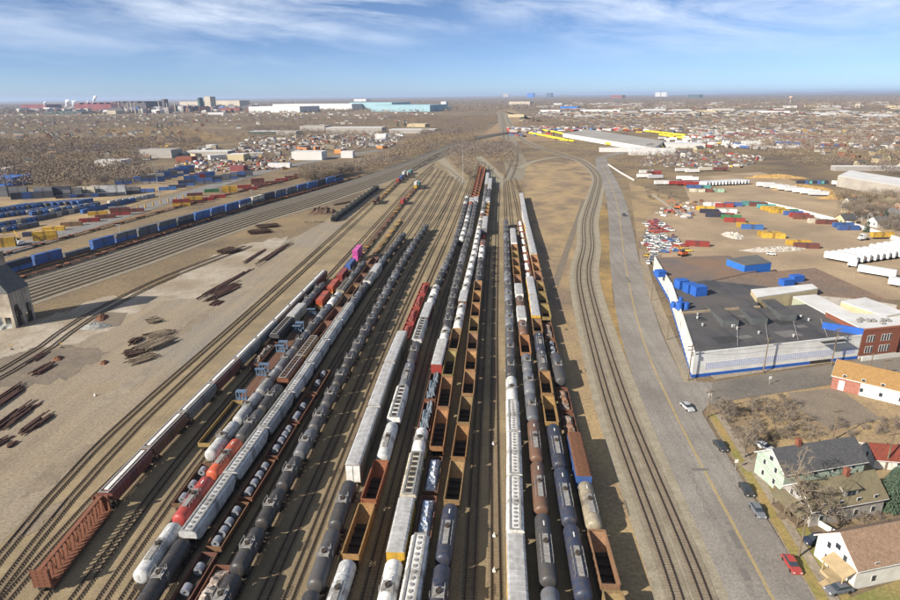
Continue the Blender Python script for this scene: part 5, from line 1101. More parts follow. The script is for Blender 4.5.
def house(Lh, Wd, hw, hr, wall, roofm, wins=3, dormer=False, chim=None, porch=False, gwin=2, over=0.45, doors=True, brick_front=0.0, mast_=None):
    def f():
        root = empty('house'); w = Wd/2; b = MB()
        b.loft([[(x, -w, 0), (x, w, 0), (x, w, hw), (x, 0, hw+hr), (x, -w, hw)] for x in (0, Lh)]); b.build('walls', wall, root, C['white'])
        r = MB(); t = 0.18; o_ = over; sl = hr/w
        for s in (-1, 1): r.loft([[(x, s*(w+o_), hw-sl*o_+0.02), (x, 0, hw+hr+0.02), (x, 0, hw+hr+t+0.02), (x, s*(w+o_), hw-sl*o_+t+0.02)] for x in (-o_, Lh+o_)])
        ro = r.build('roof', roofm, root)
        tr = MB()
        for xx in (-o_-0.04, Lh+o_):
            for s in (-1, 1): tr.loft([[(xx, s*(w+o_), hw-sl*o_-0.16), (xx+0.04, s*(w+o_), hw-sl*o_-0.16), (xx+0.04, s*(w+o_), hw-sl*o_+0.1), (xx, s*(w+o_), hw-sl*o_+0.1)], [(xx, 0, hw+hr-0.16), (xx+0.04, 0, hw+hr-0.16), (xx+0.04, 0, hw+hr+0.1), (xx, 0, hw+hr+0.1)]])
        for s in (-1, 1): tr.box(-o_, Lh+o_, s*(w+o_)-0.06, s*(w+o_)+0.06, hw-sl*o_-0.12, hw-sl*o_+0.06)
        tr.build('eaves_trim', WHITE, ro)
        for k in range(3): vt = MB(); vx = Lh*(0.4+0.22*k); vt.cyl((vx, 0.9, hw+hr-1.1), (vx, 0.9, hw+hr-0.1), 0.14, None, 8); vt.build('roof_vent', STEEL, ro)
        if chim: c = MB(); c.box(Lh*chim-0.45, Lh*chim+0.45, -0.45, 0.45, hw+hr-0.8, hw+hr+1.4); c.box(Lh*chim-0.52, Lh*chim+0.52, -0.52, 0.52, hw+hr+1.4, hw+hr+1.55); c.build('chimney', BRICK, ro)
        def win(x0, x1, y0, y1, z0, z1):
            f_ = MB(); f_.box(x0, x1, y0, y1, z0, z1); fo = f_.build('window_frame', WHITE, root); g = MB()
            if x1-x0 > y1-y0: g.box(x0+0.1, x1-0.1, y0-0.02, y1, z0+0.1, z1-0.1)
            else: g.box(x0-0.02, x1, y0+0.1, y1-0.1, z0+0.1, z1-0.1)
            g.build('pane', GLASS, fo)
        for k in range(wins):
            x = Lh*(k+0.6)/(wins+0.2)
            for z in ([1.1] if hw < 4 else [1.0, 3.7]): win(x-0.5, x+0.5, -w-0.05, -w+0.02, z, z+1.35)
        for k in range(gwin):
            y = -w+Wd*(k+0.75)/(gwin+0.5)
            for z in ([1.1] if hw < 4 else [1.0, 3.7]): win(-0.05, 0.02, y-0.45, y+0.45, z, z+1.35)
        if gwin: win(-0.05, 0.02, -0.6, 0.6, hw+0.3, hw+1.5)
        if dormer:
            d = MB(); d.box(Lh*dormer-1.6, Lh*dormer+1.6, -w+0.8, -0.6, hw+0.3, hw+2.3); dd = d.build('dormer', wall, root)
            q = MB(); q.loft([[(x, -w+0.5, hw+2.25), (x, -0.3, hw+2.75), (x, -0.3, hw+2.95), (x, -w+0.5, hw+2.45)] for x in (Lh*dormer-1.9, Lh*dormer+1.9)]); q.build('dormer_roof', roofm, dd)
            g = MB(); g.box(Lh*dormer-0.9, Lh*dormer-0.1, -w+0.74, -w+0.8, hw+0.9, hw+1.9); g.box(Lh*dormer+0.1, Lh*dormer+0.9, -w+0.74, -w+0.8, hw+0.9, hw+1.9); g.build('dormer_window', GLASS, dd)
        if porch:
            p = MB(); p.box(-2.6, 0, -w+0.3, w-0.3, 0, 0.6)
            for y in (-w+0.5, 0, w-0.5): p.box(-2.4, -2.2, y-0.1, y+0.1, 0.6, 2.9)
            pp = p.build('porch', WOOD, root); q = MB(); q.loft([[(-2.9, y, 2.75), (0, y, 3.5), (0, y, 3.65), (-2.9, y, 2.9)] for y in (-w, w)]); q.build('porch_roof', roofm, pp)
            s_ = MB()
            for k in range(3): s_.box(-2.6-0.35*(k+1), -2.6-0.35*k, -0.8, 0.8, 0, 0.5-0.16*k)
            s_.build('steps', WOOD, pp)
        return root
    return f
MINT = surf('mint siding', (0.36, 0.43, 0.36), (0.30, 0.37, 0.31), 0.7, 0.8); WSID = surf('white siding', (0.60, 0.58, 0.53), (0.50, 0.47, 0.42), 0.7, 0.6)
SH1 = surf('dark shingles', (0.065, 0.066, 0.07), (0.09, 0.09, 0.092), 0.95, 1.5, fine=4); SH2 = surf('brown shingles', (0.22, 0.145, 0.095), (0.28, 0.19, 0.13), 0.95, 1.2, fine=4); SH3 = surf('olive shingles', (0.20, 0.17, 0.10), (0.15, 0.13, 0.085), 0.95, 1, fine=4)
SH4 = surf('orange tan shingles', (0.34, 0.20, 0.075), (0.28, 0.165, 0.065), 0.95, 1.0, fine=4); GSID = surf('grey siding', (0.33, 0.31, 0.29), (0.24, 0.22, 0.20), 0.8, 0.8); RRF = surf('red roof', (0.22, 0.055, 0.035), (0.17, 0.045, 0.03), 0.9, 1, fine=4)
a16 = math.radians(16.5)
def hplace(key, b, x, y, rz, lab, cat='house', zz=0.1): o = b(); o.location = (x, y, zz); o.rotation_euler.z = rz; tag(o, lab, cat); return o
hplace('mint', house(20, 8.2, 5.4, 3.2, MINT, SH1, 4, None, 0.3, False, 2), 60.6, 113.8, a16, 'mint green two storey house with dark grey roof and brick chimney')
hplace('grey', house(17, 7.6, 4.2, 3.4, GSID, SH3, 4, 0.55, 0.62, True, 2), 61.5, 103.6, a16, 'weathered grey house with olive roof, dormer and porch behind the big bare tree')
hplace('whitebrown', house(27, 8.4, 4.6, 3.8, WSID, SH2, 4, None, 0.5, False, 2), 61.0, 88.4, a16, 'white gabled house with long brown roof at the lower right corner')
p = MB(); p.loft([[(-2.4, y, 2.7), (0, y, 3.7), (0, y, 3.9), (-2.4, y, 2.9)] for y in (-4.2, 0.6)]); p.box(-2.3, 0, -4.0, 0.4, 0, 0.7)
for y in (-3.8, 0.2): p.box(-2.2, -2.0, y-0.1, y+0.1, 0.7, 2.8)
for k in range(4): p.box(-3.4-k*0.05-0.3*k, -2.3-0.3*k, -3.4, -1.6, 0, 0.66-0.16*k)
po = p.build('porch', surf('tan porch', (0.42, 0.32, 0.18), (0.32, 0.24, 0.14), 0.8, 1)); po.parent = [o for o in COL.objects if o.get('label', '').startswith('white gabled')][0]
hplace('garage', house(10, 6.5, 2.6, 1.8, WSID, RRF, 1, None, None, False, 1), 86.8, 123.8, -0.1, 'small white garage with a red roof behind the green house', 'garage')
o = hplace('tanroof', house(23, 11.5, 4.2, 2.6, WSID, SH4, 5, None, None, False, 0), 101.0, 164.6, -0.62, 'white building with brick end and orange tan roof beside the side street', 'building')
bf = MB(); bf.box(-0.06, 6.6, -5.83, -5.75, 0, 4.1); bf.box(-0.08, -0.02, -5.75, 5.75, 0, 4.15); bf.build('brick_facing', surf('pale red brick', (0.34, 0.15, 0.11), (0.26, 0.11, 0.08), 0.9, 1.5), o)
dd = MB(); dd.box(1.6, 3.0, -5.9, -5.83, 0.2, 3.1); dd.build('door', WHITE, o)
# white fence, long white wall, far shed
def fence_line(pts, h, m, name, lab, th=0.15, cat='fence'):
    w = [G(*p) for p in pts]; mb = MB()
    for a, b in zip(w[:-1], w[1:]):
        wallseg(mb, a, b, 0.1, h, th)
        n = int(math.hypot(b[0]-a[0], b[1]-a[1])/3)
        for k in range(n): q = lerp(a, b, k/n); mb.box(q[0]-0.12, q[0]+0.12, q[1]-0.12, q[1]+0.12, 0, h+0.15)
    tag(mb.build(name, m), lab, cat)
fence_line([(765, 205), (800, 213), (850, 226), (905, 244)], 2.6, WHITE, 'white_fence', 'long white fence behind the colourful containers')
fence_line([(608, 165), (620, 173), (634, 181)], 1.6, WHITE, 'barrier_wall', 'white concrete barrier beside the scrub near the far bend', cat='barrier')
fence_line([(653, 196), (664, 204), (678, 214)], 1.6, GREYP, 'barrier_wall', 'grey barrier wall above the orange excavator', cat='barrier')
fence_line([(760, 468), (781, 500), (790, 520)], 1.1, WOOD, 'picket_fence', 'low wooden fence along the front yards')
fence_line([(812, 522), (838, 538)], 1.3, WHITE, 'white_gate', 'white side gate by the gabled house')
sh = [G(838, 176, 9), G(905, 187, 9), G(918, 181, 9), G(850, 170.5, 9)]
r = empty('big_shed', (*sh[0], 0)); extrude('walls', [(x-sh[0][0], y-sh[0][1]) for x, y in sh], 0, 9, surf('shed wall', (0.36, 0.33, 0.28), (0.28, 0.25, 0.22), 0.8, 0.1), r, WRF)
tag(r, 'long grey shed with white roof edge beyond the lumber yard at right', 'shed')
for k, (px, py, w_, h_) in enumerate(((775, 178, 60, 3), (800, 190, 50, 3.4), (845, 199, 40, 3.2), (820, 194, 30, 3))):
    mound('lumber_heap', px, py, w_, 10, h_, surf('golden lumber', (0.40, 0.26, 0.10), (0.27, 0.17, 0.07), 0.9, 0.5, bump=0.6), -8, f"golden brown lumber heap, {ordn(k+1)} of four in the lumber yard", 40+k, 'lumber heap', 0.5)
for k in range(7): x, y = G(800+k*4, 183.5); o = put(('cont', 6), container(6, 2.6), (x, y, 0.1), 1.4, C[['navy', 'blue', 'teal'][k % 3]]); tag(o, f"small {cn(['navy', 'blue', 'teal'][k % 3])} bin, {ordn(k+1)} from left behind the golden lumber", 'bin', 'bins behind the lumber')
def sign():
    r_ = empty('street_sign'); m = MB(); m.cyl((0, 0, 0), (0, 0, 2.6), 0.05, None, 6); m.build('post', GALV, r_); t = MB(); t.box(-0.45, 0.45, -0.07, -0.05, 1.8, 2.7); t.build('plate', WHITE, r_); return r_
for px, py, lb in ((769, 385, 'on the verge of the side street'), (709, 402, 'at the street corner by the vacant lot'), (735, 470, 'by the kerb before the green house'), (642, 248, 'beside the far end of the long road')):
    tag(put('sign', sign, (*G(px, py), 0.1), 0.2), 'small white street sign '+lb, 'street sign')
# small yard things
b = MB(); b.box(-0.35, 0.35, -0.35, 0.35, 0, 1.0); b.box(-0.38, 0.38, -0.38, 0.42, 1.0, 1.08); o = b.build('wheelie_bin', BLU); o.location = (*G(817, 523), 0.1); tag(o, 'bright blue wheelie bin in the yard of the grey house', 'bin')
def person():
    mb = MB(); 
    for s in (-1, 1):
        mb.loft([ring(0.06, 0, 0, 8)] * 0 or [[(s*0.1+0.07*math.cos(a), 0.02+0.09*math.sin(a), 0) for a in [k*math.pi/4 for k in range(8)]], [(s*0.1+0.06*math.cos(a), 0.07*math.sin(a), 0.5) for a in [k*math.pi/4 for k in range(8)]], [(s*0.09+0.09*math.cos(a), 0.1*math.sin(a), 0.88) for a in [k*math.pi/4 for k in range(8)]]])
    mb.loft([[(0.19*math.cos(a), 0.12*math.sin(a), 0.82) for a in [k*math.pi/4 for k in range(8)]], [(0.17*math.cos(a), 0.11*math.sin(a), 1.1) for a in [k*math.pi/4 for k in range(8)]], [(0.22*math.cos(a), 0.12*math.sin(a), 1.42) for a in [k*math.pi/4 for k in range(8)]], [(0.06*math.cos(a), 0.06*math.sin(a), 1.5) for a in [k*math.pi/4 for k in range(8)]], [(0.06*math.cos(a), 0.06*math.sin(a), 1.54) for a in [k*math.pi/4 for k in range(8)]], [(0.1*math.cos(a), 0.11*math.sin(a), 1.62) for a in [k*math.pi/4 for k in range(8)]], [(0.07*math.cos(a), 0.08*math.sin(a), 1.76) for a in [k*math.pi/4 for k in range(8)]]])
    return mb
# ------------------------------------------------------------------ trees
def rvec(rg): 
    while True:
        v = Vector((rg.uniform(-1, 1), rg.uniform(-1, 1), rg.uniform(-1, 1)))
        if 0.1 < v.length < 1: return v.normalized()
def bare_tree(seed, h=10, spread=0.55, levels=5, tw=0.05, shrub=False, n_tw=5):
    def f():
        rg = random.Random(seed); root = empty('bare_tree' if not shrub else 'bare_shrub'); tk = MB(); cr = MB()
        def br(p, d, r, l, lv):
            q = p+d*l; mb = tk if lv >= levels-1 else cr
            mid = p+d*l*0.5+rvec(rg)*l*0.05
            mb.cyl(p, mid, r, r*0.8, 6 if lv >= levels-1 else 3, caps=False); mb.cyl(mid, q, r*0.8, r*0.6, 6 if lv >= levels-1 else 3, caps=False)
            if lv == 0:
                for _ in range(n_tw):
                    t = p+d*l*rg.uniform(0.1, 1); e = t+(d*0.8+rvec(rg)).normalized()*l*rg.uniform(0.7, 1.3); s = rvec(rg)*tw
                    cr.add([t-s, t+s, e], [(0, 1, 2)])
                return
            n = 3 if lv > 1 else 4
            for k in range(n):
                nd = (d*0.75+rvec(rg)*spread*1.3+Vector((0, 0, 0.12))).normalized()
                br(p+d*l*rg.uniform(0.55, 1.0), nd, r*0.62, l*rg.uniform(0.62, 0.82), lv-1)
        if shrub:
            for k in range(5): br(Vector((rg.uniform(-.5, .5), rg.uniform(-.5, .5), 0)), (Vector((0, 0, 1))+rvec(rg)*0.7).normalized(), 0.07, h*0.35, levels-1)
        else: br(Vector((0, 0, -0.1)), Vector((rg.uniform(-.05, .05), rg.uniform(-.05, .05), 1)).normalized(), h*0.026, h*0.30, levels)
        if tk.v: tk.build('trunk', BARK, root)
        cr.build('crown', TWIG, root); return root
    return f
def fuzz_tree(seed, h=10, r=4.2, n=900, sz=1.0):
    def f():
        rg = random.Random(seed); root = empty('bare_tree'); tk = MB(); cr = MB()
        tk.cyl((0, 0, 0), (0, 0, h*0.5), h*0.025, h*0.012, 6)
        for k in range(7): a = rg.uniform(0, 6.28); z = h*rg.uniform(0.2, 0.4); tk.cyl((0, 0, z), (math.cos(a)*r*0.6, math.sin(a)*r*0.6, z+h*0.33), h*0.012, 0.03, 4)
        tk.build('trunk', BARK, root)
        for k in range(n):
            v = rvec(rg); q = rg.random()**0.45; lump = 1+0.22*math.sin(v.x*5+seed)+0.15*math.sin(v.y*7+seed*2)
            c = Vector((v.x*r*q*lump, v.y*r*q*lump, h*0.60+v.z*h*0.40*q*lump))
            d = (Vector((v.x*0.6, v.y*0.6, 0.8))+rvec(rg)*0.5).normalized(); s = rvec(rg)*sz*0.09; l = sz*rg.uniform(0.7, 1.5)
            cr.add([c-s, c+s, c+d*l], [(0, 1, 2)])
        cr.build('crown', TWIG, root); return root
    return f
def spruce(h, r, seed, m=None):
    def f():
        rg = random.Random(seed); root = empty('spruce_tree'); t = MB(); t.cyl((0, 0, 0), (0, 0, h*0.9), 0.2, 0.04, 8); t.build('trunk', BARK, root); c = MB()
        for k in range(2600):
            q = rg.random()**1.4; z = h*(0.06+0.94*q); R = r*(1-q)**0.8*rg.uniform(0.55, 1.05); a = rg.uniform(0, 6.283)
            p = Vector((math.cos(a)*R, math.sin(a)*R, z)); d = Vector((math.cos(a), math.sin(a), -0.35)).normalized(); s = Vector((-math.sin(a), math.cos(a), rg.uniform(-.3, .3)))*0.16
            c.add([p-s, p+s, p+d*rg.uniform(0.4, 0.8)], [(0, 1, 2)])
        c.build('crown', NEEDLE, root); return root
    return f
def ptree(key, b, px, py, lab, grp=None, sc=1.0, cat='tree'):
    x, y = G(px, py); o = put(key, b, (x, y, 0.05), random.uniform(0, 6.28), None, sc); tag(o, lab, cat, grp); return o
ptree('big', bare_tree(4, 13.5, 0.75, 6, 0.03, n_tw=3), 801, 521, 'big spreading bare tree in front of the grey house', sc=1.2)
ptree('bt1', bare_tree(9, 10, 0.6, 5, 0.035, n_tw=4), 744, 458, 'bare tree by the kerb right of the parked black car')
ptree('bt2', bare_tree(12, 9, 0.6, 5, 0.035, n_tw=4), 753, 446, 'bare tree just left of the white car in the driveway')
ptree('bt3', bare_tree(15, 8.5, 0.5, 5, 0.04), 721, 420, 'lone slender bare tree at the corner of the vacant lot')
ptree('bt1', None, 783, 484, 'small bare tree before the front of the green house', sc=0.6)
ptree('spr', spruce(9.5, 3.1, 3), 888, 507, 'blue green spruce tree right of the grey house', cat='spruce')
def scatter(poly, n, seed, mind=0.0, world=False):
    W_ = poly if world else [G(*p) for p in poly]; rg = np.random.default_rng(seed); x0, x1 = min(p[0] for p in W_), max(p[0] for p in W_); y0, y1 = min(p[1] for p in W_), max(p[1] for p in W_); out = []
    k = 0
    while len(out) < n and k < n*40+200:
        k += 1; x, y = rg.uniform(x0, x1), rg.uniform(y0, y1)
        if inpoly(x, y, W_) and (mind == 0 or all((x-a)**2+(y-b)**2 > mind*mind for a, b in out)): out.append((x, y))
    return out
for i, (x, y) in enumerate(scatter([(722, 405), (790, 398), (805, 420), (820, 436), (790, 446), (760, 444), (735, 440), (722, 425)], 36, 3, 2.4)):
    o = put(('shrub', i % 4), bare_tree(50+i % 4, 3.6, 0.8, 3, 0.04, True, 4), (x, y, 0.03), random.uniform(0, 6.28), None, random.uniform(0.7, 1.25)); tag(o, 'bare brown shrub in the overgrown vacant lot', 'shrub', 'bare shrubs in the vacant lot')
for i, (x, y) in enumerate(scatter([(822, 500), (868, 495), (885, 525), (845, 533)], 10, 5, 2.2)+scatter([(760, 430), (905, 418), (905, 428), (850, 440), (770, 446)], 16, 6, 2.5)):
    o = put(('shrub', i % 4), None, (x, y, 0.03), random.uniform(0, 6.28), None, random.uniform(0.5, 0.9)); tag(o, 'low bare shrub behind the houses', 'shrub', 'low bare shrubs behind the houses')
# scattered mid and far trees: nearest 300 individually, the rest one mass
REG0 = [([(-80, 166), (-60, 146), (0, 142), (200, 141), (205, 149), (150, 159), (120, 167)], 1/75, 10.5), ([(245, 128), (330, 126), (405, 130), (400, 134), (250, 138)], 1/120, 9), ([(232, 153), (250, 137), (405, 133), (392, 147), (300, 151)], 1/260, 9), ([(690, 133), (700, 126), (900, 131), (870, 147), (760, 149), (700, 147)], 1/200, 9), ([(640, 166), (650, 152), (700, 149), (770, 158), (745, 168), (700, 166)], 1/160, 7), ([(505, 130), (510, 126), (700, 122), (690, 131)], 1/150, 9)]
REG = [([(-140, 176), (0, 167), (128, 169), (168, 177), (150, 181), (95, 188), (0, 190), (-140, 205)], 1/38, 11),
       ([(-260, 168), (-260, 118), (60, 117), (440, 117), (430, 127), (330, 128), (250, 124), (180, 127), (250, 138), (236, 145), (160, 146), (200, 150), (150, 160), (120, 168), (0, 166)], 1/85, 9),
       ([(240, 152), (290, 152), (300, 158), (260, 162), (245, 160)], 1/120, 7),
       ([(385, 160), (402, 148), (432, 128), (476, 136), (474, 142), (440, 147), (400, 164), (345, 178), (300, 184), (300, 176), (350, 168)], 1/40, 10),
       ([(445, 158), (455, 147), (500, 142), (521, 146), (520, 158), (505, 166), (482, 156), (474, 159), (474, 180), (463, 178)], 1/55, 9.5),
       ([(505, 167), (520, 160), (522, 165), (513, 172)], 1/60, 6),
       ([(540, 146), (600, 149), (598, 160), (572, 156), (545, 150)], 1/80, 6),
       ([(612, 160), (640, 152), (700, 154), (745, 160), (700, 168), (665, 170), (650, 176), (640, 172), (625, 168)], 1/80, 6.5),
       ([(640, 186), (668, 192), (674, 202), (650, 202)], 1/110, 4),
       ([(838, 214), (880, 208), (905, 222), (1000, 250), (1000, 270), (905, 236), (860, 224)], 1/75, 8),
       ([(820, 206), (850, 200), (905, 200), (1100, 215), (1100, 240), (905, 214), (850, 214)], 1/80, 9),
       ([(790, 165), (850, 152), (1100, 150), (1100, 185), (905, 180), (850, 168)], 1/110, 9.5),
       ([(720, 140), (800, 136), (1100, 132), (1100, 150), (850, 150), (790, 160), (760, 155)], 1/100, 9.5),
       ([(535, 118), (1150, 117), (1150, 131), (900, 133), (760, 130), (640, 127), (560, 127), (512, 126)], 1/150, 9.5),
       ([(380, 117), (497, 117), (496, 121), (474, 134), (440, 128)], 1/85, 9)]
pts = []
REG += REG0
for i, (poly, dens, h) in enumerate(REG):
    W_ = [G(*p) for p in poly]; area = abs(sum(W_[k][0]*W_[(k+1) % len(W_)][1]-W_[(k+1) % len(W_)][0]*W_[k][1] for k in range(len(W_))))/2
    n = int(min(area*dens, 16000)); xs_ = NR.uniform(min(p[0] for p in W_), max(p[0] for p in W_), n*3); ys_ = NR.uniform(min(p[1] for p in W_), max(p[1] for p in W_), n*3)
    c = 0
    for x, y in zip(xs_, ys_):
        if c >= n: break
        if inpoly(x, y, W_): pts.append((x, y, h*random.uniform(0.65, 1.25), i)); c += 1
pts.sort(key=lambda p: p[0]**2+p[1]**2)
WHERE = {0: 'belt behind the stacked containers', 1: 'western neighbourhood', 2: 'scrap yard edge', 3: 'brush row beside the main line', 4: 'brush at the yard throat', 5: 'little thicket by the yard leads', 6: 'scrub by the road bend', 7: 'scrub right of the road', 8: 'low scrub above the junk yard', 9: 'trees behind the white fence', 10: 'gardens at the right edge', 11: 'wood beyond the big shed', 12: 'eastern wood', 13: 'far east', 14: 'far centre', 15: 'western neighbourhood', 16: 'district left of the brush row', 17: 'scrap district', 18: 'eastern truck park', 19: 'scrap yard right of the road', 20: 'yards beyond the depot'}
near, far = pts[:296], pts[296:]
for k, (x, y, h, i) in enumerate(near):
    o = put(('fz', k % 6), fuzz_tree(100+k % 6), (x, y, 0), random.uniform(0, 6.28), None, h/10); tag(o, f"bare grey brown tree in the {WHERE[i]}", 'tree', f"bare trees in the {WHERE[i]}")
for i, (px, py, h) in enumerate(((158, 128.5, 15), (162, 128.7, 13), (172, 126, 14), (178, 126.5, 12), (700, 118, 22), (405, 126, 16), (398, 126.5, 13), (866, 232, 7), (884, 222, 8), (73, 150, 13), (40, 160, 10), (120, 158, 9))):
    x, y = G(px, py); o = put(('spr', 'far'), spruce(10, 2.8, 8), (x, y, 0), random.uniform(0, 6), None, h/10); tag(o, f"dark green conifer, {ordn(i+1)} of those {'far off on the left' if px < 410 else 'on the right side'}", 'conifer', 'dark conifers among the bare trees')
def mass(name, P_, ntri, size, rad, m, label):
    P_ = np.array(P_, float); n = len(P_); k = n*ntri; rg = np.random.default_rng(5)
    idx = np.repeat(np.arange(n), ntri); d = rg.normal(size=(k, 3)); d /= np.linalg.norm(d, axis=1)[:, None]; q = rg.random(k)**0.4
    hh = P_[idx, 2]; c = np.stack([P_[idx, 0]+d[:, 0]*q*hh*rad, P_[idx, 1]+d[:, 1]*q*hh*rad, hh*0.55+d[:, 2]*q*hh*0.45], 1)
    sz = hh[:, None]*size; a = rg.normal(size=(k, 3)); a /= np.linalg.norm(a, axis=1)[:, None]; b = rg.normal(size=(k, 3)); b[:, 2] += 1.2; b /= np.linalg.norm(b, axis=1)[:, None]
    V = np.stack([c-a*sz*0.35, c+a*sz*0.35, c+b*sz], 1).reshape(-1, 3); V[:, 2] = np.maximum(V[:, 2], 0.0)
    me = bpy.data.meshes.new(name); me.vertices.add(3*k); me.vertices.foreach_set('co', V.ravel()); me.loops.add(3*k); me.loops.foreach_set('vertex_index', np.arange(3*k)); me.polygons.add(k); me.polygons.foreach_set('loop_start', np.arange(0, 3*k, 3)); me.polygons.foreach_set('loop_total', np.full(k, 3)); me.update(calc_edges=True)
    me.materials.append(m); o = bpy.data.objects.new(name, me); COL.objects.link(o); tag(o, label, 'woodland', kind='stuff'); return o
FW = surf('far bare wood', (0.205, 0.165, 0.137), (0.145, 0.115, 0.10), 1, 0.02, (0.24, 0.18, 0.11), big=0.006)
mass('distant_woodland', [p[:3] for p in far], 36, 0.13, 0.46, FW, 'grey brown mass of bare trees across the far neighbourhoods')
fp = []
for k in range(26000):
    yy = 3300*(11000/3300)**NR.random(); xx = NR.uniform(-0.95, 0.95)*yy; fp.append((xx, yy, NR.uniform(8, 14)))
mass('horizon_woodland', fp, 9, 0.5, 0.9, FW, 'dark band of woodland along the horizon')
# ------------------------------------------------------------------ houses and distant buildings
HW = [('white', WSID), ('cream', MATS['cream wall']), ('grey', GSID), ('white', WSID), ('brick', BRICK)]
HR = [SH1, SH2, SH3, SH1, MATS['grey flat roof']]
def tiny_house(k):
    def f():
        Lh, Wd, hw, hr = (11, 8, 5.2, 3) if k % 2 else (9.5, 7.5, 3.4, 2.8); root = empty('house'); w = Wd/2; b = MB()
        b.loft([[(x, -w, 0), (x, w, 0), (x, w, hw), (x, 0, hw+hr), (x, -w, hw)] for x in (-Lh/2, Lh/2)]); b.build('walls', HW[k % 5][1], root); r = MB(); sl = hr/w
        for s in (-1, 1): r.loft([[(x, s*(w+.4), hw-sl*.4+.02), (x, 0, hw+hr+.02), (x, 0, hw+hr+.2), (x, s*(w+.4), hw-sl*.4+.2)] for x in (-Lh/2-.4, Lh/2+.4)])
        ro = r.build('roof', HR[(k*3) % 5], root); c = MB(); c.box(1, 1.8, -.4, .4, hw+hr-.5, hw+hr+1.2); c.build('chimney', BRICK, ro)
        for x in (-Lh*.25, Lh*.25): g = MB(); g.box(x-.5, x+.5, -w-.04, -w+.02, 1.2, 2.6); g.build('window', GLASS, root)
        for y in (-w*.4, w*.4): g = MB(); g.box(-Lh/2-.04, -Lh/2+.02, y-.45, y+.45, 1.2, 2.6); g.build('window', GLASS, root)
        return root
    return f
hp = []
for poly, n, wh in (([(842, 224), (852, 208), (905, 210), (905, 228)], 9, 'behind the white fence at right'), ([(852, 165), (900, 158), (1000, 160), (1000, 182), (905, 176)], 22, 'near the right edge beyond the big shed'), ([(800, 152), (900, 140), (1000, 140), (1000, 158), (860, 160)], 40, 'in the eastern neighbourhood'), ([(-60, 166), (0, 132), (180, 132), (190, 150), (130, 164), (0, 168)], 110, 'in the western neighbourhood'), ([(-200, 132), (0, 118), (260, 118), (250, 130), (90, 134)], 60, 'in the far western neighbourhood'), ([(620, 140), (720, 150), (700, 160), (640, 156)], 10, 'in the scrub right of the road')):
    for x, y in scatter(poly, n, len(hp)+1, 16): hp.append((x, y, wh))
fh = []
for x, y in scatter([(505, 126), (540, 112), (1100, 112), (1100, 140), (900, 140), (780, 135), (640, 128), (535, 118)], 1700, 77)+scatter([(-260, 130), (-260, 112), (440, 112), (400, 126), (200, 124)], 700, 78): fh.append((x, y))
hp.sort(key=lambda p: p[1]); 
for k, (x, y, wh) in enumerate(hp):
    kk = random.randrange(10); o = put(('tiny', kk), tiny_house(kk), (x, y, 0), random.choice([0.28, 0.28+math.pi/2])+random.uniform(-.05, .05)); nm = HW[kk % 5][0]
    tag(o, f"small {nm} {'two storey' if kk % 2 else 'single storey'} house among bare trees {wh}", 'house', f"small {nm} {'two' if kk % 2 else 'single'} storey houses {wh}")
def house_mass(name, P_, label, seed, smin=8, smax=16, hmin=4, hmax=8, mats=None):
    rg = random.Random(seed); mb = MB(); mats = mats or [WSID, GSID, MATS['cream wall'], SH1, BRICK, SH2]
    for x, y in P_:
        l, w, h = rg.uniform(smin, smax)/2, rg.uniform(smin, smax)/2.4, rg.uniform(hmin, hmax); m = rg.choice([0, 0, 1, 2, 4]); 
        mb.loft([[(x-l, y-w, 0), (x+l, y-w, 0), (x+l, y+w, 0), (x-l, y+w, 0)], [(x-l, y-w, h*.6), (x+l, y-w, h*.6), (x+l, y+w, h*.6), (x-l, y+w, h*.6)]], m)
        mb.add([(x-l-.3, y-w-.3, h*.6), (x+l+.3, y-w-.3, h*.6), (x+l+.3, y, h), (x-l-.3, y, h), (x+l+.3, y+w+.3, h*.6), (x-l-.3, y+w+.3, h*.6)], [(0, 1, 2, 3), (3, 2, 4, 5)], rg.choice([3, 3, 5, 1]))
    o = mb.build(name, mats); tag(o, label, 'houses', kind='stuff')
house_mass('distant_houses', fh, 'countless tiny pale houses scattered through the far woods', 4)
FARC = dict(white=WRF, teal=surf('pale teal cladding', (0.27, 0.42, 0.47), (0.23, 0.37, 0.42), 0.7, 0.02), red=surf('oxide red cladding', (0.20, 0.06, 0.06), (0.14, 0.045, 0.05), 0.8, 0.02), dark=surf('sooty cladding', (0.07, 0.06, 0.07), (0.11, 0.09, 0.09), 0.9, 0.02), cream=MATS['cream wall'], grey=GSID, blue=MATS['bright blue cladding'], tan=surf('pale tan wall', (0.42, 0.37, 0.29), (0.35, 0.3, 0.24), 0.9, 0.02), green=surf('dark green cladding', (0.05, 0.09, 0.09), (0.07, 0.1, 0.1), 0.8, 0.02), brick=BRICK, yellow=surf('yellow cladding', (0.60, 0.42, 0.04), None, 0.7), orange=surf('orange wall', (0.5, 0.18, 0.05), None, 0.7))
def farb(px0, px1, yb, yt, c, lab, depth=60, name='distant_building', roof=None, cat='building', teeth=0):
    a, b = G(px0, yb), G(px1, yb); h = max(3, hfor((a[0]+b[0])/2, (a[1]+b[1])/2, yt)); r = empty(name, (a[0], a[1], 0)); dx, dy = b[0]-a[0], b[1]-a[1]; l = math.hypot(dx, dy); nx, ny = -dy/l*depth, dx/l*depth
    extrude('walls', [(0, 0), (dx, dy), (dx+nx, dy+ny), (nx, ny)], 0, h, FARC[c], r, FARC[roof] if roof else None)
    for k in range(teeth):
        t = (k+0.5)/teeth; t2 = min(1, t+0.35/teeth); extrude('roof_monitor', [(dx*t, dy*t), (dx*t2, dy*t2), (dx*t2+nx, dy*t2+ny), (dx*t+nx, dy*t+ny)], h, h*1.18, FARC[c], r)
    tag(r, lab, cat); return r
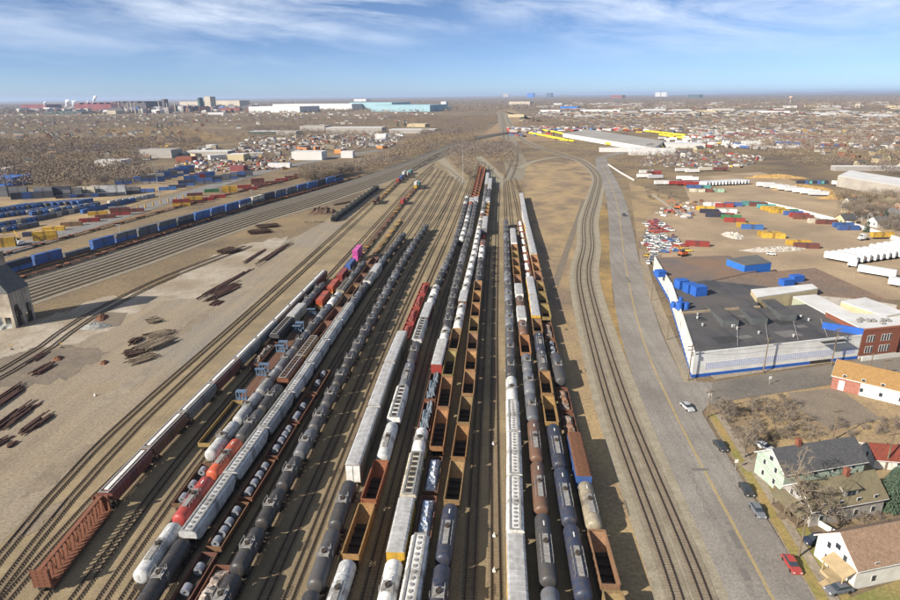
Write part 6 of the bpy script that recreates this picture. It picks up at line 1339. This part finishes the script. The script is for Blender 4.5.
for args in ((22, 47, 111, 104.5, 'red', 'distant red mill hall at the far left horizon', 120), (44, 50, 111.5, 107.5, 'white', 'small white block beside the far left red mill', 60), (43, 82, 114, 111.5, 'green', 'long low teal green shed before the steel mill', 100), (76, 122, 112, 104, 'red', 'long dark red steel mill hall', 200, 'distant_building', None, 'building', 7), (112, 147, 112, 103, 'dark', 'tall sooty steel mill hall right of the long red one', 160, 'distant_building', None, 'building', 5),
             (107, 116, 114, 110.5, 'tan', 'small cream block below the steel mill', 60), (152, 160, 113.5, 109.5, 'white', 'small white block right of the steel mill', 60), (160, 196, 112.5, 107.5, 'dark', 'dark cluttered mill shed in the middle of the works', 120, 'distant_building', None, 'building', 6), (180, 202, 106.5, 101.5, 'tan', 'pale tan plant hall behind the mill', 120), (205.5, 211.5, 110, 96.5, 'tan', 'tall tan tower block beside the steel works', 50), (213, 240, 107, 100.5, 'tan', 'long pale tan hall right of the tan tower', 120),
             (200, 240, 112, 108, 'red', 'low red brown shed below the tan hall', 80), (249, 300, 112.5, 106.5, 'white', 'long white factory left of the teal factory', 200, 'distant_building', 'white'), (273, 352, 110, 104, 'white', 'bigger white factory behind the long one', 250, 'distant_building', 'white'), (350, 392, 109.5, 102.5, 'teal', 'taller pale teal factory hall', 250, 'distant_building', 'teal'), (371, 430, 111.5, 105, 'teal', 'long pale teal factory in the centre left distance', 250, 'distant_building', 'teal'),
             (430, 446, 110, 106.5, 'white', 'white plant right of the teal factory', 80), (441, 446, 108, 101.5, 'white', 'white domed silo block right of the teal factory', 40), (354, 366, 101.5, 99, 'white', 'tiny white hall on the horizon', 100), (527, 533, 97.5, 93, 'blue', 'dark blue tower block on the horizon', 60), (546, 551, 97.5, 93, 'green', 'green tower block on the horizon', 60), (503, 508, 97, 93.5, 'tan', 'tan tower on the horizon at the track vanishing point', 60), (509, 530, 105, 101.5, 'tan', 'pale low terraces beyond the tracks', 60), (508, 524, 117, 114.5, 'cream', 'cream low shop at the end of the tracks', 40),
             (560, 577, 109.5, 106.5, 'blue', 'bright blue store beyond the yellow truck depot', 80), (553, 562, 105, 103.3, 'white', 'white roofed store left of the far blue one', 80), (580, 620, 112, 109.7, 'white', 'long white strip building right of the blue store', 60), (540, 560, 112, 109.9, 'white', 'long white strip building left of the blue store', 60), (655, 660, 96.5, 92.2, 'white', 'left one of two white towers on the horizon', 50), (661, 666, 96.5, 92.2, 'white', 'right one of two white towers on the horizon', 50), (688, 699, 97.5, 94.5, 'green', 'dark green block on the horizon', 80), (610, 622, 98, 95, 'brick', 'reddish blocks on the horizon', 80),
             (695, 720, 112.5, 110.5, 'cream', 'long cream warehouse in the eastern distance', 80), (783, 797, 107.8, 105.8, 'white', 'white warehouse left of the cream ones in the east', 80), (804, 832, 107, 105.2, 'cream', 'cream warehouse row in the eastern distance', 80), (887, 900, 107.5, 105.7, 'cream', 'pale warehouse at the right edge of the distance', 80), (855, 860, 107.5, 103.5, 'tan', 'tan block tower in the eastern distance', 50), (705, 719, 128.3, 126, 'white', 'white warehouse behind the truck park', 50), (758, 790, 113, 111, 'white', 'low white range in the eastern distance', 50),
             (326, 382, 133.5, 127.5, 'grey', 'long pale grey warehouse left of the brush row', 40, 'distant_building', 'white'), (407, 425, 127, 124, 'cream', 'cream depot beyond the brush row', 50), (389, 435, 133.5, 129.5, 'grey', 'long white roofed shed just left of the brush row', 40, 'distant_building', 'white'), (248, 275, 134.5, 131.5, 'green', 'dark low shed with a pale roof in the scrap district', 40, 'distant_building', 'white'), (276, 296, 135, 131.5, 'grey', 'grey low shed right of the dark one', 40, 'distant_building', 'grey'), (300, 325, 131, 126, 'grey', 'grey gabled works in the scrap district', 50, 'distant_building', 'grey'),
             (95, 122, 166, 160.5, 'white', 'white low building among trees behind the containers', 20, 'distant_building', 'white'), (140, 172, 158, 150, 'grey', 'grey warehouse behind the big blue stack', 30, 'distant_building', 'grey'), (185, 228, 156, 151.5, 'grey', 'long pale grey depot in the middle left', 25, 'distant_building', 'white'), (228, 244, 161, 154.5, 'cream', 'white and brown shed beside a dark container', 20, 'distant_building', 'white'), (176, 192, 162, 157, 'brick', 'red brown shed behind the container stacks', 15), (230, 244, 171.5, 166, 'red', 'red shed near the yard road', 12), (292, 322, 160, 152, 'white', 'big white tent like store in the scrap district', 25, 'distant_building', 'white'), (268, 290, 167.5, 163.5, 'white', 'long white tanker shaped shed', 8, 'distant_building', 'white'), (341, 353, 158, 151.5, 'white', 'small white office by the brush row', 12, 'distant_building', 'white'),
             (-12, 14, 186, 178, 'blue', 'blue roofed shed at the left edge', 25, 'distant_building', 'blue'), (0, 8, 174, 168, 'white', 'little white shed at the left edge', 15, 'distant_building', 'white'), (160, 168, 149.5, 145.5, 'yellow', 'small yellow shed in the middle left', 12), (375, 386, 140, 134, 'white', 'white dome topped store at the brush end', 20), (600, 640, 152, 148, 'white', 'low white sheds by the road bend', 12), (630, 675, 155, 148.5, 'white', 'white panel yard right of the road', 15), (668, 705, 148, 144, 'white', 'white roofed depot in the truck park', 40, 'distant_building', 'white'), (780, 800, 146, 143, 'blue', 'blue roofed store in the eastern truck park', 30, 'distant_building', 'blue'), (745, 760, 147, 141.5, 'white', 'white block store in the truck park', 20), (835, 905, 171, 166.5, 'grey', 'long pale conveyor shed at the right', 10, 'distant_building', 'white'), (700, 760, 137.5, 136, 'dark', 'long dark shed across the truck park', 30), (735, 790, 136.5, 134.5, 'red', 'long red roofed shed in the truck park', 30), (815, 860, 139, 136.8, 'red', 'red roofed range in the eastern distance', 30)): farb(*args)
# large depot with a grey roof and yellow dock doors
dp = [G(563, 133.2, 7), G(655, 148, 7), G(664, 141, 7), G(590, 129.5, 7)]
r = empty('truck_depot', (*dp[0], 0)); extrude('walls', [(x-dp[0][0], y-dp[0][1]) for x, y in dp], 0, 7, WHW, r, surf('pale gravel roof', (0.33, 0.31, 0.28), (0.27, 0.25, 0.23), 0.9, 0.02)); tag(r, 'very large pale depot with grey roof and rows of yellow trailers', 'depot')
for k, (p0, p1) in enumerate((((545, 131), (620, 146)), ((531, 134), (570, 142)), ((608, 145), (660, 148.5)), ((647, 132), (700, 138)), ((662, 136), (690, 140)))):
    for i in range(16 if k < 3 else 12): t = i/15; a, b = G(*p0), G(*p1); o = put(('trl', 14.6), trailer(), (a[0]+(b[0]-a[0])*t+random.uniform(-3, 3), a[1]+(b[1]-a[1])*t, 0.1), 0.5+random.uniform(-.05, .05), C['lemon']); tag(o, f"yellow box trailer, {ordn(i+1)} from left in the {['front', 'left', 'right', 'rear', 'short rear'][k]} row of the depot", 'trailer', 'yellow trailers around the depot')
for i, (x, y) in enumerate(scatter([(670, 145), (660, 138), (720, 134), (880, 138), (860, 146), (760, 150), (700, 148)], 120, 31, 9)):
    c = random.choice(['white', 'white', 'white', 'red', 'silver', 'white', 'blue', 'orange']); o = put(('trl', 14.6), trailer(), (x, y, 0.05), random.uniform(0, 3.1), C[c]); tag(o, f"{c} box trailer in the crowded far truck park", 'trailer', f"{c} trailers in the far truck park")
for i, (x, y) in enumerate(scatter([(505, 136), (520, 130), (560, 132), (545, 138)], 26, 33, 7)+scatter([(600, 127), (700, 126), (720, 132), (620, 133)], 30, 34, 12)):
    c = random.choice(['red', 'blue', 'white', 'yellow', 'orange', 'navy']); o = put(('cont', 12.2), container(), (x, y, 0.05), random.uniform(0, 3.1), C[c]); tag(o, f"{c} container in the yard beyond the depot", 'shipping container', f"{c} containers beyond the depot")
for wh, poly, n, cols in (('scrap district at middle left', [(240, 148), (260, 140), (385, 138), (385, 147), (300, 150)], 110, ['white', 'white', 'silver', 'grey', 'red', 'blue', 'black']), ('scrap district edge', [(170, 168), (200, 158), (290, 160), (280, 170), (200, 172)], 45, ['white', 'silver', 'red', 'blue', 'black']), ('scrap yard right of the road', [(655, 158), (700, 152), (760, 160), (740, 168), (660, 168)], 60, ['white', 'silver', 'white', 'grey', 'red', 'blue'])):
    for x, y in scatter(poly, n, n, 5): c = random.choice(cols); kk = random.choice(['sedan', 'suv']); o = put(('car', kk), car(kk), (x, y, 0.03), random.uniform(0, 3.1), C[c]); tag(o, f"{c} car parked in the {wh}", 'car', f"{c} cars in the {wh}")
for wh, poly, n in (('scrap district', [(230, 156), (250, 136), (400, 134), (385, 150), (300, 156)], 34), ('middle left works', [(150, 158), (200, 146), (240, 150), (230, 160)], 12)):
    for i, (x, y) in enumerate(scatter(poly, n, n+3, 16)):
        c = random.choice(['grey', 'white', 'cream', 'brick', 'grey', 'orange']); l, w_, h = random.uniform(8, 22), random.uniform(6, 14), random.uniform(3, 6); r = empty('small_shed', (x, y, 0), random.uniform(0, 3)); extrude('walls', [(-l, -w_/2), (0, -w_/2), (0, w_/2), (-l, w_/2)], 0, h, FARC[c], r, FARC[random.choice(['grey', 'white', 'dark'])]); tag(r, f"small {c} shed in the {wh}", 'shed', f"small {c} sheds in the {wh}")
CLM = [WRF, GSID, surf('scrap grey', (0.16, 0.15, 0.15), (0.25, 0.22, 0.2), 0.9, 0.3), surf('scrap rust', (0.20, 0.09, 0.05), (0.12, 0.07, 0.05), 0.9, 0.3), surf('scrap blue', (0.06, 0.12, 0.26), None, 0.8), surf('scrap red', (0.34, 0.05, 0.04), None, 0.8), surf('scrap yellow', (0.5, 0.33, 0.06), None, 0.8)]
def clutter(P_, seed, smin, smax, hmin, hmax, w, label):
    rg = random.Random(seed); mb = MB()
    for x, y in P_:
        l, q, h, a = rg.uniform(smin, smax)/2, rg.uniform(smin, smax)/4, rg.uniform(hmin, hmax), rg.uniform(0, 3.14); c, s_ = math.cos(a), math.sin(a); k = rg.uniform(0.6, 1)
        mb.loft([[(x+u*c-v*s_, y+u*s_+v*c, z) for u, v in ((-l*f, -q*f), (l*f, -q*f), (l*f, q*f), (-l*f, q*f))] for z, f in ((0, 1), (h*0.6, 1), (h, k))], rg.choices(range(7), w)[0])
    tag(mb.build('scrap_clutter', CLM), label, 'scrap', kind='stuff')
clutter(scatter([(232, 153), (250, 137), (405, 133), (392, 147), (300, 151)], 620, 201), 1, 3, 11, 1, 3.0, (4, 8, 9, 5, 1, .5, .5), 'dense scrap and parked machines across the middle left district')
clutter(scatter([(168, 170), (180, 158), (295, 156), (285, 170), (200, 173)], 300, 202), 2, 2.5, 7, 1, 2.6, (2, 6, 8, 7, 1, 1, 1), 'scattered scrap beyond the big blue container stack')
clutter(scatter([(640, 166), (650, 152), (700, 149), (770, 158), (745, 168), (700, 166)], 300, 203), 3, 2.5, 7, 1, 2.6, (4, 6, 9, 6, 1, 1, 1), 'wrecked cars and scrap packed right of the road')
clutter(scatter([(690, 133), (700, 126), (900, 131), (870, 147), (760, 149), (700, 147)], 800, 204), 4, 5, 18, 2, 4.5, (11, 6, 5, 3, .7, 1, .5), 'crowded white sheds and trucks in the eastern truck park')
clutter(scatter([(505, 133), (510, 128), (700, 124), (690, 131), (560, 131)], 260, 205), 5, 6, 22, 2, 5, (8, 4, 3, 4, 3, 3, 1), 'crowded yard clutter behind the big depot')
clutter(scatter([(652, 212), (700, 200), (712, 208), (690, 220), (660, 216)], 60, 206), 6, 1.5, 5, 0.5, 1.6, (5, 4, 4, 6, 1, 2, 1), 'small rubbish along the top of the gravel lot')
clutter(scatter([(100, 113.5), (104, 110.5), (200, 108.5), (262, 109), (262, 112), (180, 113.5)], 260, 207), 7, 20, 70, 10, 36, (1, 3, 7, 3, 0.5, 0, 0), 'tangle of dark frames and sheds in the steel works')
clutter(scatter([(20, 113), (24, 111), (100, 110), (100, 113)], 60, 208), 8, 30, 90, 8, 25, (2, 2, 6, 5, 0, 0, 0), 'low clutter around the far left red mill')
bl = []
for x, y in scatter([(512, 116), (560, 103), (1100, 103), (1100, 118), (700, 120)], 130, 91)+scatter([(-200, 116), (-200, 104), (440, 104), (440, 117)], 60, 92): bl.append((x, y))
house_mass('distant_commercial_blocks', bl, 'scattered pale low commercial blocks in the far distance', 6, 30, 110, 5, 11, [WRF, FARC['tan'], FARC['cream'], WRF, BRICK, FARC['grey']])
# stacks, plumes, water tower, blast furnaces
def stackf(h):
    def f():
        m = MB(); m.cyl((0, 0, 0), (0, 0, h), 4.5, 3.0, 12); return m.build('chimney_stack', FARC['tan'])
    return f
for i, (px, yb, yt) in enumerate(((129, 113.5, 102), (132.5, 113.5, 101.5), (136, 113.5, 102), (120, 112, 101), (160, 112, 99.5), (168, 112.5, 103), (296, 104, 98.5), (189, 112, 104), (176, 113, 102.5))):
    x, y = G(px, yb); o = put(('stk', i), stackf(hfor(x, y, yt)), (x, y, 0)); tag(o, f"mill chimney, {ordn([129, 132.5, 136, 120, 160, 168, 296, 189, 176].index(px)+1)} of the distant works stacks", 'chimney', 'distant mill chimneys')
r = farb(199, 201, 112, 97.5, 'green', 'dark green furnace tower in the steel works', 30); r2 = farb(163, 166, 112, 99, 'dark', 'dark furnace frame left of the green tower', 30)
def plume(seed):
    def f():
        rg = random.Random(seed); mb = MB(); bm = bmesh.new()
        for k in range(46): 
            t = rg.random(); bmesh.ops.create_icosphere(bm, subdivisions=1, radius=(1.5+4.5*t)*rg.uniform(0.5, 1.3), matrix=Matrix.Translation((26*t+rg.gauss(0, 2+5*t), rg.gauss(0, 3), 4+46*t**0.8+rg.gauss(0, 2))))
        me = bpy.data.meshes.new('steam_plume'); bm.to_mesh(me); bm.free(); me.materials.append(surf('white steam', (0.85, 0.85, 0.87), None, 1.0)); o = bpy.data.objects.new('steam_plume', me); COL.objects.link(o); return o
    return f
for px, yb, sc, lab in ((94.5, 104, 1.0, 'tallest white steam plume above the red mill'), (88, 104.5, 0.5, 'small white puff left of the tall plume'), (73, 108.5, 1.0, 'white steam plume right of the far mill'), (66, 108.5, 1.1, 'spreading white steam at the far left works'), (45, 107, 0.7, 'white steam above the far left red mill')):
    x, y = G(px, 112); z = hfor(x, y, yb)-4; o = put(('plume', int(px)), plume(int(px)), (x, y, z), 0, None, sc); tag(o, lab, 'steam plume')
def water_tower():
    root = empty('water_tower'); m = MB(); m.cyl((0, 0, 0), (0, 0, 34), 3.2, 2.6, 14); m.build('stem', FARC['tan'], root); t = MB(); t.loft([[(r_*math.cos(a), r_*math.sin(a), z) for a in [k*math.pi/8 for k in range(16)]] for r_, z in ((2.6, 33), (11, 38), (13, 43), (11, 48), (4, 51))]); t.build('tank', surf('salmon paint', (0.55, 0.36, 0.28), None, 0.7), root); return root
x, y = G(790, 103.3); o = put('wt', water_tower, (x, y, 0)); tag(o, 'mushroom shaped water tower on the eastern horizon', 'water tower')
hb_ = MB()
for i, (x, y, l, h) in enumerate(((2200, 30000, 5200, 70), (17500, 30000, 9000, 95), (-14000, 33000, 9000, 60))):
    hb_.add([(x-l+2*l*k/24, y, 0) for k in range(25)]+[(x-l+2*l*k/24, y+1500, h*math.sin(math.pi*k/24)*(0.8+0.2*math.sin(k*1.7+i))) for k in range(25)]+[(x-l+2*l*k/24, y+4000, 0) for k in range(25)], [(j*25+k, j*25+k+1, (j+1)*25+k+1, (j+1)*25+k) for j in range(2) for k in range(24)])
tag(hb_.build('hills', FW), kind='structure')
def marker():
    m = MB(); m.box(-0.3, 0.3, -0.3, 0.3, 0, 0.2); m.box(-0.1, 0.1, -0.1, 0.1, 0.2, 0.8); return m.build('track_marker', WHITE)
for i, (px, py) in enumerate(((494, 537), (494, 572), (506, 371), (493, 445), (95, 396))):
    tag(put('tmark', marker, (*G(px, py), 0.15)), f"small white marker, {['beside the empty centre track, second nearest', 'beside the empty centre track, nearest', 'beside the empty centre track, farthest', 'beside the empty centre track, third nearest', 'alone beside the two leftmost tracks'][i]}", 'track marker')
def switch_stand():
    r_ = empty('switch_stand'); m = MB(); m.box(-0.4, 0.4, -0.2, 0.2, 0, 0.3); m.cyl((0, 0, 0.3), (0, 0, 1.5), 0.06, None, 6); m.build('stand', STEEL, r_); t = MB(); t.box(-0.3, 0.3, -0.03, 0.03, 1.3, 1.8); t.build('target', MATS['yellow steel'], r_); return r_
for i, (px, py) in enumerate(((441, 162), (448, 168), (455, 175), (480, 163), (488, 170), (498, 178), (520, 192), (528, 200), (566, 330), (556, 290), (12, 350), (62, 348))):
    tag(put('sw', switch_stand, (*G(px, py), 0.1)), f"low switch stand with yellow target, {ordn(i+1)} {'along the left yard ladder' if i < 3 else 'along the centre ladder' if i < 6 else 'right of the yard' if i < 10 else 'on the old siding'}", 'switch stand', 'switch stands')
# ------------------------------------------------------------------ haze
hz = MB(); hz.box(-30000, 30000, -2500, 40000, -1, 150); ho = hz.build('haze', []); hm, hnt, hbs = newmat('haze air'); hnt.nodes.remove(hbs)
pv = N(hnt, 'ShaderNodeVolumePrincipled'); pv.inputs['Color'].default_value = (0.58, 0.73, 1.0, 1); pv.inputs['Density'].default_value = 0.000042; pv.inputs['Anisotropy'].default_value = 0.1
L(hnt, pv.outputs[0], hnt.nodes['Material Output'].inputs['Volume']); ho.data.materials.append(hm); tag(ho, kind='stuff'); ho['label'] = 'thin blue air haze over the far distance'; ho['category'] = 'haze'
S.cycles.volume_step_rate = 1
